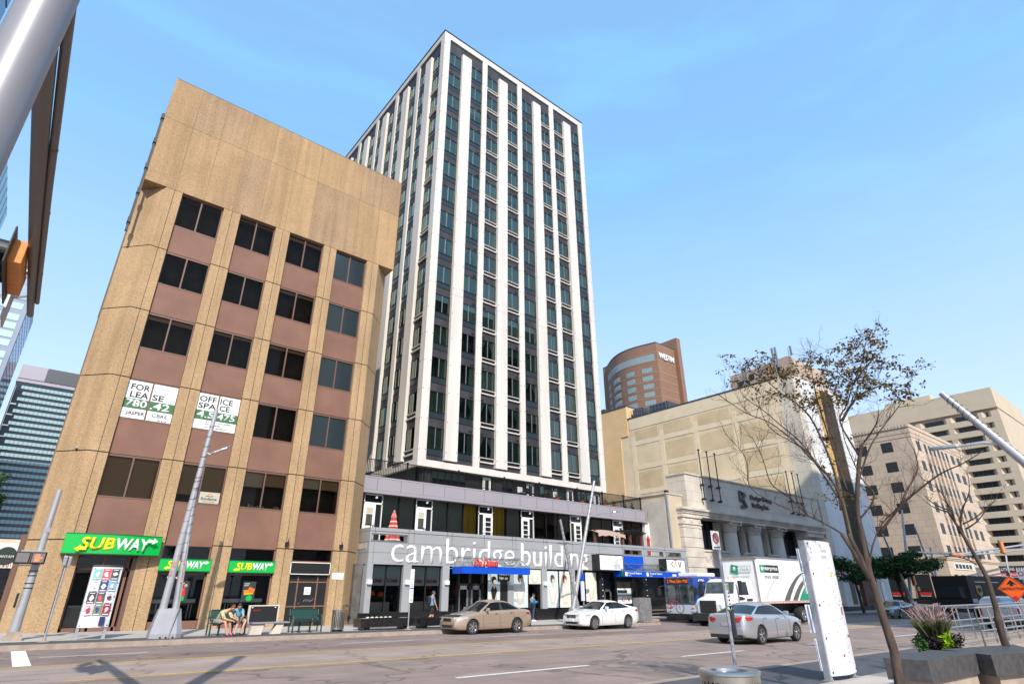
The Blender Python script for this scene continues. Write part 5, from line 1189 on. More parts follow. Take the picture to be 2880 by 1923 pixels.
# ================================================================ pale stone corner building
t = thing('stone_office', (130, 40, -.3), 'pale stone corner office building with steak house signs at street level', 'building')
X0 = 118.38
mb = MB(); mb.box(X0, 149, Y0, 56, -.6, 28.7, 0); mb.build('wall', ['deco_blocks'], t)
mb = MB(); mb.box(X0-.12, 149.1, Y0-.12, 56.1, 28.7, 29.3, 0); mb.box(X0-.06, 149, Y0-.06, 56, 27.7, 27.85, 0); mb.box(X0-.06, 149, Y0-.06, 56, 26.95, 27.05, 0)
for k in range(42): mb.box(X0-.2, X0-.1, Y0+.1+k*.55, Y0+.4+k*.55, 28.75, 29.2, 0)
mb.build('cornice', ['deco_stone'], t)
mb = MB(); mb.box(X0-.25, 149.2, Y0-.25, 56, 6.55, 7.0, 0); mb.box(X0-.12, 149.1, Y0-.12, 56, 6.3, 6.55, 0); mb.build('string_course', ['deco_stone'], t)
mb = MB(); mb.box(X0-.1, 149.2, Y0-.1, 56, -.7, .5, 0); mb.build('granite_base', ['black_granite'], t)
rows_ = [26.5-3.57*k for k in range(6)]
for z in rows_:
    for ya, yb in ((34.85, 36.7), (39.1, 41.2), (44.2, 46.2), (48.5, 50.5)):
        mb = MB(); mb.box(X0-.02, X0+.06, ya, yb, z-1.75, z, 0); w = mb.build('window', ['black'], t)
        mb = MB(); mb.box(X0-.05, X0-.02, ya+.08, yb-.08, z-1.68, z-.08, 0); mb.build('pane', ['win_mid'], w)
for ci, xc in enumerate((121.3, 124.9, 127.3, 129.7, 132.2, 134.6, 137.0, 140.6, 144.4)):
    for ri, z in enumerate(rows_):
        wd = .95 if ci in (0, 7, 8) else .62
        mb = MB(); mb.box(xc-wd, xc+wd, Y0-.02, Y0+.1, z-1.75, z, 0); w = mb.build('window', ['black'], t); mb = MB(); mb.box(xc-wd+.08, xc+wd-.08, Y0-.04, Y0-.02, z-1.68, z-.08, 0); mb.build('pane', ['win_mid'], w)
    if ci in (1, 2, 3, 4, 5, 6):
        mb = MB()
        for z in rows_[:-1]: mb.box(xc-.62, xc+.62, Y0-.02, Y0, z-3.5, z-1.85, 0)
        each(mb, 'carved_spandrel', ['bark_stone'] if 'bark_stone' in M_ else ['stone_dark'], t)
        mb = MB(); mb.box(xc-.7, xc+.7, Y0-.6, Y0-.2, 7.0, 7.7, 0); mb.build('balcony_grille', ['black'], t)
mb = MB()
for k in range(5): mb.box(X0-.03, X0, 42.2, 43.2, 8+k*3.6, 9.9+k*3.6, 0)
each(mb, 'stone_relief', ['stone_blocks'], t)
for ya, yb in ((34.8, 36.85), (38.75, 41.0), (43.5, 45.7), (48, 50.5)):
    mb = MB(); mb.box(X0-.14, X0+.1, ya-.15, yb+.15, .5, 4.15, 0); w = mb.build('shop_window', ['black'], t); mb = MB(); mb.box(X0-.17, X0-.13, ya, yb, .55, 4.0, 0); mb.build('pane', ['win_dark'], w)
    if ya < 42:
        s_ = thing('restaurant_sign', (X0-.2, (ya+yb)/2, .7), 'black sign with red band low in the %s dark ground-floor window' % ('right-hand' if ya < 36 else 'left-hand'), 'sign', 'steak house window signs')
        mb = MB(); mb.box(X0-.3, X0-.2, ya+.1, yb-.1, .7, 1.75, 0); mb.box(X0-.32, X0-.3, ya+.16, yb-.16, 1.0, 1.4, 1); mb.build('board', ['black', 'red'], s_); text("CHOP STEAK", (X0-.33, yb-.3, 1.05), w=yb-ya-.6, h=.3, right=(0, -1, 0), mat='red', parent=s_, ext=.01)
        text('STEAK HOUSE', (X0-.33, yb-.3, .78), w=yb-ya-.6, h=.16, right=(0, -1, 0), mat='letter_white', parent=s_, ext=.01)
mb = MB(); mb.box(121.2, 132.0, Y0-.12, Y0, 4.9, 5.9, 0)
for k in range(5): mb.box(121.6+k*1.9, 123.1+k*1.9, Y0-.14, Y0-.12, 5.05, 5.75, 1)
mb.build('name_band', ['white', 'text_dark'], t)
for xc in (120.9, 124.5, 128.5, 134, 139): mb = MB(); mb.box(xc-.8, xc+.8, Y0-.08, Y0, .6, 4.1, 0); mb.build('shop_pane', ['win_dark'], t)
# ================================================================ banded concrete block beyond
t = thing('concrete_office', (235, 60, -.3), 'large tan concrete office block with long dark strip windows, farthest right', 'building')
XB = 224.
mb = MB(); mb.box(XB+1.4, 262, 35.2, 95, -.5, 60.2, 0); mb.build('core_wall', ['brut'], t)
mb = MB(); mb.box(XB, 262, 35.0, 95, 54.0, 60.4, 0); mb.box(XB+4, 262, 52, 66, 60.4, 63, 0); mb.build('blank_top', ['brut'], t)
bands = [53.1-3.5*k for k in range(15)]
segs = [(37.0, 39.3), (40.3, 47.6), (48.9, 56.2), (57.5, 64.8), (66, 73), (74.5, 82), (83, 90)]
for k, z in enumerate(bands):
    mb = MB(); zt = z-1.75
    mb.box(XB, XB+1.4, 35.0, 95, zt-1.75+.0, zt, 0)
    for a, b_ in zip([35.0]+[s_[1] for s_ in segs], [s_[0] for s_ in segs]+[95]): mb.box(XB+.02, XB+1.4, a, b_, zt, z, 0)
    for a, b_ in segs: mb.ext([(XB, a, zt), (XB+1.3, a, zt), (XB+1.3, a+1.0, zt), ], (0, 0, 1.75), 0); mb.ext([(XB, b_, zt), (XB+1.3, b_-1.0, zt), (XB+1.3, b_, zt)], (0, 0, 1.75), 0)
    mb.build('floor_band', ['brut'], t)
    for a, b_ in segs[:4]:
        mb = MB(); mb.quad((XB+1.25, b_, zt), (XB+1.25, a, zt), (XB+1.25, a, z), (XB+1.25, b_, z)); n_ = int((b_-a)/1.1)
        for q in range(1, n_): y = lerp(a, b_, q/n_); mb.box(XB+1.18, XB+1.25, y-.05, y+.05, zt, z, 1)
        mb.build('strip_window', ['win_dark', 'alu_dark'], t)
s_ = thing('leasing_banner', (XB-.5, 45, 5.5), 'black and red office leasing banner low on the banded concrete block', 'banner')
mb = MB(); mb.box(XB-.3, XB-.1, 36.5, 52, 5.2, 8.2, 0); mb.box(XB-.36, XB-.3, 40, 52, 5.3, 6.5, 1); mb.box(XB-.36, XB-.3, 36.6, 39, 5.3, 8, 2); mb.build('sheet', ['text_dark', 'red', 'blue'], s_)
text('OFFICE SOLUTIONS AVAILABLE', (XB-.4, 51.5, 6.9), w=12, h=.8, right=(0, -1, 0), mat='letter_white', parent=s_, ext=.02); text('SPACE AVAILABLE', (XB-.4, 48, 5.55), w=7, h=.65, right=(0, -1, 0), mat='letter_white', parent=s_, ext=.02)
# ================================================================ towers on the left
t = thing('striped_tower', (-10, 410, 0), 'distant dark glass tower with pale green horizontal stripes and a grey top', 'building')
YT = 400.; X0, X1, ZT_ = -24.1, 8, 118.3
mb = MB(); mb.box(X0, X1, YT, YT+30, 0, 108.5, 0); mb.build('glass_wall', ['win_stripe'] if 'win_stripe' in M_ else ['win_dark'], t)
mb = MB(); mb.box(X0, X0+11.5, YT-.8, YT+30, 110.5, ZT_, 0); mb.box(X0+11.6, X1, YT-.8, YT+30, 110.5, ZT_, 1); mb.box(X0-.4, X1, YT-.4, YT+30, 108.5, 110.5, 0); mb.build('crown', ['mauve', 'alu_dark'], t)
mb = MB(); k = 0; z = 106.5
while z > 2:
    mb.box(X0+2.8+(1.3 if k % 2 else 0), X1, YT-.35, YT, z-1.75, z, 0)
    z -= 3.35; k += 1
for q in range(16): x = X0+4+q*1.9; mb.box(x-.06, x+.06, YT-.4, YT-.36, 3, 106.5, 1)
mb.build('window_band', ['stripe_glass'] if 'stripe_glass' in M_ else ['hotel_glass'], t) if False else mb.build('window_band', ['stripe_glass', 'black'], t)
mb = MB(); 
for k in range(7): mb.box(X0+.5, X0+3.2, YT-.5, YT-.3, 60-k*.1+k*6, 60.25+k*6, 0)
mb.box(X0+.4, X0+.6, YT-.5, YT-.3, 40, 106, 0); mb.build('corner_frame', ['alu'], t)
t = thing('glass_tower', (-40, 305, 0), 'pale blue glass tower at the left edge, behind the traffic signal arm', 'building')
Xc, YG, ZG = -22.3, 290., 120.9
mb = MB(); mb.box(-75, Xc, YG, 336, 0, ZG, 0); mb.build('frame_wall', ['tower_frame'], t)
mb = MB(); z = ZG-9.5; k = 0
while z > 2:
    for x in (-75, -66.5, -58, -49.5, -41, -32.5): 
        mb.box(x+.6, x+8.0 if x < -33 else Xc-1.6, YG-.15, YG, z-2.7, z, 0)
    z -= 3.75 if k % 4 else 5.0; k += 1
mb.build('window_band', ['sky_glass'], t)
mb = MB(); z = ZG-7
while z > 2:
    for q in range(8): y = YG+1.5+q*5.5; mb.box(Xc, Xc+.15, y, y+4.6, z-3.1, z, 0)
    z -= 3.7
mb.build('side_window', ['side_glass'], t)
mb = MB(); mb.box(-60, Xc-1.5, YG-.2, YG, ZG-7.8, ZG-1.2, 0); mb.build('crown_panel', ['panel_blue'], t)
t = thing('corner_tower', (-30, 70, 0), 'dark blue glass tower cut by the top left corner of the frame', 'building')
mb = MB(); mb.box(-60, -20, 30, 84, -.3, 118, 0); mb.build('frame_wall', ['side_glass'], t)
mb = MB(); z = 117
while z > 3:
    for q in range(11): mb.box(-20, -19.9, 30.5+q*4.9, 34.9+q*4.9, z-3.0, z, 0)
    z -= 3.6
mb.build('side_window', ['deep_glass'], t)
t = thing('teal_tower', (-30, 115, 0), 'teal glass slab seen as a sliver behind the signal head at the left edge', 'building')
mb = MB(); mb.box(-60, -20, 90, 145.2, -.3, 75.6, 0); mb.build('glass_wall', ['teal_glass'], t)
mb = MB()
for q in range(14): mb.box(-20, -19.9, 91+q*3.9, 91.15+q*3.9, 0, 75.5, 0)
mb.build('fin', ['alu'], t)
t = thing('cafe_building', (-8, 56, 0), 'low cafe front with a pale sign at the far end of the side street', 'building')
mb = MB(); mb.box(-30, .1, 52, 66, -.2, 4.9, 0); mb.build('wall', ['stone_grey'], t)
mb = MB(); mb.box(-10, .05, 51.6, 52, 3.1, 4.6, 0); mb.build('sign_fascia', ['sign_white'], t)
mb = MB(); mb.box(-10, .05, 51.8, 52, .2, 3.0, 0); mb.build('shop_pane', ['win_dark'], t)
mb = MB(); mb.lathe((-.5, 51.55, 3.85), [(0, 0), (.55, 0), (.55, .05)], 20, 'y', 0); mb.build('sign_disc', ['text_dark'], t); text('YANYAM', (-.95, 51.48, 3.72), w=.85, h=.16, mat='letter_white', parent=t, ext=.01); text("780.701", (-1.1, 51.58, 3.2), w=1.0, h=.2, mat='red', parent=t, ext=.01)
# ================================================================ slab tower across the street, behind the viewer: it shades the right half of the far side and shows in the windows
t = thing('opposite_tower', (50, -25, 0), 'dark office slab on the near side of the street, seen only as reflections in windows', 'building')
mb = MB(); mb.box(30.0, 78, -44, -13, -.5, 54, 0); mb.build('wall', ['opp_wall'], t)
mb = MB()
for k in range(13): mb.box(30.5, 77.5, -13, -12.85, 3+k*3.7, 5+k*3.7, 0)
mb.build('strip_window', ['win_mid'], t)
# ================================================================ street furniture
def PG(x, d=.15): return gz(x)+d
# ---- big signal pole next to the camera with its arm over the street
t = thing('traffic_signal', (-.9, 4.55, PG(-.9)), 'huge close grey signal pole and arm with orange-backed signal, top left corner', 'traffic signal')
mb = MB(); mb.tube([(-.9, 4.55, PG(-.9)), (-.9, 4.55, 5), (-.9, 4.55, 12.4)], [.17, .165, .155], 40, 0); mb.lathe((-.9, 4.55, PG(-.9)), [(0, .0), (.3, .0), (.3, .04), (.2, .1), (.17, .5)], 24, 'z', 0); mb.build('pole', ['pole_grey'], t, smooth='auto')
mb = MB(); mb.tube([(-1.0, 4.6, 6.3), (-.995, 6.6, 6.3), (-.98, 8.2, 6.3), (-.93, 12.9, 6.3)], [.092, .085, .08, .052], 24, 0); mb.box(-1.05, -.8, 4.45, 4.7, 6.15, 6.45, 0); mb.build('mast_arm', ['arm_shade_grey'], t, smooth='auto')
mb = MB(); mb.tube([(-.865, 4.65, 6.36), (-.87, 8.2, 6.33), (-.85, 12.25, 6.31)], [.045, .042, .033], 16, 0)
for y in (7.35, 8.9, 11.0): mb.tube([(-.867, y, 6.335), (-.867, y+.03, 6.335)], .047, 16, 0)
mb.build('upper_arm', ['arm_shade_grey'], t, smooth='auto')
hd = MB(); xp, zc = -1.2, 6.2                                   # head lies on its side along the arm
hd.box(xp-.012, xp+.012, 9.82, 11.5, 5.86, 6.46, 1); hd.build('backplate', ['black', 'plastic'], t, bevel=.01)
mb = MB(); mb.box(xp+.012, xp+.17, 10.02, 11.3, 5.98, 6.34, 0)
for k in range(4): mb.box(xp+.01, xp+.175, 10.01+k*.425, 10.03+k*.425, 5.975, 6.345, 0)
mb.build('signal_housing', ['signal_orange'], t, bevel=.03)
mb = MB(); mb.tube([(xp+.1, 10.2, 6.3), (-1.0, 10.1, 6.36), (-.96, 10.1, 6.34)], .04, 8, 0); mb.tube([(xp+.1, 11.1, 6.3), (-1.0, 11.1, 6.36), (-.96, 11.1, 6.34)], .04, 8, 0); mb.build('bracket', ['galv'], t)
for k in range(3):
    yc = 10.24+.425*k; mb = MB(); mb.lathe((xp-.01, yc, zc), [(.17, 0), (.165, -.2), (.16, -.34)], 18, 'x', 0, R(-30), R(210)); mb.lathe((xp-.01, yc, zc), [(.175, 0), (.168, -.34)], 18, 'x', 0, R(-30), R(210)); mb.build('visor', ['black'], t)
    mb = MB(); mb.lathe((xp-.015, yc, zc), [(.14, 0), (.1, -.03), (0, -.04)], 16, 'x', 0); mb.build('lens', ['red' if k == 2 else 'black'], t)
mb = MB(); mb.box(-1.2, -1.17, 11.7, 12.3, 5.75, 6.35, 0); mb.tube([(-1.17, 12, 6.2), (-.92, 12, 6.33)], .02, 6, 0); mb.build('arm_sign', ['galv'], t)
# ---- leaning twin light poles
def wraps(mb, p0, p1, r_, n_, m=0):
    p0, p1 = Vector(p0), Vector(p1)
    for k in range(n_):
        c = p0.lerp(p1, (k+.5)/n_); d = (p1-p0).normalized(); a = d.orthogonal().normalized(); b_ = d.cross(a)
        mb.tube([c+a*r_*math.cos(q*math.pi/6)+b_*r_*math.sin(q*math.pi/6)+Vector((0, 0, .06*math.cos(q*math.pi/6))) for q in range(13)], .008, 4, m, cap=False)
def twin(x, y, a, b_, lampdir, lampz, label, lab2=True, basew=(.52, .36), base_h=.95, nw=13, wr=.13):
    z = PG(x); t = thing('street_lamp', (x, y, z), label, 'street lamp', 'leaning twin street lamps')
    mb = MB(); w0, w1 = basew
    rows = []
    for ww, dd, zz in ((w0, .42, z), (w0, .42, z+.14), (w1, .28, z+base_h), (w1-.04, .24, z+base_h+.02)):
        rows.append([(x+ww*cx*sx, y+dd*cy*sy, zz) for cx, cy, sx, sy in ((1, .6, -1, -1), (.6, 1, -1, -1), (.6, 1, 1, -1), (1, .6, 1, -1), (1, .6, 1, 1), (.6, 1, 1, 1), (.6, 1, -1, 1), (1, .6, -1, 1))])
    mb.grid(rows, 0, close=True); mb.add(rows[-1], [tuple(range(8))], 0); mb.build('base', ['lamp_grey'], t)
    A0, A1 = Vector(a[0]), Vector(a[1]); B0, B1 = Vector(b_[0]), Vector(b_[1])
    mb = MB(); mb.tube([A0, A0.lerp(A1, .5), A1], [wr, wr*.85, wr*.62], 18, 0); wraps(mb, A0.lerp(A1, .22), A0.lerp(A1, .93), wr*.9, nw, 1); mb.build('pole', ['lamp_grey', 'black_metal'], t, smooth='auto')
    mb = MB(); mb.tube([B0, B0.lerp(B1, .5), B1], [wr*.95, wr*.8, wr*.5], 18, 0); wraps(mb, B0.lerp(B1, .25), B0.lerp(B1, .97), wr*.82, nw-2, 1); mb.build('pole', ['galv', 'black_metal'], t, smooth='auto')
    L0 = A0.lerp(A1, lampz); d = Vector(lampdir)
    mb = MB(); mb.tube([L0, L0+d*.35+Vector((0, 0, .12)), L0+d], [.045, .035, .03], 8, 0)
    mb.build('lamp_arm', ['galv'], t, smooth='auto')
    mb = MB(); e = L0+d; dn = d.normalized(); sd = dn.cross(Vector((0, 0, 1))).normalized()
    prof = [(0, .05), (.12, .13), (.4, .16), (.62, .1), (.72, .02)]
    mb.grid([[e+dn*s_+sd*w_+Vector((0, 0, h_)) for w_, h_ in ((-q, -.01), (-q*.8, .06), (0, .09), (q*.8, .06), (q, -.01), (0, -.03))] for s_, q in prof], 0, close=True)
    mb.build('luminaire', ['alu'], t)
    return t
lp = twin(4.9, 25.95, ((4.68, 25.95, 1.0), (5.02, 25.9, 8.75)), ((5.1, 25.95, 1.0), (4.86, 25.9, 6.05)), (.22, -.05, .12), .735, 'leaning twin street lamp on a wide white base left of the benches')
for px_, zz in ((4.66, 2.2), (4.70, 2.5), (5.06, 2.3), (5.04, 2.6), (5.08, 1.95)):      # faded red hand prints
    mb = MB(); yy = 25.80; mb.box(px_-.05, px_+.03, yy-.004, yy, zz, zz+.1, 0)
    for q in range(4): mb.box(px_-.05+q*.022, px_-.035+q*.022, yy-.004, yy, zz+.1, zz+.17, 0)
    mb.build('hand_print', ['faded_red'], lp)
tb = thing('service_conduit', (5.0, 25.5, PG(5)), 'thin steel conduit strapped up the front of the lamp base', 'pipe'); mb = MB(); mb.tube([(4.95, 25.5, PG(5)), (5.12, 25.55, 1.1), (5.0, 25.7, 3.4)], .022, 6, 0); mb.build('pipe', ['steel'], tb)
for dx in (-.3, -.12, .1): mb = MB(); mb.tube([(5.0+dx, 25.47, PG(5)), (5.0+dx, 25.47, PG(5)+.06)], .03, 6, 0); mb.build('anchor', ['black'], tb)
twin(26.35, 26.2, ((26.1, 26.2, .45), (28.54, 26.1, 8.35)), ((26.62, 26.2, .45), (25.27, 26.1, 5.66)), (2.3, -.1, .45), .70, 'leaning twin street lamp behind the white sedan, crossing the building name', basew=(.42, .36), base_h=.8, nw=16)
t = bpy.data.objects['street_lamp.001']
mb = MB(); mb.tube([(26.15, 26.15, 4.3), (25.6, 26.0, 4.35), (25.2, 25.9, 4.25)], .03, 6, 0); mb.box(24.8, 25.35, 25.8, 26.0, 4.22, 4.3, 0); mb.build('second_luminaire', ['alu'], t)
twin(83.9, 27, ((83.3, 27, .2), (87.9, 26.8, 11.3)), ((83.8, 27, .2), (79.77, 27, 7.85)), (3.6, 0, .3), .68, 'distant leaning twin street lamp behind the dark green street tree', basew=(.6, .5), wr=.18, nw=3)
twin(94.2, 27, ((93.8, 27, .3), (95.6, 27, 7.0)), ((94.6, 27, .3), (91.77, 27, 9.4)), (-3.2, 0, .3), .95, 'distant twin pole carrying the far traffic signals', basew=(.9, .6), wr=.17, nw=3)
# close leaning pole at the right edge
t = thing('street_lamp', (21.3, 1.0, PG(21)), 'close thick lamp pole leaning in from the right edge above the bare trees', 'street lamp')
mb = MB(); P0, P1, P2 = Vector((20.49, 4.37, 7.09)), Vector((20.75, 3.09, 4.83)), Vector((21.3, .95, PG(21)))
mb.tube([P0, P1, P2], [.085, .125, .17], 18, 0); wraps(mb, P0.lerp(P1, .08), P1, .10, 14, 1); mb.build('pole', ['lamp_grey', 'black_metal'], t, smooth='auto')
mb = MB(); mb.tube([(20.72, 3.25, 5.35), (20.6, 3.83, 5.47), (20.48, 4.38, 5.45)], [.05, .04, .03], 8, 0); mb.build('lamp_arm', ['galv'], t)
mb = MB(); mb.grid([[(20.48-.14*s_, 4.36+.72*s_, 5.45+z) if False else (20.48-.14*s_+w_*.98, 4.36+.72*s_+w_*.19, 5.44+z) for w_, z in ((-q, 0), (-q*.7, .07), (0, .09), (q*.7, .07), (q, 0), (0, -.03))] for s_, q in ((0, .04), (.12, .13), (.5, .16), (.85, .09), (1.0, .02))], 0, close=True); mb.build('luminaire', ['alu'], t)
# ---- pedestrian signal pole at the corner
t = thing('pedestrian_signal', (.62, 27.2, PG(.6)), 'grey corner pole with two walk signals, one lit with a red hand', 'pedestrian signal')
mb = MB(); mb.tube([(.6, 27.2, .3), (.62, 27.2, 2.4), (.64, 27.2, 5.1)], [.15, .115, .085], 16, 0)
for z in (1.9, 2.15, 2.3, 1.75): mb.tube([(.61, 27.2, z), (.61, 27.2, z+.025)], .14, 16, 1)
mb.build('pole', ['lamp_grey', 'black_metal'], t, smooth='auto')
mb = MB(); mb.box(.36, .86, 26.95, 27.45, .1, .28, 0); mb.box(.42, .80, 27.0, 27.4, .28, .42, 0); mb.build('base', ['kerb_concrete'], t)
mb = MB(); mb.box(.36, .43, 27.05, 27.3, 1.15, 1.6, 0); mb.build('push_button', ['black'], t)
for x0, on in ((-.03, 0), (.40, 1)):
    mb = MB(); mb.box(x0, x0+.44, 26.75, 27.0, 2.52, 2.92, 0); h = mb.build('signal_head', ['black'], t, bevel=.03)
    mb = MB(); mb.box(x0+.05, x0+.39, 26.74, 26.75, 2.57, 2.87, 0); mb.build('lens', ['lens_grey'], h)
    if on:
        mb = MB(); mb.box(x0+.13, x0+.26, 26.725, 26.74, 2.60, 2.72, 0)
        for q in range(4): mb.box(x0+.125+q*.036, x0+.15+q*.036, 26.725, 26.74, 2.72, 2.82+.02*(q in (1, 2)), 0)
        mb.obox((x0+.29, 26.732, 2.70), (.04, 0, .035), (0, .007, 0), (-.01, 0, .012), 0); mb.build('red_hand', ['hand_red'], h)
mb = MB(); mb.box(.38, .42, 26.76, 27.0, 2.55, 2.9, 0); mb.box(.1, .75, 27.0, 27.1, 2.93, 2.97, 1); mb.box(.1, .75, 27.0, 27.1, 2.46, 2.5, 1); mb.build('bracket', ['signal_orange', 'galv'], t)
mb = MB(); mb.box(.58, .72, 27.09, 27.1, 3.6, 3.76, 0); mb.build('sticker', ['mauve'], t)
def signpost(x, y, z1, r_, label, name='sign_post', cat='sign', base=True):
    t = thing(name, (x, y, PG(x)), label, cat); mb = MB(); mb.tube([(x, y, PG(x)), (x, y, z1)], r_, 8, 0)
    if base: mb.lathe((x, y, PG(x)), [(.2, 0), (.2, .02), (.06, .03), (.05, .12), (0, .12)], 12, 'z', 1)
    mb.build('post', ['galv', 'kerb_concrete'], t); return t
t = signpost(1.42, 26.0, 2.75, .03, 'thin post with two small sensor boxes in front of the corner entrance', cat='post')
mb = MB(); mb.box(1.30, 1.42, 25.9, 26.1, 2.45, 2.78, 0); mb.box(1.44, 1.54, 25.9, 26.1, 2.42, 2.76, 0); mb.build('sensor_box', ['alu'], t, bevel=.02)
# ---- poster boards
def board(x0, x1, y, z0, z1, foot, label, posters):
    t = thing('poster_board', ((x0+x1)/2, y, foot), label, 'notice board', 'curved street notice boards')
    mb = MB(); N = 10; bow = .10
    f = [(lerp(x0, x1, k/N), y-bow*math.sin(math.pi*k/N)) for k in range(N+1)]
    mb.prism(f + [(x, yy+.02) for x, yy in reversed(f)], z0, z1, 0); mb.build('panel', ['board_white'], t, smooth=False)
    mb = MB(); mb.prism([(x, yy-.01) for x, yy in f] + [(x1, y+.16), (x0, y+.16)], z1+.0, z1+.07, 0); mb.build('top_cap', ['alu_dark'], t)
    for x in (x0+.0, x1-.09):
        mb = MB(); mb.box(x-.02, x+.07, y+.02, y+.14, foot, z1, 0); mb.box(x-.05, x+.12, y-.02, y+.18, foot, foot+.02, 0); mb.build('leg', ['galv'], t)
    mb = MB()
    for x in (x0+.05, x1-.05):
        for k in range(5): z = lerp(z0+.06, z1-.06, k/4); mb.lathe((x, y-bow*math.sin(math.pi*(x-x0)/(x1-x0))-.008, z), [(0, -.006), (.022, 0), (.022, .01)], 8, 'y', 0)
    mb.build('bolt', ['alu_dark'], t)
    return t, lambda x: y-bow*math.sin(math.pi*(x-x0)/(x1-x0))-.004
t, fy = board(2.26, 3.16, 26.4, .5, 2.46, PG(2.5), 'white curved notice board covered with small colour posters by the corner shop', True)
PCOL = [(.10, .30, .28), (.55, .05, .06), (.06, .07, .07), (.35, .38, .42), (.02, .03, .10), (.15, .28, .38), (.03, .025, .025), (.05, .05, .055), (.5, .45, .5), (.55, .28, .36), (.10, .14, .08), (.20, .03, .03)]
for i, c in enumerate(PCOL): mat('poster_ink_%d' % i, c, .5, var=.6, scale=9, var2=tuple(min(1, q*1.5+.03) for q in c))
for i, c in enumerate(PCOL):
    nm = 'poster_ink_%d' % i
    r_, q = divmod(i, 3); x0 = 2.31+q*.265; z1 = 2.40-r_*.385
    p = thing('poster', (x0+.12, 26.3, z1-.36), ['teal and red bird-like', 'bright red', 'grey-green', 'pale striped', 'deep navy', 'light blue', 'black gold', 'black and white', 'pale pink', 'pink silhouette', 'dark green', 'dark red'][i] + ' poster on the white notice board, ' + ['top row', 'second row', 'third row', 'lowest full row'][r_] + ' ' + ['left', 'middle', 'right'][q], 'poster', 'posters pasted on the notice board')
    ya = fy(x0+.01)-.02; yb = fy(x0+.245)-.02
    mb = MB(); mb.add([(x0, ya, z1-.36), (x0+.245, yb, z1-.36), (x0+.245, yb, z1), (x0, ya, z1)], [(0, 1, 2, 3)], 0); mb.build('sheet', [nm], p)
    mb = MB(); rn = random.Random(i+50); y_ = min(ya, yb)-.004
    pts = [(x0+.12+rn.uniform(.03, .085)*math.cos(a*.7), y_, z1-.19+rn.uniform(.05, .12)*math.sin(a*.7)) for a in range(9)]; mb.ext(pts, (0, -.002, 0), 0)
    mb.box(x0+.03, x0+.21, y_-.002, y_, z1-.345, z1-.32, 1); mb.box(x0+.05, x0+.19, y_-.002, y_, z1-.05, z1-.03, 1); mb.build('picture', ['poster_ink_%d' % ((i*5+2) % 12 if i > 4 else 8), 'sign_white'], p)
t = bpy.data.objects.get('poster_board'); mb = MB(); mb.box(2.83, 2.99, 26.27, 26.275, .56, .84, 0); mb.build('torn_flyer', ['blue_dark', 'board_white'], t)
t, fy = board(12.50, 13.62, 5.7, .12, 2.56, PG(13), 'tall close white notice board with scraps of torn yellow and pink paper', False)
rn = random.Random(12); mb = MB(); mb2 = MB()
for k in range(60):
    x, z = rn.uniform(12.6, 13.62), rn.uniform(.25, 2.1); y = fy(x)-.002; s_ = rn.uniform(.003, .007)
    mb.obox((x, y, z), (s_*rn.uniform(.6, 3), 0, s_*rn.uniform(-1, 1)), (0, .001, 0), (0, 0, s_*rn.uniform(.5, 1.8)), rn.choice([0, 0, 1, 2]))
for x, z, a, b_, m_ in ((13.15, 1.93, .17, .035, 3), (13.12, 1.86, .08, .07, 3), (13.28, 1.40, .17, .03, 3), (13.3, 1.15, .16, .16, 4), (13.4, .74, .16, .05, 5), (12.95, .42, .05, .05, 6)):
    y = fy(x)-.004; mb.add([(x, y, z), (x+a, fy(x+a)-.004, z+.01), (x+a*.95, fy(x+a)-.004, z+b_), (x+a*.1, y, z+b_*.9)], [(0, 1, 2, 3)], m_)
mb.build('paper_scrap', ['black', 'text_grey', 'hair_red', 'scrap_yellow', 'faded_red', 'scrap_pink', 'red'], t)
text('Family', (12.86, fy(12.95)-.02, 2.32), w=.24, h=.08, mat='black', parent=t, ext=.001, shear=.3, bold=-.02); text('First', (12.86, fy(12.9)-.02, 2.21), w=.2, h=.08, mat='black', parent=t, ext=.001, shear=.3, bold=-.02)
mb = MB(); rn = random.Random(3)
for z0, z1, dy in ((1.95, 2.4, .05), (.85, 1.35, .09), (.2, .75, .03), (1.55, 1.9, .03)):
    mb.grid([[(12.48-.02*math.sin(k*2.1)-.01*q, 5.84+dy*k/4, lerp(z0, z1, q/3)) for k in range(5)] for q in range(4)], 0)
mb.build('loose_paper', ['paper_blue'], t)
# ---- benches
def slat_bench(x0, x1, y, label):
    z = PG(x0); t = thing('park_bench', ((x0+x1)/2, y+.3, z), label, 'bench', 'dark green metal benches'); mb = MB()
    for k in range(6): mb.box(x0+.06, x1-.06, y+.06+k*.075, y+.12+k*.075, z+.42, z+.445, 0)
    mb.build('seat', ['bench_green'], t); mb = MB()
    mb.obox(((x0+x1)/2, y+.56, z+.68), ((x1-x0)/2-.08, 0, 0), (0, .012, -.003), (0, .05, .19), 0); mb.tube([(x0+.1, y+.61, z+.88), (x1-.1, y+.61, z+.88)], .025, 8, 0); mb.build('backrest', ['bench_green'], t)
    for x in (x0+.03, x1-.03):
        mb = MB(); mb.tube([(x, y+.05, z), (x, y+.05, z+.55), (x, y+.1, z+.63), (x, y+.3, z+.64), (x, y+.52, z+.62)], .032, 8, 0); mb.tube([(x, y+.5, z+.40), (x, y+.5, z)], .03, 8, 0); mb.tube([(x, y+.5, z+.4), (x, y+.60, z+.88)], .03, 8, 0); mb.build('armrest', ['bench_green'], t, smooth='auto')
    for x in (lerp(x0, x1, .3), lerp(x0, x1, .66)):
        mb = MB(); mb.box(x-.03, x+.03, y+.1, y+.5, z+.37, z+.42, 0); mb.box(x-.03, x+.03, y+.25, y+.31, z, z+.4, 0); mb.box(x-.03, x+.03, y+.1, y+.5, z, z+.03, 0); mb.build('leg', ['bench_green'], t)
    return t
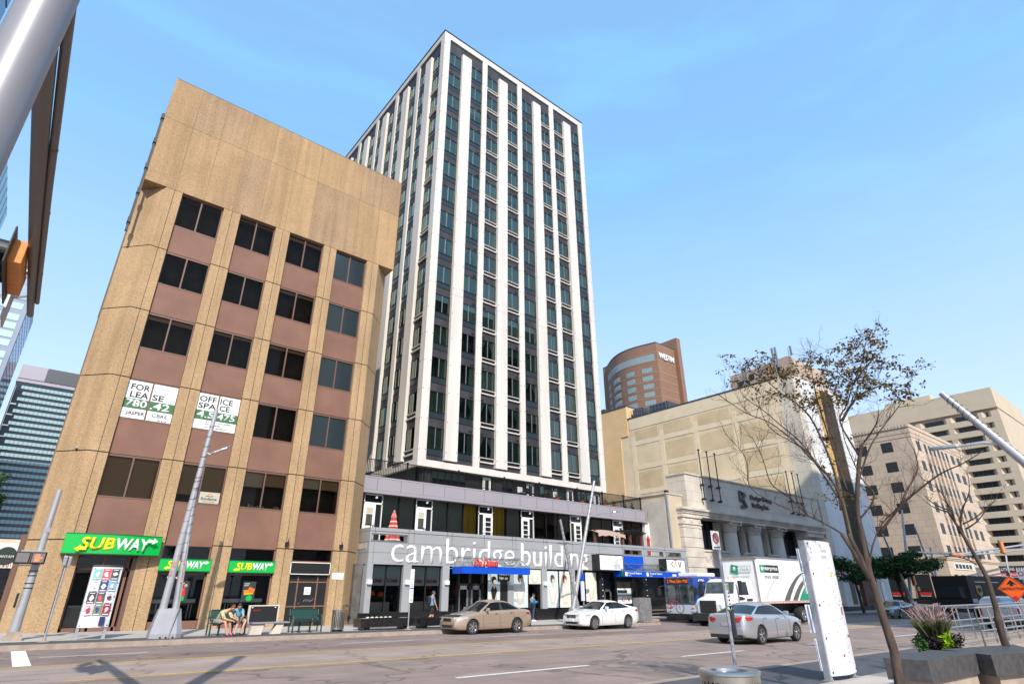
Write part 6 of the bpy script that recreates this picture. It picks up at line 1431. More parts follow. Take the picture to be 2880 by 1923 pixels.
slat_bench(6.42, 7.76, 26.0, 'dark green metal bench with two people sitting on it')
slat_bench(9.7, 11.0, 26.3, 'empty dark green metal bench nearest the steel bin')
z = PG(8.5); t = thing('advertising_bench', (8.5, 26.2, z), 'grey concrete bench with a blank black advertising back, between the green benches', 'bench')
mb = MB(); mb.box(7.86, 9.02, 26.32, 26.38, z+.42, z+1.03, 0); mb.box(7.82, 9.06, 26.3, 26.40, z+.38, z+1.06, 1); mb.build('sign_back', ['black', 'stone_grey'], t, bevel=.02)
mb = MB(); mb.box(7.9, 8.98, 26.285, 26.3, z+.45, z+1.02, 0)
for q in range(6): mb.tube([(8.0+.05*q, 26.28, z+.84+.05*(q % 2)), (8.06+.05*q, 26.28, z+.90-.04*(q % 2))], .006, 4, 1)
for x in (7.93, 8.84): mb.box(x, x+.06, 26.275, 26.285, z+.96, z+.99, 2)
mb.build('blank_panel', ['dark', 'red', 'sign_white'], t)
mb = MB(); mb.box(7.9, 9.4, 25.82, 26.25, z+.39, z+.44, 0); mb.build('seat', ['seat_grey'], t, bevel=.01)
for xa in (7.92, 8.72): mb = MB(); mb.ext([(xa, 25.9, z), (xa+.38, 25.9, z), (xa+.48, 25.9, z+.39), (xa+.2, 25.9, z+.39)], (0, .3, 0), 0) if xa > 8 else mb.ext([(xa-.05, 25.9, z), (xa+.42, 25.9, z), (xa+.5, 25.9, z+.39), (xa+.02, 25.9, z+.39)], (0, .3, 0), 0); mb.build('support', ['stone_grey'], t, bevel=.01)
# ---- litter bins
def bin_(x, y, r_, h, label, slots, top=True):
    z = PG(x); t = thing('litter_bin', (x, y, z), label, 'litter bin', 'slotted steel litter bins'); mb = MB(); n_ = slots
    for k in range(n_):
        a0, a1 = 2*math.pi*k/n_, 2*math.pi*(k+.58)/n_; zs = z+.08
        mb.grid([[(x+r_*(1.0+.02*math.sin(math.pi*u))*math.cos(a), y+r_*(1.0+.02*math.sin(math.pi*u))*math.sin(a), lerp(zs+h*.12, zs+h*.90, u)) for a in (a0, (a0+a1)/2, a1)] for u in (0, .5, 1)], 0)
    mb.lathe((x, y, z+.08), [(r_, h*.90), (r_, h*.955)], 48, 'z', 0); mb.lathe((x, y, z+.08), [(r_, .0), (r_, h*.12)], 48, 'z', 0)
    mb.build('slotted_shell', ['bin_steel'], t)
    mb = MB(); mb.lathe((x, y, z+.08), [(r_*.93, 0), (r_*.93, h*.9)], 30, 'z', 0); mb.build('liner', ['black'], t)
    mb = MB(); mb.lathe((x, y, z+.08), [(r_*1.0, h*.955), (r_*1.045, h*.965), (r_*1.045, h*.985), (r_*.98, h*1.0), (r_*.62, h*.99), (r_*.60, h*.955)], 48, 'z', 0); mb.build('lid', ['steel'], t, smooth='auto')
    mb = MB(); mb.lathe((x, y, z+.08), [(r_*.61, h*.96), (0, h*.96)], 24, 'z', 0); mb.build('opening', ['black'], t)
    mb = MB(); mb.lathe((x, y, z), [(r_*.8, 0), (r_*.8, .09)], 24, 'z', 0); mb.build('foot', ['black'], t)
    if top: mb = MB(); a = math.radians(205); mb.tube([(x+r_*1.03*math.cos(a), y+r_*1.03*math.sin(a), z+.1), (x+r_*1.03*math.cos(a), y+r_*1.03*math.sin(a), z+h*.98)], .014, 8, 0); mb.build('hinge_rod', ['steel'], t)
bin_(11.7, 26.35, .28, .78, 'slotted steel litter bin right of the empty green bench', 26)
bin_(4.97, 3.13, .245, .80, 'close slotted steel litter bin cut by the bottom edge', 34)
# ---- posts with signs
t = signpost(15.04, 26.0, 2.62, .032, 'tall narrow stack of parking signs before the restaurant window')
mb = MB(); mb.box(14.97, 15.17, 25.93, 25.95, 1.15, 2.62, 0); mb.build('sign_panel', ['sign_white'], t)
mb = MB()
for z, m_ in ((2.47, 1), (2.2, 2), (1.9, 2), (1.62, 3), (1.45, 4)): mb.lathe((15.07, 25.925, z), [(.045, 0), (.065, 0)], 14, 'y', m_-1)
mb.box(14.98, 15.16, 25.92, 25.93, 2.34, 2.60, 0) if False else None; mb.box(14.98, 15.16, 25.925, 25.93, 1.74, 1.8, 2); mb.box(15.0, 15.14, 25.925, 25.93, 1.22, 1.25, 3); mb.box(15.0, 15.14, 25.925, 25.93, 1.3, 1.33, 3); mb.build('sign_symbol', ['red', 'text_dark', 'blue', 'green_dark'], t)
t = signpost(27.5, 26.6, 2.9, .035, 'blue bus stop marker post behind the white sedan', cat='bus stop')
mb = MB(); mb.box(27.2, 27.55, 26.5, 26.53, 2.25, 2.62, 0); mb.box(27.22, 27.52, 26.49, 26.53, 1.1, 2.2, 1); mb.build('stop_flag', ['blue', 'paper_blue'], t)
t = signpost(11.85, 7.3, 2.78, .035, 'near post with a red no stopping sign, sticker and side box', cat='sign', base=False)
mb = MB(); mb.box(11.53, 11.70, 7.2, 7.215, 2.44, 2.78, 0) if False else mb.box(11.50, 11.80, 7.22, 7.235, 2.42, 2.80, 0); mb.build('sign_panel', ['sign_white'], t, bevel=.004)
mb = MB(); c = (11.65, 7.215, 2.65); mb.lathe(c, [(.085, -.003), (.115, -.003), (.115, .003)], 22, 'y', 0); mb.obox(c, (.075, 0, -.075), (0, .003, 0), (.012, 0, .012), 0); mb.box(11.53, 11.77, 7.212, 7.22, 2.455, 2.475, 1); mb.lathe((11.65, 7.218, 2.65), [(0, -.001), (.085, -.001)], 20, 'y', 2); mb.build('sign_symbol', ['red', 'text_dark', 'text_grey'], t)
mb = MB(); mb.box(11.80, 11.89, 7.22, 7.26, 1.25, 1.75, 3); mb.box(11.80, 11.89, 7.215, 7.22, 1.62, 1.72, 0)
for k in range(4): mb.box(11.82, 11.87, 7.215, 7.22, 1.34+.07*k, 1.37+.07*k, 1)

mb.ext([(11.79, 7.22, 1.32), (11.9, 7.22, 1.32), (11.845, 7.22, 1.22)], (0, .03, 0), 2); mb.build('sticker', ['sticker_yellow', 'text_dark', 'leaf_lime', 'sign_white'], t)
mb = MB(); mb.tube([(12.0, 7.3, .72), (11.98, 7.3, 1.25)], .055, 10, 0); mb.box(11.85, 12.0, 7.28, 7.32, .82, .86, 0); mb.box(11.85, 12.0, 7.28, 7.32, 1.1, 1.14, 0); mb.build('side_tube', ['alu_dark'], t)
t = signpost(38.05, 7.66, 2.2, .03, 'orange diamond obstruction road works sign by the railing', cat='road sign', base=False)
mb = MB(); c = Vector((37.95, 7.77, 1.69)); h = .60; mb.ext([c+Vector((0, 0, h)), c+Vector((0, h*.99, 0)), c+Vector((0, 0, -h)), c+Vector((0, -h*.99, 0))], (.02, 0, 0), 0); mb.build('sign_panel', ['orange_sign'], t)
mb = MB(); 
for a, b_ in (((0, h-.05), (h-.05, 0)), ((h-.05, 0), (0, -h+.05)), ((0, -h+.05), (-h+.05, 0)), ((-h+.05, 0), (0, h-.05))): mb.tube([c+Vector((-.005, a[0], a[1])), c+Vector((-.005, b_[0], b_[1]))], .01, 4, 0)
mb.ext([c+Vector((-.004, .22, .16)), c+Vector((-.004, .0, .40)), c+Vector((-.004, -.22, .16)), c+Vector((-.004, -.07, .22)), c+Vector((-.004, -.07, .12)), c+Vector((-.004, .07, .12)), c+Vector((-.004, .07, .22))], (-.004, 0, 0), 0)
mb.lathe(c+Vector((-.01, 0, -.42)), [(0, 0), (.1, 0)], 12, 'x', 1); mb.build('sign_symbol', ['black', 'red'], t)
text('OBSTRUCTION', (37.94, 8.24, 1.63), w=.94, h=.12, right=(0, -1, 0), mat='black', parent=t, ext=.003, bold=.01)
mb = MB(); mb.box(37.95, 38.05, 7.72, 7.84, 2.26, 2.42, 0); mb.build('flasher', ['black'], t)
t = signpost(41.6, 7.95, 2.6, .03, 'far no stopping sign at the right edge beside the orange diamond', cat='sign', base=False)
mb = MB(); mb.box(41.5, 41.53, 7.8, 8.1, 2.15, 2.6, 0); mb.lathe((41.49, 7.95, 2.42), [(.08, 0), (.12, 0)], 16, 'x', 1); mb.build('sign_panel', ['sign_white', 'red'], t)
# ---- dark granite planters in front of the shops
def planter(x0, x1, y0, y1, z0, z1, label, m_='black_granite', name='planter'):
    t = thing(name, ((x0+x1)/2, (y0+y1)/2, PG(x0)), label, 'planter'); mb = MB(); mb.box(x0, x1, y0, y1, z0, z1, 0); mb.build('trough', [m_], t, bevel=.01)
    mb = MB(); mb.box(x0+.2, x0+.5, y0+.1, y1-.1, PG(x0), z0, 0); mb.box(x1-.5, x1-.2, y0+.1, y1-.1, PG(x0), z0, 0); mb.build('foot', [m_], t); return t
planter(12.8, 15.5, 26.3, 27.1, .14, .5, 'long low black granite planter at the start of the grey podium')
planter(15.85, 18.6, 26.3, 27.1, .10, .46, 'low black granite planter half hidden by the beige sedan')
t = thing('sandbags', (13.6, 31, .1), 'small pale lumps lying along the podium base above the granite planter', 'bags')
mb = MB(); rn = random.Random(4)
for k in range(6): x = 15.6+k*.27; mb.lathe((x, 31.35, .30), [(0, -.1), (.1, -.07), (.12, 0), (.08, .07), (0, .09)], 8, 'z', 0)
mb.build('bag', ['stone_grey'], t)
t = thing('utility_cabinet', (32.9, 26.5, PG(33)), 'scratched grey steel utility cabinet between the white sedan and the bus', 'cabinet')
mb = MB(); mb.box(32.35, 33.5, 26.2, 26.8, PG(33), 1.22, 0); mb.build('body', ['cabinet_steel'], t, bevel=.02); mb = MB(); mb.box(32.4, 33.2, 26.3, 26.6, 1.22, 1.27, 0); mb.build('red_strip', ['hair_red'], t)
t = thing('sandwich_board', (34.2, 27.2, PG(34)), 'white and black folding pavement board left of the bus', 'sign board')
mb = MB(); mb.obox((33.95, 27.3, .25), (.28, 0, 0), (0, .01, 0), (0, .12, .48), 0); mb.obox((33.95, 27.6, .25), (.3, 0, 0), (0, .015, 0), (0, -.12, .5), 1); mb.build('panel', ['sign_white', 'black'], t)
# ---- near side granite benches and planters with flowers
def slab(poly, z0, z1, label, group):
    c = Vector((sum(p[0] for p in poly)/len(poly), sum(p[1] for p in poly)/len(poly))); t = thing('stone_planter', (c.x, c.y, PG(c.x)), label, 'planter', group)
    mb = MB(); mb.prism(poly, z0, z1, 0); mb.build('granite_block', ['granite'], t, bevel=.012)
    mb = MB(); mb.prism([(c.x+(p[0]-c.x)*.82, c.y+(p[1]-c.y)*.82) for p in poly], PG(c.x)-.04, z0, 0); mb.build('plinth', ['kerb_concrete'], t)
    mb = MB(); 
    for k in range(1, 6):
        a = Vector(poly[0]).lerp(Vector(poly[1]), k/6); b_ = Vector(poly[3]).lerp(Vector(poly[2]), k/6); mb.add([(a.x, a.y, z1+.002), (b_.x, b_.y, z1+.002), (b_.x+.012, b_.y, z1+.002), (a.x+.012, a.y, z1+.002)], [(0, 1, 2, 3)], 0)
    mb.build('joint', ['black'], t); return t
slab([(11.65, 3.75), (13.8, 3.6), (13.75, 4.32), (11.57, 4.38)], .27, .58, 'nearest dark granite bench block in the lower right corner', 'dark granite bench planters')
slab([(13.45, 3.35), (15.0, 2.95), (16.4, 3.65), (14.05, 4.25)], .25, .58, 'second dark granite block with a tree rising behind the first block', 'dark granite bench planters')
t = thing('flower_planter', (15.6, 4.75, PG(15)), 'planter of pink fountain grass over lime and purple leaves beside the granite blocks', 'planter')
mb = MB(); mb.lathe((15.6, 4.75, PG(15)), [(.22, 0), (.32, .3), (.3, .32), (0, .3)], 20, 'z', 0); mb.build('pot', ['granite'], t)
rn = random.Random(9); mb = MB(); cx_, cy_ = 15.55, 4.75; side = Vector((-.29, .957, 0))
for k in range(16):
    u = k/15; p = Vector((cx_, cy_, 0))+side*lerp(.34, -.36, u); col = 0 if u < .22 else (1 if u < .62 else (2 if u < .82 else 1))
    for q in range(3): leafclump(mb, (p.x-.08*q, p.y-.03*q, lerp(.42, .74, rn.random())), .13, 26, .05, rn, col)
leafclump(mb, (15.5, 5.02, .6), .16, 90, .05, rn, 0); leafclump(mb, (15.45, 4.55, .62), .16, 130, .05, rn, 2); leafclump(mb, (15.5, 4.78, .62), .2, 160, .05, rn, 1)
mb.build('foliage', ['leaf_mid', 'leaf_purple', 'leaf_lime'], t)
mb = MB()
for k in range(420):
    a = rn.uniform(0, 6.283); r_ = rn.uniform(.0, .22); p = Vector((cx_+r_*math.cos(a), cy_+r_*math.sin(a), .68)); L_ = rn.uniform(.22, .45); d = Vector((math.cos(a)*rn.uniform(.1, .6), math.sin(a)*rn.uniform(.1, .6), 1)).normalized()
    q1 = p+d*L_*.6; q2 = p+d*L_+Vector((d.x, d.y, -.25))*L_*.35; w = Vector((-d.y, d.x, 0)).normalized()*.004
    mb.add([p-w, p+w, q1+w, q2, q1-w], [(0, 1, 2, 3, 4)], 0)
    if k % 4 == 0:
        e = p+Vector((d.x*1.3, d.y*1.3, 1)).normalized()*L_*1.35; tip = e+Vector((d.x, d.y, .35)).normalized()*.13; mb.tube([p, e], .002, 3, 0, cap=False); mb.tube([e, e.lerp(tip, .5), tip], [.005, .009, .002], 5, 1)
mb.build('fountain_grass', ['grass_green', 'grass_pink'], t)
# ---- stainless railing round the stairwell
t = thing('stair_railing', (27, 6.6, .1), 'polished steel pipe railing around the transit stairwell', 'railing')
def rail(name, p0, p1, n_, lead=.0, zt=1.1, zb=-.05):
    p0, p1 = Vector(p0), Vector(p1); mb = MB()
    for z in (zt, .62, .42): mb.tube([(p0.x, p0.y, z), (p1.x, p1.y, z)], .028, 8, 0)
    mb.build('rail', ['steel'], t)
    for k in range(n_+1):
        p = p0.lerp(p1, k/n_); mb = MB(); mb.tube([(p.x, p.y, zb), (p.x, p.y, zt)], .024, 8, 0); mb.lathe((p.x, p.y, zb), [(.06, 0), (.06, .015), (.0, .015)], 10, 'z', 0); mb.build('rail_post', ['steel'], t)
rail('far', (24.6, 7.45), (36, 7.2), 9)
rail('near', (24.4, 6.15), (36, 5.8), 9)
rail('end', (24.6, 7.45), (24.4, 6.15), 2)
mb = MB(); mb.box(22.9, 40, 5.3, 5.75, -.2, .12, 0); mb.box(22.6, 40, 5.75, 7.6, -.3, PG(23)+.06, 0); mb.build('kerb_wall', ['kerb_concrete'], t)
# ---- far traffic signals on double pipe arms
t = thing('traffic_signal', (94, 27.3, PG(94)), 'distant traffic signals hung from double pipe arms across the far junction', 'traffic signal')
mb = MB(); mb.tube([(87.2, 27, 6.05), (110, 27, 6.7), (150, 27, 9.7)], .16, 8, 0); mb.tube([(101, 27, 6.05), (125, 27, 7.3), (150, 27, 8.85)], .13, 8, 0); mb.build('mast_arm', ['galv'], t)
def head(x, z0, z1, w, m_='signal_orange', y=26.7, back=True):
    if back: mb = MB(); mb.box(x-w*.9, x+w*.9, y+.02, y+.06, z0-.15, z1+.15, 0); mb.build('backplate', ['black'], t)
    mb = MB(); mb.box(x-w*.5, x+w*.5, y-.2, y+.0, z0, z1, 0); mb.build('signal_housing', [m_], t)
head(132.3, 7.6, 9.5, 1.6); head(84.9, 2.3, 3.3, .5, back=True); head(85.5, 1.6, 2.1, .7, back=False); head(97.9, 1.9, 2.9, .45, 'black'); head(98.4, 1.3, 1.8, .5)
mb = MB(); mb.lathe((97.1, 26.6, 1.55), [(0, 0), (.16, 0)], 10, 'y', 0); mb.build('red_light', ['hand_red'], t)
mb = MB(); mb.box(102.5, 108.5, 26.6, 26.7, 6.3, 6.6, 0); mb.build('side_signal', ['signal_orange'], t)
mb = MB(); mb.box(101, 104, 26.9, 27, 1.2, 2.4, 1); mb.box(101.3, 103.7, 26.85, 26.9, 1.6, 2.2, 0); mb.build('lane_sign', ['sign_white', 'black'], t)
mb = MB(); mb.tube([(133, 27, -.1), (133, 27, 5), (134.5, 27, 7.2)], .14, 6, 0); mb.build('pole', ['galv'], t)
# ================================================================ vehicles
def arch_cut(ob, cuts):
    cb = MB()
    for (x, y0, y1, z, r_) in cuts: cb.lathe((x, 0, z), [(0, y0), (r_, y0), (r_, y1), (0, y1)], 28, 'y', 0)
    me = bpy.data.meshes.new('c'); me.from_pydata(cb.v, [], cb.f); c = bpy.data.objects.new('c', me); S.collection.objects.link(c); c.location = ORG[ob.name]
    bm = bmesh.new(); bm.from_mesh(me); bmesh.ops.remove_doubles(bm, verts=bm.verts, dist=1e-5); bmesh.ops.recalc_face_normals(bm, faces=bm.faces); bm.to_mesh(me); bm.free()
    md = ob.modifiers.new('b', 'BOOLEAN'); md.object = c; md.operation = 'DIFFERENCE'; md.solver = 'EXACT'
    bpy.context.view_layer.update()
    nm = bpy.data.meshes.new_from_object(ob.evaluated_get(bpy.context.evaluated_depsgraph_get())); ob.modifiers.clear(); ob.data = nm
    bpy.data.objects.remove(c)
def cat(pts, x):                      # piecewise-linear with smoothing
    if x <= pts[0][0]: return pts[0][1]
    for (a, va), (b_, vb) in zip(pts, pts[1:]):
        if x <= b_:
            t_ = (x-a)/(b_-a); return va+(vb-va)*t_
    return pts[-1][1]
def wheel(parent, x, y, z, r_, wd, sy, spokes=5, rimm='rim', steer=0):
    mb = MB(); h = wd/2
    prof = [(r_*.66, -h*.9), (r_*.74, -h), (r_*.93, -h*.95), (r_, -h*.6), (r_, h*.6), (r_*.93, h*.95), (r_*.74, h), (r_*.66, h*.9)]
    mb.lathe((x, y, z), prof, 30, 'y', 0); mb.lathe((x, y, z), [(r_*.66, -h*.5), (0, -h*.5)], 20, 'y', 0)
    w = mb.build('wheel', ['tyre'], parent, smooth='auto')
    rm = MB(); yo = sy*h*.80; rr = r_*.67
    rm.lathe((x, y, z), [(rr, sy*h*.95), (rr*.93, sy*h*.9), (rr*.9, sy*h*.3)], 30, 'y', 0)
    rm.lathe((x, y, z), [(rr*.22, sy*h*.62), (rr*.2, sy*h*.82), (0, sy*h*.84)], 14, 'y', 0)
    rm.lathe((x, y, z), [(rr*.9, sy*h*.18), (0, sy*h*.18)], 24, 'y', 1)
    for k in range(spokes):
        a = 2*math.pi*k/spokes+.3; c, s_ = math.cos(a), math.sin(a); d = Vector((c, 0, s_)); q = Vector((-s_, 0, c)); C_ = Vector((x, y, z))
        w0, w1 = rr*.13, rr*(.10 if spokes > 6 else .17)
        P_ = [C_+d*rr*.15-q*w0, C_+d*rr*.15+q*w0, C_+d*rr*.95+q*w1, C_+d*rr*.95-q*w1]
        rm.add([p+Vector((0, sy*h*.74, 0)) for p in P_]+[p+Vector((0, sy*h*.4, 0)) for p in P_], [(0, 1, 2, 3), (0, 1, 5, 4), (1, 2, 6, 5), (2, 3, 7, 6), (3, 0, 4, 7)], 0)
    rm.build('rim', [rimm, 'plastic'], w, smooth='auto'); return w
def bez(p0, p1, p2, t): return p0*(1-t)**2 + p1*2*t*(1-t) + p2*t*t
def sedan(X, Y, face, paint, label, cfg, grp='cars on the avenue', name='sedan', dimmed=False):
    """face=-1: nose towards -X (X is the nose); face=+1: nose towards +X.  Y is the centre line."""
    L, Wd = cfg['L'], cfg['W']; hw = Wd/2; H = cfg['H']; xf, xr = cfg['xf'], cfg['xr']; r_ = cfg['r']
    zb0 = PG(X+(L/2 if face < 0 else -L/2), 0)
    t = thing(name, (X+(L/2)*(-face) if face > 0 else X+L/2, Y, zb0), label, 'car', grp)
    def T(p): # local (x from nose backwards, y right, z) -> world
        return (X+p[0], Y+p[1], zb0+p[2]) if face < 0 else (X-p[0], Y-p[1], zb0+p[2])
    def bm_(mb, nm, mats, par=t, **k):
        mb.v = [T(v) for v in mb.v]; return mb.build(nm, mats, par, **k)
    top = cfg['top']; bot = cfg.get('bot', [(0, .26), (.15, .2), (.6, .18), (L-.7, .18), (L-.15, .26), (L, .32)])
    def half(x):
        a = min(1, max(0, x/.75)); b_ = min(1, max(0, (L-x)/.6))
        return hw*(.70+.30*math.sin(a*math.pi/2)**.75)*(.78+.22*math.sin(b_*math.pi/2)**.75)
    def frontin(x): return 0
    N = 46; xs = sorted(set([0, .02, .06, .12, .2, .3, .42]+[L*k/N for k in range(1, N)]+[L-.3, L-.18, L-.1, L-.04, L]))
    rows = []
    for x in xs:
        zt, zl = cat(top, x), cat(bot, x); w = half(x); h = zt-zl
        rows.append([(x, 0, zl), (x, .8*w, zl), (x, .93*w, zl+.03), (x, .985*w, zl+.12*h+.02), (x, 1.0*w, zl+.36*h), (x, .995*w, zl+.60*h), (x, .975*w, zl+.80*h), (x, .95*w, zl+.90*h), (x, .90*w, zt-.02), (x, .80*w, zt+.0), (x, .5*w, zt+.022), (x, 0, zt+.03)])
    full = [r + [(p[0], -p[1], p[2]) for p in r[-2:0:-1]] for r in rows]
    mb = MB(); mb.grid(full, 0, close=True); n_ = len(full[0])
    mb.add(full[0], [tuple(range(n_))], 0); mb.add(full[-1], [tuple(range(n_-1, -1, -1))], 0)
    body = bm_(mb, 'body', [paint, 'black'])
    bmx = bmesh.new(); bmx.from_mesh(body.data); bmesh.ops.remove_doubles(bmx, verts=bmx.verts, dist=1e-5); bmesh.ops.recalc_face_normals(bmx, faces=bmx.faces); bmx.to_mesh(body.data); bmx.free()
    # arches in object space
    ox = ORG[body.name]
    cuts = []
    for x in (xf, xr):
        for s_ in (-1, 1):
            wx = T((x, 0, 0))[0]-ox.x; cuts.append((wx, min(s_*hw*.72, s_*hw*1.3), max(s_*hw*.72, s_*hw*1.3), r_, r_*1.16))
    arch_cut(body, cuts); me = body.data
    for p in me.polygons: p.use_smooth = True
    me.set_sharp_from_angle(angle=R(32)); body['_'] = 0; del body['_']
    mb = MB(); mb.box(.5, L-.5, -hw*.70, hw*.70, .16, .55, 0)
    for x in (xf, xr): mb.box(x-r_*1.2, x+r_*1.2, -hw*.9, hw*.9, .45, .70, 0)
    bm_(mb, 'underbody', ['black'])
    # greenhouse
    x0, x1, x2, x3 = cfg['gh']; zc = cat(top, x0)-.01; zd = cat(top, x3)+.0; rf = H
    def side_pt(u, v):
        xb_ = lerp(x0, x3, u); xt_ = lerp(x1, x2, u)
        zbelt = cat(top, xb_); zro = rf-.075-.10*abs(u-.45)**2*2.2
        yb_ = half(xb_)*.90; yt_ = hw*(.70 - .05*abs(2*u-1)**3)
        e = v**.9
        return Vector((lerp(xb_, xt_, v), lerp(yb_, yt_, e), lerp(zbelt-.015, zro, v)))
    U = [0, .035, .07] + [.07+(.93-.07)*k/26 for k in range(1, 26)] + [.93, .965, 1]; V = [0, .07, .3, .6, .86, .93, 1]
    bp = cfg['bp']; cp = cfg['cp']
    for s_ in (1, -1):
        rows = [[(p.x, s_*p.y, p.z) for p in (side_pt(u, v) for v in V)] for u in U]
        def fm(i, k):
            u = (U[i]+U[i+1])/2
            if u < .06 or k == 0 or k >= 4: return 0
            if u > cp: return 0
            if abs(u-bp) < .018: return 2
            if cfg.get('q') and abs(u-cfg['q']) < .014: return 2
            return 1
        mb = MB(); mb.grid(rows, fm); o = bm_(mb, 'side_windows', [paint, 'car_glass', 'plastic'], smooth='auto')
    def across(u, nm, um, dirn):
        rows = []; K = 10
        for v in [0, .06, .3, .6, .9, 1]:
            p = side_pt(u, v); row = []
            for k in range(K+1):
                q = -1+2*k/K; bow = (1-q*q)
                row.append((p.x+dirn*.10*bow*(1-.5*v), p.y*q, p.z+.035*bow*v+.02*bow))
            rows.append(row)
        mb = MB(); mb.grid(rows, lambda i, k: 2 if (i == 0) else (0 if (k in (0, K-1) and False) else (0 if i == 4 else 1))); bm_(mb, nm, [paint, 'car_glass', 'plastic'], smooth='auto')
    across(0, 'windscreen', 0, -1); across(1, 'rear_window', 1, 1)
    rows = []
    for u in [k/14 for k in range(15)]:
        p = side_pt(u, 1); f_ = -.10*.5*(1 if u == 0 else 0)+.10*.5*(1 if u == 1 else 0)
        rows.append([(p.x + (-.05*(1-q*q) if u == 0 else (.05*(1-q*q) if u == 1 else 0)), p.y*q, p.z+.055*(1-q*q)+(.0)) for q in [-1+2*k/10 for k in range(11)]])
    mb = MB(); mb.grid(rows, 0); bm_(mb, 'roof', [paint], smooth='auto')
    # wheels
    for x in (xf, xr):
        for s_ in (1, -1):
            p = T((x, s_*(hw-.115), r_)); sy = (s_ if face < 0 else -s_); wheel(t, p[0], p[1], p[2]-.0, r_, .21, sy, cfg['spokes'], cfg.get('rim', 'rim'))
    # seams, handles, mirrors
    mb = MB(); 
    for x in cfg['doors']:
        for s_ in (1, -1):
            zt, zl = cat(top, x), cat(bot, x); pts = [(x, s_*(half(x)*q+.0025), zl+zz*(zt-zl)) for q, zz in ((.985, .14), (1.0, .36), (.995, .60), (.975, .80), (.90, .97))]; mb.tube(pts, .006, 4, 0, cap=False)
    for s_ in (1, -1): mb.tube([(x, s_*(half(x)*1.0+.003), cat(bot, x)+.36*(cat(top, x)-cat(bot, x))) for x in [lerp(xf+r_*1.3, xr-r_*1.3, k/8) for k in range(9)]], .010, 4, 1, cap=False)
    bm_(mb, 'door_seam', ['black', cfg.get('strip', paint)])
    for x in cfg['handles']:
        for s_ in (1, -1): mb = MB(); z = cat(top, x)-.10; y = half(x)*.985; mb.box(x-.09, x+.09, s_*(y-.01), s_*(y+.03), z-.018, z+.018, 0); bm_(mb, 'door_handle', [paint], bevel=.01)
    for s_ in (1, -1):
        mb = MB(); x = x0+.42; z = cat(top, x)+.05; y = half(x)*.92; mb.obox((x, s_*(y+.13), z+.03), (.06, 0, 0), (0, .10, 0), (0, 0, .065), 0); bm_(mb, 'mirror', [paint], bevel=.03)
    # lamps, grille, plates
    def nose(x, y, z, off=.0): return x
    for s_ in (1, -1):
        mb = MB(); hz = cfg['hz']; pr = []
        for k in range(6):
            u = k/5; x = lerp(.03, .58, u); w = half(x)*lerp(.80, 1.0, min(1, u*2.0)); pr.append((x, w, u))
        rows = [[(x-.01*(1-u), s_*(w+.008), lerp(hz, hz+.04, u)+zz*lerp(1, .45, u)) for zz in (-.075, 0, .075)] for x, w, u in pr]
        inner = [[(.012-.0, s_*half(.02)*q, hz+zz) for zz in (-.06, 0, .06)] for q in (.50, .66)]
        mb.grid(inner+rows, 0); bm_(mb, 'headlight', ['headlamp'], smooth='auto')
        mb = MB(); tz = cfg['tz']; pr = []
        for k in range(6):
            u = k/5; x = L-lerp(.03, .48, u); w = half(x)*lerp(.84, 1.0, min(1, u*2.2)); pr.append((x, w, u))
        rows = [[(x+.01*(1-u), s_*(w+.010), lerp(tz, tz+.05, u)+zz*lerp(1, .35, u)) for zz in (-.085, 0, .085)] for x, w, u in pr]
        inner = [[(L+.012, s_*half(L-.02)*q, tz+zz*.8) for zz in (-.07, 0, .07)] for q in (.52, .68)]
        mb.grid(inner+rows, 0); bm_(mb, 'tail_light', ['tail'], smooth='auto')
    mb = MB(); gz_ = cfg['gr']; w = half(.02)
    mb.box(-.012, .05, -w*.50, w*.50, gz_[0], gz_[1], 0)
    for k in range(3): z = lerp(gz_[0]+.02, gz_[1]-.02, k/2); mb.box(-.02, -.01, -w*.47, w*.47, z-.008, z+.008, 1)
    mb.box(-.012, .05, -w*.80, w*.80, .30, .41, 0)
    for s_ in (1, -1): mb.box(-.014, .03, s_*w*.62, s_*w*.85, .31, .38, 1)
    mb.lathe((-.02, 0, (gz_[0]+gz_[1])/2), [(.045, 0), (.06, 0), (.06, .01)], 14, 'x', 1)
    bm_(mb, 'grille', ['plastic', 'chrome'])
    if cfg.get('fplate'): mb = MB(); mb.box(-.03, 0, -.15, .15, .42, .56, 0); bm_(mb, 'licence_plate', ['sign_white'])
    mb = MB(); mb.box(L-.02, L+.012, -.15, .15, .64, .75, 0) ; bm_(mb, 'licence_plate', ['text_grey']) if not cfg.get('fplate') else None
    mb = MB(); mb.box(L-.04, L+.014, -half(L-.05)*.9, half(L-.05)*.9, .24, .36, 0); bm_(mb, 'rear_skirt', ['plastic'])
    return t, T
cfgA = dict(L=4.53, W=1.70, H=1.47, xf=.87, xr=3.47, r=.315, gh=(1.22, 2.02, 3.05, 3.92), bp=.50, cp=.94, q=.80, spokes=6, doors=(1.45, 2.42, 3.30), handles=(2.22, 3.1), hz=.66, tz=.80, gr=(.56, .68),
    top=[(0, .56), (.03, .62), (.08, .70), (.3, .77), (.8, .87), (1.22, .94), (1.8, .955), (3.3, .99), (3.92, 1.0), (4.3, .985), (4.42, .94), (4.50, .80), (4.53, .62)])
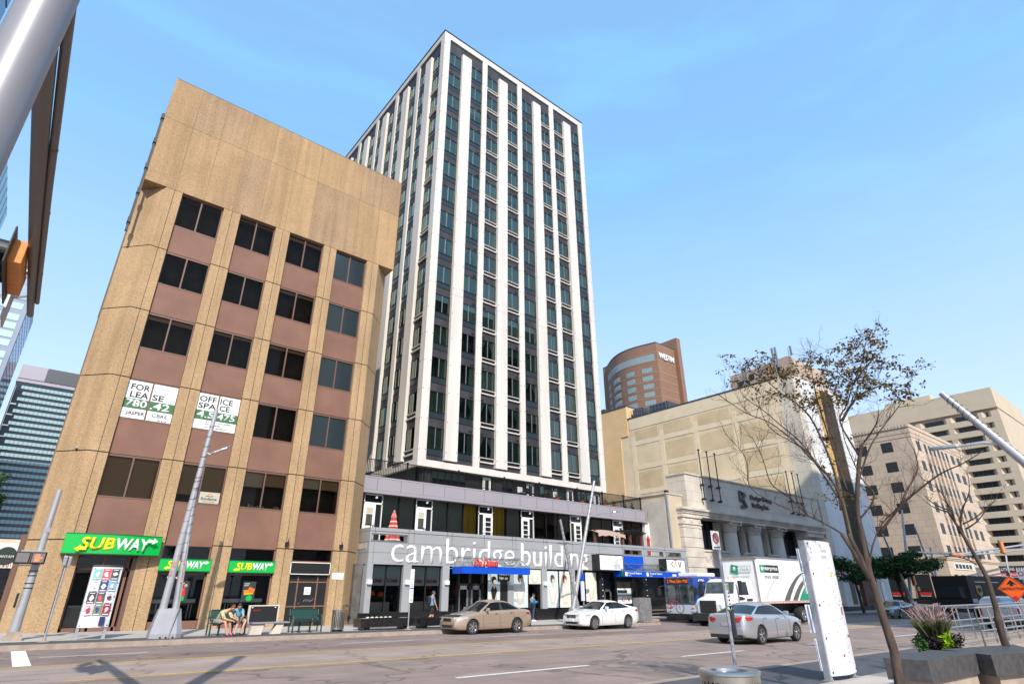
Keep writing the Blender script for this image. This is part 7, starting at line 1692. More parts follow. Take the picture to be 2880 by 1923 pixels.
cfgB = dict(L=4.70, W=1.80, H=1.46, xf=.88, xr=3.57, r=.335, gh=(1.35, 2.15, 3.05, 4.22), bp=.44, cp=.90, q=.74, spokes=10, rim='rim', doors=(1.45, 2.5, 3.42), handles=(2.3, 3.25), hz=.70, tz=.86, gr=(.58, .74), fplate=1,
    top=[(0, .60), (.03, .68), (.08, .75), (.3, .82), (.8, .90), (1.35, .97), (1.9, .975), (3.3, 1.0), (4.22, 1.06), (4.55, 1.06), (4.63, 1.0), (4.68, .84), (4.70, .64)])
cfgC = dict(L=4.64, W=1.78, H=1.46, xf=.93, xr=3.63, r=.325, gh=(1.30, 2.10, 3.15, 4.08), bp=.46, cp=.93, q=.78, spokes=5, doors=(1.45, 2.5, 3.42), handles=(2.3, 3.25), hz=.68, tz=.86, gr=(.56, .70),
    top=[(0, .56), (.03, .64), (.08, .72), (.3, .80), (.8, .90), (1.30, .96), (1.9, .965), (3.3, 1.0), (4.08, 1.04), (4.45, 1.04), (4.55, .98), (4.61, .82), (4.64, .62)])
t, T = sedan(16.84-.87, 23.4+.73, -1, 'car_beige', 'beige sedan with dark bonnet guard parked by the restaurant canopy', cfgA)
mb = MB(); rows = [[(x, y, cat(cfgA['top'], x)+.035+z) for y in (-.62, -.4, 0, .4, .62)] for x, z in ((.10, .0), (.2, .01), (.38, .005))]; mb.grid(rows, 0); mb.v = [T(v) for v in mb.v]; mb.build('bonnet_guard', ['black'], t)
sedan(24.5-.88, 23.1+.72, -1, 'car_white', 'white sedan with black and silver wheels parked before the transit entrance', cfgB)
sedan(25.0+.93, 12.5+.80, 1, 'car_silver', 'silver sedan seen from behind, driving in the near lane', cfgC)
cfgD = dict(cfgB, H=1.47, fplate=0, gr=(.48, .70)); sedan(60.5-.88, 20.7+.8, -1, 'car_steel', 'light silver sedan turning beyond the leaning bare tree', cfgD)
sedan(74, 26.3, -1, 'car_dark', 'black car half hidden behind the far silver sedan', cfgA)
# ---- van ahead on the right
X, Yc = 45.0, 10.2; g = PG(47, 0); t = thing('minivan', (47, Yc, g), 'silver minivan seen from behind, through the steel railing', 'van', None)
mb = MB(); secs = []
for x, zt, wt, zb in ((0, 1.18, .86, .38), (.06, 1.45, .84, .34), (.25, 1.66, .80, .28), (.7, 1.73, .76, .24), (2.4, 1.75, .76, .22), (3.0, 1.66, .76, .22), (3.9, 1.12, .82, .22), (4.8, .88, .80, .28), (5.0, .6, .7, .34)):
    zw = min(zt-.08, 1.0); secs.append([(X+x, Yc+y, g+z) for y, z in ((-.8, zb), (-.96, zb+.15), (-.97, zw), (-wt-.02, zt-.12), (-wt+.12, zt), (wt-.12, zt), (wt+.02, zt-.12), (.97, zw), (.96, zb+.15), (.8, zb))])
mb.grid(secs, 0, close=True); mb.add(secs[0], [tuple(range(10))], 0); mb.add(secs[-1], [tuple(range(9, -1, -1))], 0); mb.build('body', ['car_silver'], t, smooth='auto')
mb = MB(); mb.add([(X-.005, Yc-.74, g+1.12), (X-.005, Yc+.74, g+1.12), (X+.15, Yc+.70, g+1.56), (X+.15, Yc-.70, g+1.56)], [(0, 1, 2, 3)], 0); mb.build('rear_window', ['car_glass'], t)
for s_ in (-1, 1):
    mb = MB(); mb.box(X-.03, X+.2, Yc+s_*.80, Yc+s_*.95, g+.72, g+1.12, 0); mb.build('tail_light', ['tail'], t, bevel=.02)
    mb = MB(); y = Yc+s_*.965; mb.add([(X+.5, y+s_*.01, g+1.03), (X+3.6, y+s_*.01, g+1.03), (X+2.9, y-s_*.14, g+1.6), (X+.6, y-s_*.14, g+1.6)], [(0, 1, 2, 3)], 0); mb.build('side_window', ['car_glass'], t)
    for x in (.95, 4.0): wheel(t, X+x, Yc+s_*.85, g+.33, .33, .22, s_, 5)
mb = MB(); mb.box(X-.05, X+.15, Yc-.88, Yc+.88, g+.36, g+.55, 0); mb.box(X-.02, X+.01, Yc-.2, Yc+.2, g+.72, g+.84, 1); mb.box(X+.0, X+.06, Yc-.25, Yc+.25, g+1.60, g+1.64, 2); mb.build('bumper', ['plastic', 'sign_white', 'tail'], t)
# ---- parcel truck
g = PG(66, 0); t = thing('parcel_truck', (70, 16.8, g), 'dark brown parcel delivery truck with gold shield behind the orange diamond', 'truck')
mb = MB(); mb.box(61.7, 72.8, 15.5, 18.0, g+.75, g+3.4, 0); mb.box(72.8, 81, 15.5, 18, g+.75, g+3.45, 0); mb.box(72.75, 81, 15.45, 18.05, g+3.42, g+3.52, 1); mb.build('cargo_box', ['ups_brown', 'alu'], t, bevel=.03)
mb = MB(); mb.box(63.6, 71, 15.46, 15.5, g+2.9, g+2.95, 1); mb.box(65.6, 71.5, 15.48, 15.5, g+1.4, g+2.85, 0); mb.build('side_shutter', ['ups_brown', 'alu'], t)
mb = MB(); mb.ext([(63.55, 15.47, 2.02), (65.15, 15.47, 2.02), (65.15, 15.47, 1.45), (64.35, 15.47, 1.10), (63.55, 15.47, 1.45)], (0, -.02, 0), 0); mb.build('shield', ['gold_panel'], t); text('ups', (63.8, 15.44, 1.42), w=1.1, h=.4, mat='ups_brown', parent=t, ext=.01, bold=.03)
mb = MB(); mb.box(61.6, 61.75, 15.7, 17.8, g+.6, g+1.0, 0); mb.box(61.68, 61.7, 15.8, 17.7, g+1.6, g+2.6, 1); mb.build('front', ['black', 'car_glass'], t)
mb = MB(); mb.box(61.75, 63.1, 15.46, 15.49, .70, 1.0, 0); mb.build('side_plate', ['paper_blue'], t)
for x in (63.6, 70.5, 77): wheel(t, x, 15.8, g+.45, .45, .3, -1, 5, 'rim_dark'); wheel(t, x, 17.7, g+.45, .45, .3, 1, 5, 'rim_dark')
# ---- box truck
g = PG(37, 0); t = thing('box_truck', (38, 21.7, g), 'white rental box truck with green swoosh beside the bus', 'truck')
YN, YF_ = 20.45, 22.95; XF = 37.1
mb = MB(); mb.box(XF, XF+8.2, YN, YF_, g+1.32, g+4.0, 0); mb.build('cargo_box', ['truck_white'], t, bevel=.03)
mb = MB()
for y in (YN, YF_): mb.box(XF-.03, XF+.04, y-.04, y+.04, g+1.3, g+4.02, 0)
mb.box(XF-.04, XF+8.2, YN-.03, YN+.03, g+3.93, g+4.03, 0); mb.box(XF-.05, XF+.3, YN, YF_, g+3.85, g+4.04, 0); mb.box(XF, XF+8.2, YN-.03, YN+.02, g+1.22, g+1.36, 1)
for k in range(40): mb.box(XF+.1+k*.2, XF+.2+k*.2, YN-.035, YN-.03, g+1.25, g+1.32, 2)
for k in range(1, 8): mb.box(XF+k, XF+k+.012, YN-.004, YN, g+1.36, g+3.93, 0)
mb.build('trim', ['alu', 'rail_red', 'sign_white'], t)
def arcband(x0, z0, x1, z1, w0, w1, m_, off):
    mb = MB(); K = 18; a, b_ = [], []
    for k in range(K+1):
        u = k/K; x = lerp(x0, x1, u); z = g+z0+(z1-z0)*math.sin(u*math.pi/2)**.9; w = lerp(w0, w1, u)
        a.append((x, YN-off, z)); b_.append((min(x+w, XF+8.15), YN-off, g+z0+(z1-z0)*math.sin(u*math.pi/2)**.9-.02*u))
    rows = [a, b_]; mb.grid(rows, 0); return mb.build('stripe', [m_], t)
arcband(XF+3.1, 1.38, XF+6.9, 3.2, .75, .25, 'stripe_dark', .006); arcband(XF+4.25, 1.38, XF+7.4, 2.9, .7, .5, 'stripe_dark', .007); arcband(XF+5.2, 1.38, XF+7.6, 2.6, 2.2, .6, 'truck_green', .008); arcband(XF+.5, 1.5, XF+4.2, 3.2, .5, .15, 'stripe_pale', .005)
mb = MB(); mb.box(XF+.55, XF+1.15, YN-.012, YN-.006, g+3.08, g+3.55, 0); mb.box(XF+1.15, XF+3.0, YN-.012, YN-.006, g+3.08, g+3.55, 1); mb.build('logo_panel', ['truck_green', 'text_dark'], t)
text('e', (XF+.7, YN-.02, g+3.17), h=.27, mat='letter_white', parent=t, ext=.003, bold=.03); text('nterprise', (XF+1.0, YN-.02, g+3.13), w=1.85, h=.34, mat='letter_white', parent=t, ext=.003, bold=.02); text('truck rental', (XF+1.05, YN-.012, g+2.72), w=1.75, h=.24, mat='text_dark', parent=t, ext=.003)
mb = MB(); xq = XF-.04; mb.obox((xq, 21.55+.35, g+3.28), (.004, 0, 0), (0, .26, .06), (0, -.06, .26), 0); mb.box(xq-.003, xq, 20.75, 21.75, g+3.08, g+3.5, 1); mb.build('logo_panel', ['truck_green', 'stripe_pale'], t)
text('prise', (XF-.055, 21.65, g+3.18), w=.8, h=.26, right=(0, -1, 0), mat='letter_white', parent=t, ext=.003, bold=.02); text('e', (XF-.06, 22.02, g+3.2), h=.24, right=(0, -1, 0), mat='letter_white', parent=t, ext=.003, bold=.03); text('truck rental', (XF-.05, 22.1, g+2.78), w=1.2, h=.16, right=(0, -1, 0), mat='text_grey', parent=t, ext=.003)
# cab
mb = MB(); yc = 21.7; secs = []
for x, zt, w, zb in ((31.35, 1.35, .72, .75), (31.5, 1.55, .88, .62), (32.3, 1.68, .93, .6), (33.25, 1.78, .97, .6), (33.3, 1.80, 1.02, .55), (36.6, 1.80, 1.1, .55)):
    secs.append([(x, yc+y, g+z) for y, z in ((-w, zb), (-w, zt-.25), (-w*.86, zt-.04), (-w*.5, zt), (w*.5, zt), (w*.86, zt-.04), (w, zt-.25), (w, zb))])
mb.grid(secs, 0, close=True); mb.add(secs[0], [tuple(range(8))], 0); mb.add(secs[-1], [tuple(range(7, -1, -1))], 0); mb.build('bonnet', ['truck_white'], t, smooth='auto')
mb = MB(); secs = []
for x, zt, w in ((33.3, 1.8, 1.08), (33.75, 2.55, 1.05), (34.1, 2.68, 1.02), (36.0, 2.72, 1.02), (36.35, 2.6, 1.05)): secs.append([(x, yc+y, g+z) for y, z in ((-1.1, 1.3), (-1.12, 1.75), (-w, zt-.1), (-w+.15, zt), (w-.15, zt), (w, zt-.1), (1.12, 1.75), (1.1, 1.3))])
mb.grid(secs, 0, close=True); mb.add(secs[-1], [tuple(range(7, -1, -1))], 0); mb.add(secs[0], [tuple(range(8))], 0); mb.build('cab', ['truck_white'], t, smooth='auto')
mb = MB(); mb.add([(33.30, yc-.98, g+1.84), (33.30, yc+.98, g+1.84), (33.68, yc+.96, g+2.5), (33.68, yc-.96, g+2.5)], [(0, 1, 2, 3)], 0); mb.build('windscreen', ['truck_screen'], t)
for s_ in (-1, 1):
    mb = MB(); mb.add([(33.95, yc+s_*1.135, g+1.75), (35.4, yc+s_*1.135, g+1.75), (35.35, yc+s_*1.075, g+2.5), (34.15, yc+s_*1.075, g+2.5)], [(0, 1, 2, 3)], 0); mb.build('side_window', ['car_glass'], t)
    mb = MB(); mb.box(33.5, 33.62, yc+s_*1.25, yc+s_*1.5, g+1.75, g+2.55, 0); mb.tube([(33.8, yc+s_*1.1, g+2.5), (33.56, yc+s_*1.35, g+2.55)], .03, 6, 0); mb.tube([(33.8, yc+s_*1.1, g+1.8), (33.56, yc+s_*1.35, g+1.8)], .03, 6, 0); mb.box(33.5, 33.6, yc+s_*1.25, yc+s_*1.45, g+1.45, g+1.65, 0); mb.build('mirror', ['plastic'], t, bevel=.03)
    mb = MB(); mb.obox((31.42, yc+s_*.74, g+1.12), (.06, s_*.05, 0), (0, .17, 0), (0, 0, .13), 0); mb.build('headlight', ['headlamp'], t, bevel=.03)
mb = MB(); mb.box(31.28, 31.5, yc-.55, yc+.55, g+.78, g+1.45, 0); 
for k in range(14): y = yc-.5+k*.077; mb.box(31.26, 31.29, y-.01, y+.01, g+.82, g+1.42, 1)
mb.build('grille', ['black', 'alu_dark'], t, bevel=.05)
mb = MB(); mb.box(31.05, 31.5, yc-1.05, yc+1.05, g+.35, g+.75, 0); mb.box(31.2, 36.5, yc-.9, yc+.9, g+.45, g+.7, 0); mb.box(36, 45.1, yc-.5, yc+.5, g+.7, g+1.25, 0); mb.box(44.9, 45.2, yc-1.1, yc+1.1, g+.5, g+.75, 0); each(mb, 'bumper', ['plastic'], t)
mb = MB(); mb.box(35.0, 35.9, yc-1.16, yc-1.13, g+1.42, g+1.54, 0); mb.box(34.2, 34.6, yc-1.16, yc-1.13, g+1.5, g+1.6, 0); mb.build('door_badge', ['text_dark'], t)
mb = MB()
for k in range(5): mb.box(34.1, 34.2, yc-.9+k*.45, yc-.8+k*.45, g+2.70, g+2.76, 0)
mb.build('marker_light', ['amber'], t)
for s_ in (-1, 1):
    wheel(t, 32.45, yc+s_*1.0, g+.48, .48, .3, s_, 8, 'rim_dark'); wheel(t, 42.6, yc+s_*1.0, g+.50, .50, .5, s_, 8)
mb = MB(); mb.box(43.2, 43.25, yc-1.2, yc-.6, g+.2, g+1.2, 0); mb.build('mud_flap', ['black'], t)
mb = MB(); mb.box(34.5, 34.9, yc-.7, yc-.3, g+1.75, g+2.15, 0); mb.build('driver_vest', ['scrap_yellow'], t)
for o in t.children:                                                   # short conventional cab, its nose level with the bus bumper
    k = o.name.split('.')[0]; ox_ = ORG[o.name].x
    fx = lambda x: 33.2+(x-31.35)*.705
    if k in ('bonnet', 'cab', 'windscreen', 'side_window', 'mirror', 'headlight', 'grille', 'bumper', 'door_badge', 'marker_light', 'driver_vest'):
        for v in o.data.vertices:
            if v.co.x+ox_ < 36.9: v.co.x = fx(v.co.x+ox_)-ox_
    elif k == 'wheel' and sum(v.co.x for v in o.data.vertices)/len(o.data.vertices)+ox_ < 36:
        for q in (o, *o.children):
            for v in q.data.vertices: v.co.x += 1.6
# ---- transit bus
g = PG(39, 0); t = thing('transit_bus', (43, 27.0, g), 'blue and silver city bus carrying a bicycle, left of the white truck', 'bus')
X, y0, y1 = 36.6, 24.75, 27.4
mb = MB(); secs = []
def ring_(x, in_=0, zt=2.95, zb=.28): return [(x, y, g+z) for y, z in ((y0+in_, zb), (y0+in_, zt-.25), (y0+in_+.07, zt-.06), (y0+in_+.25, zt), (y1-in_-.25, zt), (y1-in_-.07, zt-.06), (y1-in_, zt-.25), (y1-in_, zb))]
for x, i_, zt in ((X+.0, .10, 2.85), (X+.05, .04, 2.92), (X+.2, 0, 2.95), (X+12, 0, 2.95)): secs.append(ring_(x, i_, zt))
mb.grid(secs, lambda i, k: 0, close=True); mb.add(secs[0], [tuple(range(8))], 0); mb.add(secs[-1], [tuple(range(7, -1, -1))], 0); mb.build('body', ['bus_blue'], t, smooth='auto')
mb = MB(); mb.box(X-.02, X+.4, y0+.10, y1-.10, g+.55, g+1.22, 0); mb.box(X+.3, X+12, y0-.01, y0+.1, g+.4, g+1.25, 0); mb.box(X-.03, X, y0+.12, y1-.12, g+1.14, g+1.2, 1); mb.build('lower_panel', ['bus_low', 'bus_blue'], t, bevel=.02)
mb = MB(); mb.box(X-.04, X-.005, y0+.15, y1-.15, g+1.22, g+2.38, 0); mb.box(X-.06, X-.03, (y0+y1)/2-.03, (y0+y1)/2+.03, g+1.22, g+2.38, 1); w = mb.build('windscreen', ['bus_screen', 'plastic'], t)
mb = MB(); 
for k in range(7): mb.box(X+1.0+k*1.5, X+2.3+k*1.5, y0-.02, y0+.01, g+1.35, g+2.35, 0)
mb.box(X+.35, X+.9, y0-.02, y0+.01, g+1.0, g+2.35, 0); mb.build('side_window', ['car_glass'], t)
mb = MB(); mb.box(X-.05, X, y0+.55, y1-.28, g+2.45, g+2.83, 0); mb.build('destination_sign', ['black'], t, bevel=.01)
text('2 West Edm Mall', (X-.06, y1-.40, g+2.53), w=1.7, h=.22, right=(0, -1, 0), mat='sign_amber', parent=t, ext=.004, bold=-.005)
text('4396', (X+.35, y0-.03, g+2.55), w=.75, h=.22, mat='letter_white', parent=t, ext=.004, bold=.02)
mb = MB(); mb.box(X-.12, X+.1, y0+.08, y1-.08, g+.22, g+.58, 0); mb.build('bumper', ['plastic'], t, bevel=.04)
for y in (y0+.38, y1-.38):
    mb = MB(); 
    for q in (-.13, .05): mb.lathe((X-.04, y+q, g+.75), [(0, -.01), (.075, 0), (.08, .03)], 12, 'x', 0)
    mb.box(X-.05, X-.02, y-.12, y+.06, g+.9, g+.97, 1); mb.build('headlight', ['headlamp', 'amber'], t)
for y in (y0-.18, y1+.25): mb = MB(); mb.box(X-.25, X-.1, y-.1, y+.12, g+1.75, g+2.2, 0); mb.tube([(X+.0, (y0 if y < 26 else y1), g+2.35), (X-.2, y, g+2.3), (X-.2, y, g+2.1)], .03, 6, 0); mb.build('mirror', ['plastic'], t, bevel=.03)
mb = MB(); mb.box(X+1.2, X+3.4, y0+.5, y1-.5, g+2.95, g+3.2, 0); mb.build('roof_unit', ['truck_white'], t, bevel=.06)
mb = MB()
for y in (y0+.2, y0+.6, y0+1.3, y1-.6, y1-.2): mb.box(X-.05, X-.01, y-.06, y+.06, g+2.86, g+2.9, 0)
mb.build('marker_light', ['orange_sign'], t)
for x in (2.6, 9.2): wheel(t, X+x, y0+.18, g+.48, .48, .3, -1, 8); wheel(t, X+x, y1-.18, g+.48, .48, .3, 1, 8)
mb = MB()
for z in (.55, .42): mb.tube([(X-.15, y0+.7, g+z), (X-.95, y0+.7, g+z), (X-.95, y1-.15, g+z), (X-.15, y1-.15, g+z)], .03, 6, 0)
mb.tube([(X-.5, y0+.7, g+.55), (X-.5, y1-.15, g+.55)], .05, 6, 0); mb.build('bicycle_rack', ['black_metal'], t)
# bicycle carried on the rack
t = thing('bicycle', (X-.55, 26.3, g+.55), 'red bicycle carried on the front rack of the bus', 'bicycle')
xx = X-.6; zc = g+.95
for y in (25.75, 26.80):
    mb = MB(); mb.tube([(xx, y+.32*math.cos(a*math.pi/12), zc+.32*math.sin(a*math.pi/12)) for a in range(25)], .022, 5, 0, cap=False); w = mb.build('wheel', ['tyre'], t)
    mb = MB()
    for a in range(8): mb.tube([(xx, y, zc), (xx, y+.31*math.cos(a*math.pi/4), zc+.31*math.sin(a*math.pi/4))], .004, 3, 0)
    mb.build('spoke', ['alu'], w)
mb = MB(); S_, H_, B_, F_, Rr = (xx, 26.55, zc+.45), (xx, 25.95, zc+.42), (xx, 26.38, zc-.02), (xx, 25.75, zc), (xx, 26.80, zc)
for a, b_ in ((S_, H_), (S_, B_), (H_, B_), (B_, Rr), (S_, Rr), (H_, F_)): mb.tube([a, b_], .02, 6, 0)
mb.build('frame', ['bike_red'], t)
mb = MB(); mb.tube([(xx-.25, 25.93, zc+.55), (xx, 25.95, zc+.52), (xx+.25, 25.93, zc+.55)], .015, 5, 0); mb.tube([H_, (xx, 25.95, zc+.52)], .015, 5, 0); mb.build('handlebar', ['black'], t)
mb = MB(); mb.box(xx-.06, xx+.06, 26.48, 26.72, zc+.5, zc+.55, 0); mb.build('saddle', ['black'], t, bevel=.02)
# red fire hydrant-like post near the far kerb
t = thing('red_post', (96, 25.4, PG(96)), 'small red street post on the far corner left of the parcel truck', 'bollard'); mb = MB(); mb.lathe((96, 25.2, PG(96)), [(.25, 0), (.25, .9), (.32, .95), (.2, 1.2), (0, 1.3)], 10, 'z', 0); mb.build('post', ['red'], t)
# ================================================================ people
def skin(V_, E_, root, name, mats, parent, sub=2):
    me = bpy.data.meshes.new(name); bm = bmesh.new(); lay = bm.verts.layers.skin.verify(); o = ORG[parent.name]; idx = {}
    for k, (p, r_) in V_.items():
        v = bm.verts.new(Vector(p)-o); v[lay].radius = (r_ if not isinstance(r_, tuple) else r_[0], r_ if not isinstance(r_, tuple) else r_[1]); v[lay].use_root = (k == root); idx[k] = v
    for a, b_ in E_: bm.edges.new((idx[a], idx[b_]))
    bm.to_mesh(me); bm.free(); ob = bpy.data.objects.new(name, me); S.collection.objects.link(ob)
    m1 = ob.modifiers.new('s', 'SKIN'); m1.use_smooth_shade = True; m2 = ob.modifiers.new('u', 'SUBSURF'); m2.levels = sub; m2.render_levels = sub
    bpy.context.view_layer.update(); nm = bpy.data.meshes.new_from_object(ob.evaluated_get(bpy.context.evaluated_depsgraph_get()))
    bpy.data.objects.remove(ob); nm.name = name; nm.materials.clear()
    for k in mats: nm.materials.append(M_[k])
    for p in nm.polygons: p.use_smooth = True
    ob = bpy.data.objects.new(name, nm); S.collection.objects.link(ob); ob.parent = parent; ORG[ob.name] = o; return ob
def person(J, label, shirt, legs, hair, shoes, sleeve=.55, leg_len=1.0, hairlen=0, group=None, cap=None, facing=(0, -1, 0)):
    """J: joint name -> point"""
    g_ = lambda k: Vector(J[k]); f = Vector(facing).normalized()
    base = Vector((g_('pelvis').x, g_('pelvis').y, min(J['anL'][2], J['anR'][2])-.07))
    t = thing('person', base, label, 'person', group)
    V_ = {'pelvis': (g_('pelvis'), .115), 'waist': (g_('pelvis').lerp(g_('chest'), .5), .10), 'chest': (g_('chest'), .125), 'neck': (g_('neck'), .05), 'skull': (g_('neck').lerp(g_('head'), .5), .055)}
    E_ = [('pelvis', 'waist'), ('waist', 'chest'), ('chest', 'neck'), ('neck', 'skull')]
    for s_ in 'LR':
        V_['sh'+s_] = (g_('sh'+s_), .055); V_['el'+s_] = (g_('el'+s_), .038); V_['wr'+s_] = (g_('wr'+s_), .026); h = g_('wr'+s_)+(g_('wr'+s_)-g_('el'+s_)).normalized()*.07; V_['pa'+s_] = (h, (.034, .02))
        V_['hi'+s_] = (g_('hi'+s_), .088); V_['kn'+s_] = (g_('kn'+s_), .056); V_['ca'+s_] = (g_('kn'+s_).lerp(g_('an'+s_), .35), .052); V_['an'+s_] = (g_('an'+s_), .034); V_['to'+s_] = (g_('an'+s_)+f*.12-Vector((0, 0, .045)), .032)
        E_ += [('chest', 'sh'+s_), ('sh'+s_, 'el'+s_), ('el'+s_, 'wr'+s_), ('wr'+s_, 'pa'+s_), ('pelvis', 'hi'+s_), ('hi'+s_, 'kn'+s_), ('kn'+s_, 'ca'+s_), ('ca'+s_, 'an'+s_), ('an'+s_, 'to'+s_)]
    body = skin(V_, E_, 'pelvis', 'body', ['skin'], t)
    bm = bmesh.new(); bm.from_mesh(body.data); o = ORG[t.name]
    hc = g_('head')-o; lk = Vector(J.get('look', f)).normalized(); upv = Vector((0, 0, 1)); upv = (upv-lk*upv.dot(lk)).normalized(); rt_ = lk.cross(upv)
    M3 = Matrix((rt_, lk, upv)).transposed().to_4x4()
    r_ = bmesh.ops.create_uvsphere(bm, u_segments=16, v_segments=12, radius=1, matrix=Matrix.Translation(hc) @ M3 @ Matrix.Diagonal((.075, .092, .112, 1)))
    for v in r_['verts']:
        q = M3.inverted() @ (v.co-hc)
        if q.z < -.03: v.co = hc + M3 @ Vector((q.x*.82, q.y*(.9 if q.y < 0 else 1.0), q.z))
    for px_, py_, pz_, sx, sy, sz in ((0, .095, -.01, .013, .02, .025), (.077, 0, -.005, .01, .018, .03), (-.077, 0, -.005, .01, .018, .03), (0, .086, -.055, .025, .008, .008)):
        bmesh.ops.create_uvsphere(bm, u_segments=8, v_segments=6, radius=1, matrix=Matrix.Translation(hc+M3 @ Vector((px_, py_, pz_))) @ M3 @ Matrix.Diagonal((sx, sy, sz, 1)))
    bm.to_mesh(body.data); bm.free()
    eye = MB()                                                          # eyes, and fingers closed on what is held
    mbf = MB()
    for s_ in 'LR':
        w = g_('wr'+s_); d = (w-g_('el'+s_)).normalized(); pl = w+d*.07; sd = d.cross(Vector((0, 0, 1))); sd = sd.normalized() if sd.length > .1 else Vector((1, 0, 0)); dn = sd.cross(d).normalized()*-1
        for k, ln in enumerate((.062, .072, .068, .052)):
            p0 = pl+d*.015+sd*(k-1.5)*.018; mbf.tube([p0, p0+d*ln*.5+dn*.006, p0+d*ln*.75+dn*.03, p0+d*ln*.6+dn*.05], [.0095, .009, .008, .007], 6, 0)
        th = w+d*.03+sd*(.03 if s_ == 'L' else -.03); mbf.tube([th, th+sd*(.02 if s_ == 'L' else -.02)+d*.03, th+sd*(.012 if s_ == 'L' else -.012)+d*.055+dn*.015], [.012, .011, .009], 6, 0)
    nf = len(mbf.v); bm = bmesh.new(); bm.from_mesh(body.data); vs = [bm.verts.new(Vector(v)-o) for v in mbf.v]
    for f_ in mbf.f:
        try: bm.faces.new([vs[i] for i in f_])
        except ValueError: pass
    for f_ in bm.faces: f_.smooth = True
    bm.to_mesh(body.data); bm.free()
    for s_ in (-1, 1):
        p = o+hc+M3 @ Vector((.03*s_, .083, .012)); eye.obox(p, rt_*.012, lk*.006, upv*.006, 0)
    eye.build('eyes', ['black'], t)
    mb = MB(); rows = []
    for k in range(9):
        th = math.pi*(k/8)*(.56+hairlen); row = []
        for q in range(18):
            a = 2*math.pi*q/18; fr_ = math.sin(a) > .25 and th > .95
            row.append(tuple(o+hc+M3 @ Vector((.086*math.sin(th)*math.cos(a), .075*math.sin(a) if fr_ else .104*math.sin(th)*math.sin(a)-.012, .124*(math.cos(th)+(.9*(math.cos(.95)-math.cos(th)) if fr_ else 0))))))
        rows.append(row)
    mb.grid(rows, 0, close=True); mb.build('hair', [hair], t, smooth=True)
    if cap:
        mb = MB(); rows = [[tuple(o+hc+M3 @ Vector((.092*math.sin(th)*math.cos(a), .108*math.sin(th)*math.sin(a), .03+.108*math.cos(th)))) for a in [2*math.pi*q/16 for q in range(16)]] for th in [math.pi/2*k/6 for k in range(7)]]
        mb.grid(rows, 0, close=True); mb.grid([[tuple(o+hc+M3 @ Vector((x, .085+y, .035-.15*y))) for x in (-.07, -.03, .03, .07)] for y in (0, .05, .08)], 0); mb.build('cap', [cap], t, smooth=True)
    W_ = {'pelvis': (g_('pelvis')+Vector((0, 0, -.02)), .14), 'waist': (g_('pelvis').lerp(g_('chest'), .5), .125), 'chest': (g_('chest'), .148), 'neck': (g_('chest').lerp(g_('neck'), .62), .075)}
    F_ = [('pelvis', 'waist'), ('waist', 'chest'), ('chest', 'neck')]
    for s_ in 'LR':
        W_['sh'+s_] = (g_('sh'+s_), .078); F_.append(('chest', 'sh'+s_)); fr = min(sleeve, 1)
        W_['el'+s_] = (g_('sh'+s_).lerp(g_('el'+s_), fr), .064); F_.append(('sh'+s_, 'el'+s_))
        if sleeve > 1: W_['wr'+s_] = (g_('el'+s_).lerp(g_('wr'+s_), sleeve-1), .044); F_.append(('el'+s_, 'wr'+s_))
    skin(W_, F_, 'waist', 'shirt', [shirt], t)
    W_ = {'pelvis': (g_('pelvis')+Vector((0, 0, -.01)), .132)}; F_ = []
    for s_ in 'LR':
        W_['hi'+s_] = (g_('hi'+s_), .104); F_.append(('pelvis', 'hi'+s_)); W_['kn'+s_] = (g_('hi'+s_).lerp(g_('kn'+s_), min(1, leg_len)), .074 if leg_len >= 1 else .088); F_.append(('hi'+s_, 'kn'+s_))
        if leg_len > 1: W_['an'+s_] = (g_('kn'+s_).lerp(g_('an'+s_), leg_len-1), .05); F_.append(('kn'+s_, 'an'+s_))
    skin(W_, F_, 'pelvis', 'trousers' if leg_len > 1 else 'shorts', [legs], t)
    for s_ in 'LR':
        a = g_('an'+s_); mb = MB(); mb.grid([[tuple(a+f*u+f.cross(Vector((0, 0, 1)))*w*q+Vector((0, 0, z))) for q, z in ((-1, -.07), (-1, -.045), (-.6, h), (.6, h), (1, -.045), (1, -.07))] for u, w, h in ((-.07, .03, .0), (-.03, .04, .01), (.05, .045, -.015), (.13, .045, -.035), (.18, .03, -.05))], 0, close=True); mb.add([mb.v[i] for i in range(24, 30)], [(0, 1, 2, 3, 4, 5)]); mb.build('shoe', [shoes], t, smooth=True)
    return t
mat('shirt_yellow', (.45, .36, .16), .9, var=.75, scale=22, var2=(.10, .12, .16)); mat('shirt_teal', (.10, .36, .55), .9, var=.9, scale=14, stretch=(3, 1, .2), var2=(.02, .02, .04)); mat('shorts_grey', (.24, .24, .22), .9, var=.7, scale=18); mat('shoe_pink', (.5, .08, .25), .7)
mat('shirt_plaid', (.10, .26, .45), .9, var=.8, scale=16, var2=(.02, .03, .06)); mat('jacket_blue', (.01, .20, .50), .8); mat('jeans', (.03, .05, .10), .9); mat('cap_grey', (.07, .065, .06), .9); mat('coat_grey', (.30, .30, .30), .9)
z0 = PG(7)
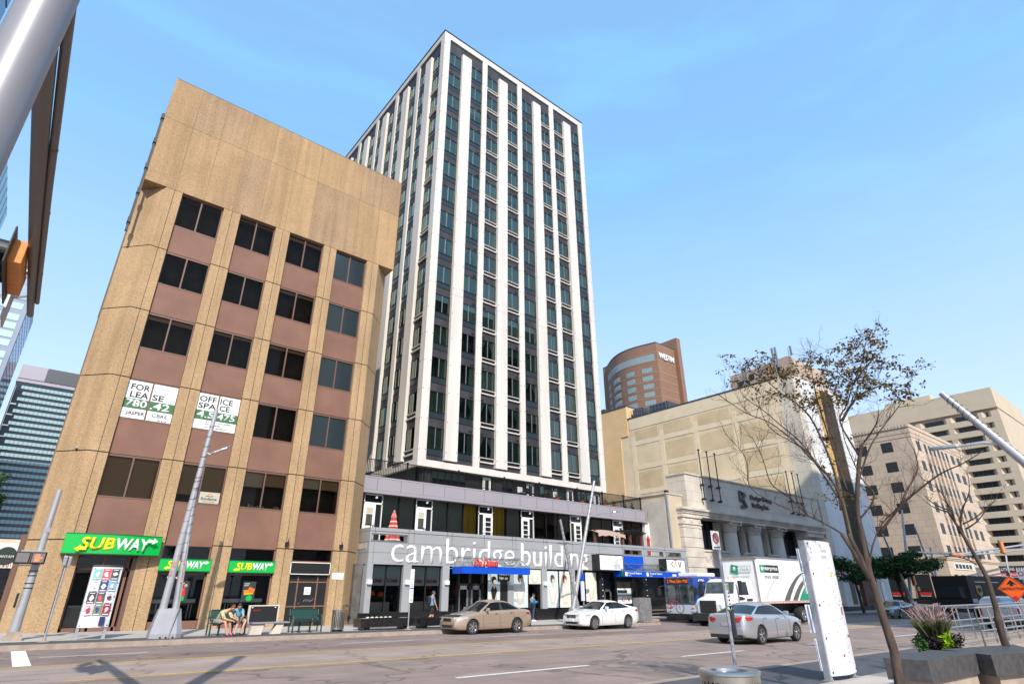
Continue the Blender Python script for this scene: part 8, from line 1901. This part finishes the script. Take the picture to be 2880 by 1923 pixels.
t = person(dict(pelvis=(6.72, 26.26, .60), chest=(6.86, 26.02, .90), neck=(6.99, 25.88, 1.0), head=(7.08, 25.80, 1.06), look=(.35, -.6, -.75),
    shL=(7.0, 26.02, .93), shR=(6.74, 25.96, .90), elL=(7.12, 25.84, .72), elR=(6.82, 25.74, .68), wrL=(7.22, 25.68, .66), wrR=(7.04, 25.62, .62),
    hiL=(6.83, 26.2, .57), hiR=(6.66, 26.2, .57), knL=(7.03, 25.76, .60), knR=(6.86, 25.74, .59), anL=(7.13, 25.76, z0+.10), anR=(6.98, 25.68, z0+.10)),
    'person in a yellow patterned shirt bending over a phone on the green bench', 'shirt_yellow', 'shorts_grey', 'hair_red', 'shoe_pink', sleeve=1.2, leg_len=.7, hairlen=.05, group=None)
t = person(dict(pelvis=(7.42, 26.28, .60), chest=(7.38, 26.12, .92), neck=(7.36, 26.02, 1.04), head=(7.36, 25.93, 1.11), look=(-.3, -.7, -.6),
    shL=(7.54, 26.1, .95), shR=(7.24, 26.06, .95), elL=(7.56, 25.92, .74), elR=(7.22, 25.88, .74), wrL=(7.42, 25.72, .70), wrR=(7.26, 25.70, .70),
    hiL=(7.52, 26.2, .57), hiR=(7.34, 26.2, .57), knL=(7.62, 25.78, .60), knR=(7.36, 25.74, .59), anL=(7.50, 25.72, z0+.10), anR=(7.24, 25.66, z0+.09)),
    'person with black hair in a blue striped top and shorts on the green bench', 'shirt_teal', 'shorts_grey', 'hair', 'black', sleeve=.6, leg_len=.95)
p = thing('phone', (7.3, 25.62, .70), 'small dark phone held between the two seated people', 'phone'); mb = MB(); mb.obox((7.33, 25.62, .71), (.035, 0, 0), (0, .045, .05), (0, -.004, .004), 0); mb.build('case', ['black'], p)
zz = PG(26.35); s_ = .985
t = person(dict(pelvis=(26.32, 30.0, zz+.88), chest=(26.30, 30.0, zz+1.22), neck=(26.34, 30.0, zz+1.40), head=(26.40, 29.99, zz+1.50), look=(.8, -.25, -.45),
    shL=(26.32, 30.17, zz+1.31), shR=(26.30, 29.83, zz+1.31), elL=(26.36, 30.20, zz+1.04), elR=(26.36, 29.78, zz+1.04), wrL=(26.58, 30.06, zz+1.12), wrR=(26.58, 29.86, zz+1.12),
    hiL=(26.32, 30.09, zz+.84), hiR=(26.32, 29.91, zz+.84), knL=(26.37, 30.08, zz+.46), knR=(26.30, 29.90, zz+.46), anL=(26.48, 30.07, zz+.08), anR=(26.22, 29.88, zz+.08)),
    'person in a blue jacket and jeans looking at a phone by the salon window', 'jacket_blue', 'jeans', 'hair', 'white', sleeve=1.85, leg_len=1.93, facing=(.9, -.4, 0), hairlen=.12)
p = thing('shoulder_bag', (26.05, 29.8, zz+.8), 'black shoulder bag hanging behind the person in blue', 'bag'); mb = MB(); mb.box(25.82, 26.18, 29.68, 29.84, zz+.78, zz+1.08, 0); mb.build('bag_body', ['black'], p, bevel=.06); mb = MB(); mb.tube([(25.95, 29.75, zz+1.05), (26.2, 29.78, zz+1.4), (26.12, 29.8, zz+1.05)], .012, 5, 0); mb.build('strap', ['leaf_lime'], p)
p = thing('phone', (26.66, 29.94, zz+1.15), 'phone in the hands of the person in blue', 'phone'); mb = MB(); mb.obox((26.66, 29.94, zz+1.16), (.01, 0, .006), (0, .035, 0), (-.03, 0, .05), 0); mb.build('case', ['black'], p)
zz = PG(18.5)
t = person(dict(pelvis=(18.46, 29.5, zz+.90), chest=(18.46, 29.5, zz+1.26), neck=(18.50, 29.5, zz+1.46), head=(18.55, 29.49, zz+1.56), look=(1, -.1, -.05),
    shL=(18.46, 29.69, zz+1.38), shR=(18.46, 29.31, zz+1.38), elL=(18.38, 29.74, zz+1.1), elR=(18.52, 29.25, zz+1.1), wrL=(18.5, 29.72, zz+.88), wrR=(18.66, 29.26, zz+.86),
    hiL=(18.46, 29.6, zz+.86), hiR=(18.46, 29.4, zz+.86), knL=(18.62, 29.6, zz+.48), knR=(18.38, 29.4, zz+.48), anL=(18.66, 29.6, zz+.09), anR=(18.16, 29.4, zz+.14)),
    'person in a blue plaid shirt and grey cap walking past the restaurant window', 'shirt_plaid', 'black', 'hair', 'black', sleeve=.6, leg_len=1.0, cap='cap_grey', facing=(1, 0, 0))
p = thing('backpack', (18.25, 29.5, zz+1.0), 'black backpack on the back of the person in a cap', 'bag'); mb = MB(); mb.box(18.16, 18.34, 29.36, 29.64, zz+1.0, zz+1.42, 0); mb.build('bag_body', ['black'], p, bevel=.05)
zz = PG(85); P_ = (84.8, 31.2)
t = person(dict(pelvis=(P_[0], P_[1], zz+.9), chest=(P_[0], P_[1], zz+1.26), neck=(P_[0], P_[1], zz+1.46), head=(P_[0]-.03, P_[1], zz+1.57), shL=(P_[0], P_[1]+.19, zz+1.38), shR=(P_[0], P_[1]-.19, zz+1.38), elL=(P_[0], P_[1]+.25, zz+1.1), elR=(P_[0], P_[1]-.25, zz+1.1), wrL=(P_[0]-.15, P_[1]+.2, zz+.95), wrR=(P_[0]-.15, P_[1]-.2, zz+.95),
    hiL=(P_[0], P_[1]+.1, zz+.86), hiR=(P_[0], P_[1]-.1, zz+.86), knL=(P_[0]-.05, P_[1]+.1, zz+.48), knR=(P_[0], P_[1]-.1, zz+.48), anL=(P_[0], P_[1]+.1, zz+.08), anR=(P_[0], P_[1]-.1, zz+.08)),
    'distant person in grey standing by the white building behind a tree trunk', 'coat_grey', 'text_grey', 'hair', 'black', sleeve=1.8, leg_len=1.9, facing=(-1, 0, 0))
# ================================================================ trees
T1=[
[(10.6, 3.87, 0.1), (10.6, 3.87, 0.33), (10.61, 3.84, 0.75), (10.6, 3.87, 1.15), (10.6, 3.89, 1.53), (10.59, 3.91, 1.82)] ,
[(10.59, 3.9, 2.45), (10.55, 3.86, 2.8), (10.54, 3.75, 3.23), (10.54, 3.62, 3.66), (10.52, 3.52, 3.87)] ,
[(10.53, 4.07, 2.46), (10.4, 4.01, 2.96), (10.23, 4.05, 3.35), (10.03, 4.19, 3.64), (9.82, 4.34, 3.97), (9.58, 4.59, 4.3), (9.33, 4.85, 4.48), (9.07, 5.14, 4.83)] ,
[(10.52, 4.1, 3.05), (10.64, 4.4, 3.71), (10.79, 4.63, 4.13), (10.89, 4.97, 4.53), (10.99, 5.33, 4.96), (11.08, 5.73, 5.37), (11.24, 5.91, 5.8)] ,
[(10.48, 4.2, 3.45), (10.32, 4.37, 3.86), (10.16, 4.5, 4.01), (9.95, 4.78, 4.33), (9.82, 4.84, 4.89)] ,
[(10.5, 4.16, 2.46), (10.38, 4.26, 2.57), (10.23, 4.47, 2.73), (10.07, 4.7, 2.85), (9.87, 5.04, 3.08), (9.73, 5.22, 3.32), (9.67, 5.17, 3.79), (9.52, 5.37, 4.2)] ,
[(10.34, 4.6, 2.82), (10.34, 4.87, 3.15), (10.36, 5.13, 3.4), (10.42, 5.23, 3.87), (10.47, 5.39, 4.33)] ,
[(10.52, 4.09, 2.83), (10.53, 4.07, 3.5), (10.48, 4.2, 4.34), (10.42, 4.38, 4.73), (10.34, 4.6, 4.98), (10.26, 4.82, 5.3), (10.17, 5.06, 5.54)] ,
[(10.57, 3.95, 3.15), (10.62, 4.05, 3.99), (10.67, 4.12, 4.64), (10.74, 4.15, 5.27), (10.83, 4.12, 5.85)] ,
[(10.68, 3.67, 3.69), (10.62, 3.82, 4.31), (10.68, 3.66, 4.61), (10.73, 3.51, 4.94), (10.8, 3.32, 5.28), (10.89, 3.1, 5.87)] ,
[(10.63, 3.79, 4.33), (10.85, 3.56, 4.72), (11.08, 3.29, 4.9), (11.28, 3.12, 4.97), (11.49, 2.9, 4.94)] ,
[(10.73, 3.51, 4.94), (10.69, 3.18, 5.22), (10.63, 2.93, 5.35)] ,
[(10.64, 3.78, 3.25), (10.8, 3.54, 3.8), (10.96, 3.32, 4.14), (11.11, 3.15, 4.37), (11.25, 2.99, 4.6)] ,
[(10.7, 3.62, 3.85), (10.61, 3.28, 4.14), (10.45, 3.13, 4.34)] ,
[(10.58, 3.95, 2.6), (10.72, 3.61, 3.01), (10.71, 3.74, 3.36), (10.7, 3.84, 3.96), (10.72, 3.84, 4.31)] ,
[(10.6, 3.88, 1.98), (10.63, 3.81, 2.21), (10.69, 3.62, 2.55), (10.8, 3.35, 2.82), (10.85, 3.21, 2.96)] ,
[(10.68, 3.66, 2.44), (10.72, 3.26, 2.84), (10.75, 2.89, 3.1), (10.75, 2.6, 3.26), (10.75, 2.3, 3.36), (10.75, 2.01, 3.5)] ,
[(10.82, 3.28, 2.85), (10.95, 3.21, 3.07), (11.13, 3.01, 3.42), (11.24, 3.01, 3.77)] ,]
T2=[
[(15.9, 3.66, 0.56), (15.9, 3.67, 0.77), (15.9, 3.66, 1.0)] ,
[(15.91, 3.64, 0.78), (15.91, 3.64, 1.21), (15.91, 3.63, 1.82), (15.9, 3.69, 2.17), (15.87, 3.79, 2.64), (15.86, 3.87, 2.96), (15.84, 3.94, 3.2)] ,
[(15.87, 3.79, 2.64), (15.94, 3.79, 3.04), (16.04, 3.67, 3.34), (16.14, 3.52, 3.48)] ,
[(15.86, 3.87, 2.96), (15.76, 3.85, 3.28), (15.63, 3.94, 3.49)] ,
[(15.86, 3.85, 2.74), (15.92, 3.91, 3.23), (15.98, 4.01, 3.7), (15.99, 4.29, 4.02), (16.04, 4.4, 4.39)] ,
[(15.86, 3.85, 2.74), (15.83, 3.67, 3.2), (15.82, 3.43, 3.61), (15.77, 3.35, 4.04)] ,
[(15.88, 3.75, 2.93), (15.98, 3.47, 3.08), (16.1, 3.12, 3.37), (16.16, 3.02, 3.53)] ,
[(15.85, 3.89, 3.22), (15.65, 4.11, 3.38), (15.47, 4.21, 3.58)] ,
[(15.89, 3.72, 2.83), (15.88, 3.49, 2.96), (15.86, 3.26, 3.18), (15.82, 3.15, 3.31)] ,
[(15.89, 3.73, 2.1), (15.82, 3.89, 2.23), (15.72, 4.17, 2.28), (15.62, 4.44, 2.24)] ,
[(15.84, 3.94, 3.2), (15.88, 4.19, 3.33), (15.94, 4.39, 3.54)] ,
]
LV= [(9.83,5.3,5.68),(10.5,5.24,5.85),(10.45,5.15,5.73),(9.94,5.29,5.3),(10.19,5.2,5.28),(10.34,4.69,5.76),(10.46,4.85,5.67),(10.61,4.8,5.63),(9.97,4.83,5.4),(9.95,4.7,5.3),(10.7,4.67,5.55),(10.41,4.46,5.34),(10.7,4.47,5.47),(9.99,4.53,5.18),(10.39,4.53,5.22),(10.68,4.44,5.29),(10.37,4.05,5.48),(10.98,4.17,5.73),(10.98,4.06,5.67),(10.16,4.13,5.35),(10.19,4.03,5.17),(10.64,4.08,5.23),(11.03,4.01,5.64),(10.62,3.75,5.45),(10.53,3.59,5.33),(10.6,3.9,5.28),(10.31,3.72,5.1),(10.49,3.71,5.06),(10.6,3.94,5.1),(10.69,3.85,5.02),(10.53,3.62,5.13),(10.56,3.53,5.16),(10.58,3.44,5.37),(10.82,3.39,5.5),(10.72,3.26,5.42),(10.44,3.34,5.18),(11.15,3.43,5.38),(10.95,3.28,5.33),(11.07,3.17,5.49),(10.71,3.02,5.4),(11.38,3.18,5.44),(11.31,3.06,5.38),(10.73,2.8,5.16),(10.67,3.49,5.62),(11.01,3.53,5.75),(11.05,3.4,5.75),(11.26,3.36,5.88),(10.89,3.1,5.87),(11.23,3.2,5.9),(11.12,3.1,5.75),(10.84,2.95,5.59),(11.11,2.92,5.66),(11.44,2.74,5.19),(11.42,2.7,5.12),(10.9,3.3,5.07),(11.0,3.23,5.02),(10.57,3.04,4.82),(10.64,3.36,5.02),(11.05,3.6,5.08),(10.78,3.4,4.91),(10.51,3.54,4.84),(10.84,3.56,4.82),(11.03,3.41,5.08),(11.13,3.08,4.96),(10.94,2.85,4.75),(11.02,2.81,4.78),(11.07,2.84,4.65),(11.27,2.95,4.72),(10.77,3.7,4.68),(10.68,3.61,4.75),(10.69,3.84,4.86),(10.34,3.66,4.69),(10.3,3.8,4.71),(10.48,4.92,5.1),(10.71,4.98,5.11),(10.51,4.57,5.01),(10.37,4.45,4.9),(10.23,4.29,4.75),(10.53,4.3,4.79),(10.93,4.38,4.92),(10.74,4.38,4.74),(10.61,4.17,4.72),(10.91,4.13,5.09),(10.4,3.99,4.78),(10.57,4.22,4.06),(10.95,4.27,4.18),(10.63,4.2,3.95),(10.58,4.05,4.13),(10.38,4.13,3.47),(10.62,4.18,3.41),(10.94,4.29,3.32),(10.19,3.99,3.05),(10.81,4.23,3.02),(10.89,4.08,3.13),(10.99,3.99,3.2),(10.94,3.75,3.05),(11.01,3.73,2.78)]
def smooth(pts, n_=4):
    P_ = [Vector(p) for p in pts]; out = []
    for i in range(len(P_)-1):
        a, b_, c, d = P_[max(i-1, 0)], P_[i], P_[i+1], P_[min(i+2, len(P_)-1)]
        for k in range(n_):
            u = k/n_; out.append(.5*((2*b_)+(-a+c)*u+(2*a-5*b_+4*c-d)*u*u+(-a+3*b_-3*c+d)*u**3))
    out.append(P_[-1]); return out
def twigs(mb, pts, r_, rn, depth, dens, spread, ends, upb=.5):
    L_ = [0]
    for a, b_ in zip(pts, pts[1:]): L_.append(L_[-1]+(b_-a).length)
    n_ = max(1, int(L_[-1]*dens))
    for k in range(n_):
        u = rn.uniform(.15, 1)*L_[-1]; i = max(j for j in range(len(L_)) if L_[j] <= u+1e-6); i = min(i, len(pts)-2); p = pts[i].lerp(pts[i+1], (u-L_[i])/max(1e-6, L_[i+1]-L_[i]))
        d = (pts[i+1]-pts[i]).normalized(); q = Vector((rn.gauss(0, 1), rn.gauss(0, 1), rn.gauss(0, 1)+upb)); q = (q-d*q.dot(d)*.4).normalized(); dd = (d*rn.uniform(.5, 1.0)+q*.8).normalized()
        ln = spread*rn.uniform(.5, 1.2); path = [p]; v = dd
        for s_ in range(4): v = (v+Vector((rn.gauss(0, .22), rn.gauss(0, .22), rn.gauss(0, .2)+.06))).normalized(); path.append(path[-1]+v*ln/4)
        rr = r_*rn.uniform(.7, 1); mb.tube(path, [rr, rr*.8, rr*.65, rr*.45, rr*.3], 4, 0, cap=False); ends.append(path[-1])
        if depth: twigs(mb, path, rr*.6, rn, depth-1, dens*1.5, spread*.5, ends, upb)
def leaf(mb, p, s_, rn, m):
    a = Vector((rn.gauss(0, 1), rn.gauss(0, 1), rn.gauss(-.5, .6))).normalized(); b_ = a.cross(Vector((rn.gauss(0, 1), rn.gauss(0, 1), rn.gauss(0, 1)))).normalized(); nn = a.cross(b_)
    mb.add([p, p+a*s_*.45+b_*s_*.26+nn*s_*.08, p+a*s_, p+a*s_*.45-b_*s_*.26+nn*s_*.08], [(0, 1, 2), (0, 2, 3)], m)
rn = random.Random(31)
b0 = Vector(T1[0][0]); g0 = PG(b0.x); T1[0].insert(0, (b0.x, b0.y-.01, g0))
if b0.z < g0+.1: T1[0].pop(1)
t = thing('bare_tree', (b0.x, b0.y, g0), 'close leaning street tree with bare spreading twigs and brown-olive leaves on top', 'tree', 'thin half-bare street trees')
mid = Vector(T1[0][-1]).lerp(Vector(T1[1][0]), .5)
mb = MB(); tr = smooth(T1[0]+[tuple(mid), T1[1][0]]+T1[1][1:]); n_ = len(tr); mb.tube(tr, [lerp(.082, .024, (k/n_)**.7) + (.03 if k < 2 else 0) + rn.uniform(-.004, .004) for k in range(n_)], 14, 0)
mb.build('trunk', ['bark'], t, smooth=True)
mb = MB(); tw = MB(); ends = []
for i, pts in enumerate(T1[2:]):
    P_ = smooth(pts); n_ = len(P_); r0_ = .026 if i in (0, 5, 8, 14, 15) else .018; mb.tube(P_, [lerp(r0_, .005, (k/n_)**.7) for k in range(n_)], 7, 0)
    twigs(tw, P_, .0058, rn, 2, 7.5 if i not in (1, 9, 10) else 5, .48, ends)
for q in (T1[2][0], T1[6-1][0]): e = Vector(T1[0][-1]); mb.tube(smooth([tuple(e-Vector((0, 0, .08))), tuple(e.lerp(Vector(q), .45)+Vector((0, 0, -.03))), q]), [.05]*5+[.034]*4, 8, 0)
mb.build('limb', ['bark'], t, smooth=True); tw.build('twigs', ['twig'], t)
lv = MB()
for p in LV:
    p = Vector(p); low = p.z < 4.45
    c2 = [p+Vector((rn.gauss(0, .10), rn.gauss(0, .10), rn.gauss(0, .06))) for _ in range(3 if low else 6)]
    for c in c2:
        e = c+Vector((rn.gauss(0, .10), rn.gauss(0, .10), rn.gauss(0, .055))); lv.tube([c, e], .003, 3, 2, cap=False)
        for q in range(rn.randint(5, 8)): leaf(lv, c.lerp(e, rn.random())+Vector((rn.gauss(0, .03), rn.gauss(0, .03), rn.gauss(0, .03))), rn.uniform(.045, .085), rn, rn.choice([0, 0, 0, 1, 1]))
lv.build('leaves', ['leaf_olive', 'leaf_brown', 'twig'], t)
t = thing('bare_tree', (15.9, 3.66, .55), 'thinner bare tree rising from the second dark granite block', 'tree', 'thin half-bare street trees')
mb = MB(); tr = smooth(T2[0]+T2[1][1:]); n_ = len(tr); mb.tube(tr, [lerp(.072, .018, k/n_) + (.02*math.exp(-((k-9)/1.5)**2)) for k in range(n_)], 12, 0); mb.build('trunk', ['bark'], t, smooth=True)
mb = MB(); tw = MB(); ends = []
for i, pts in enumerate(T2[2:]):
    P_ = smooth(pts); n_ = len(P_); mb.tube(P_, [lerp(.020, .004, (k/n_)**.7) for k in range(n_)], 6, 0); twigs(tw, P_, .005, rn, 2, 6.0, .5, ends)
mb.build('limb', ['bark'], t, smooth=True); tw.build('twigs', ['twig'], t)
def green_tree(x, y, zc, rx, rz, label, n_, s_, mats, seed, name='street_tree', trunks=2, grp='leafy street trees', fork=None):
    rn = random.Random(seed); g = PG(x); t = thing(name, (x, y, g), label, 'tree', grp); mb = MB(); fz = fork or lerp(g, zc, .55)
    for k in range(trunks): mb.tube(smooth([(x+.15*k, y, g), (x+.1*k, y+.1, lerp(g, fz, .6)), (x+(k-.5)*.7*(trunks > 1), y+.2, fz+.4), (x+(k-.5)*1.6, y, zc)]), [.16]*4+[.13]*4+[.09]*4+[.05], 8, 0)
    mb.build('trunk', ['bark'], t, smooth=True)
    mb = MB(); cl = []
    for k in range(26):
        a = rn.uniform(0, 6.283); u = rn.random()**.5; cx_ = x+rx*.8*u*math.cos(a); cy_ = y+rx*.8*u*math.sin(a); cz = zc+rn.uniform(-.75, .8)*rz*(1-.5*u*u); cl.append((cx_, cy_, cz)); mb.tube([(x, y, fz+.3), Vector((x, y, fz)).lerp(Vector((cx_, cy_, cz)), .5)+Vector((0, 0, .2)), (cx_, cy_, cz)], [.05, .03, .012], 4, 0, cap=False)
    mb.build('limb', ['bark'], t)
    lf = MB()
    for c in cl:
        r_ = rx*rn.uniform(.18, .34)
        for q in range(n_//26):
            d = Vector((rn.gauss(0, 1), rn.gauss(0, 1), rn.gauss(0, .55))); d = d.normalized()*r_*rn.random()**.5; d.z *= rz/rx*1.3 if rz < rx else 1; leaf(lf, Vector(c)+d, s_*rn.uniform(.6, 1.3), rn, 0 if rn.random() < .7 else 1)
    lf.build('crown', mats, t); return t
green_tree(84.3, 28, 4.6, 5.2, 1.7, 'dark green wide street tree before the white building front, right of the leaning trunk', 9000, .34, ['leaf_dark', 'leaf_mid'], 1, fork=2.3)
green_tree(70.8, 27.6, 3.9, 3.4, 1.7, 'smaller dark green tree left of the leaning bare trunk, by the white building', 5200, .26, ['leaf_dark', 'leaf_mid'], 2, trunks=1)
green_tree(138, 21.5, 4.4, 3.2, 2.6, 'bright green tree behind the parcel truck near the orange diamond', 3600, .34, ['leaf_mid', 'leaf_bright'], 3, trunks=1)
green_tree(156, 21.5, 4.6, 3.6, 2.4, 'bright green tree farthest right beyond the parcel truck', 3600, .36, ['leaf_mid', 'leaf_bright'], 4, trunks=1)
green_tree(-3.2, 45, 6.9, 1.9, 1.9, 'dark green tree at the left edge beside the tan office block', 5000, .17, ['leaf_dark', 'leaf_mid'], 5, trunks=1)
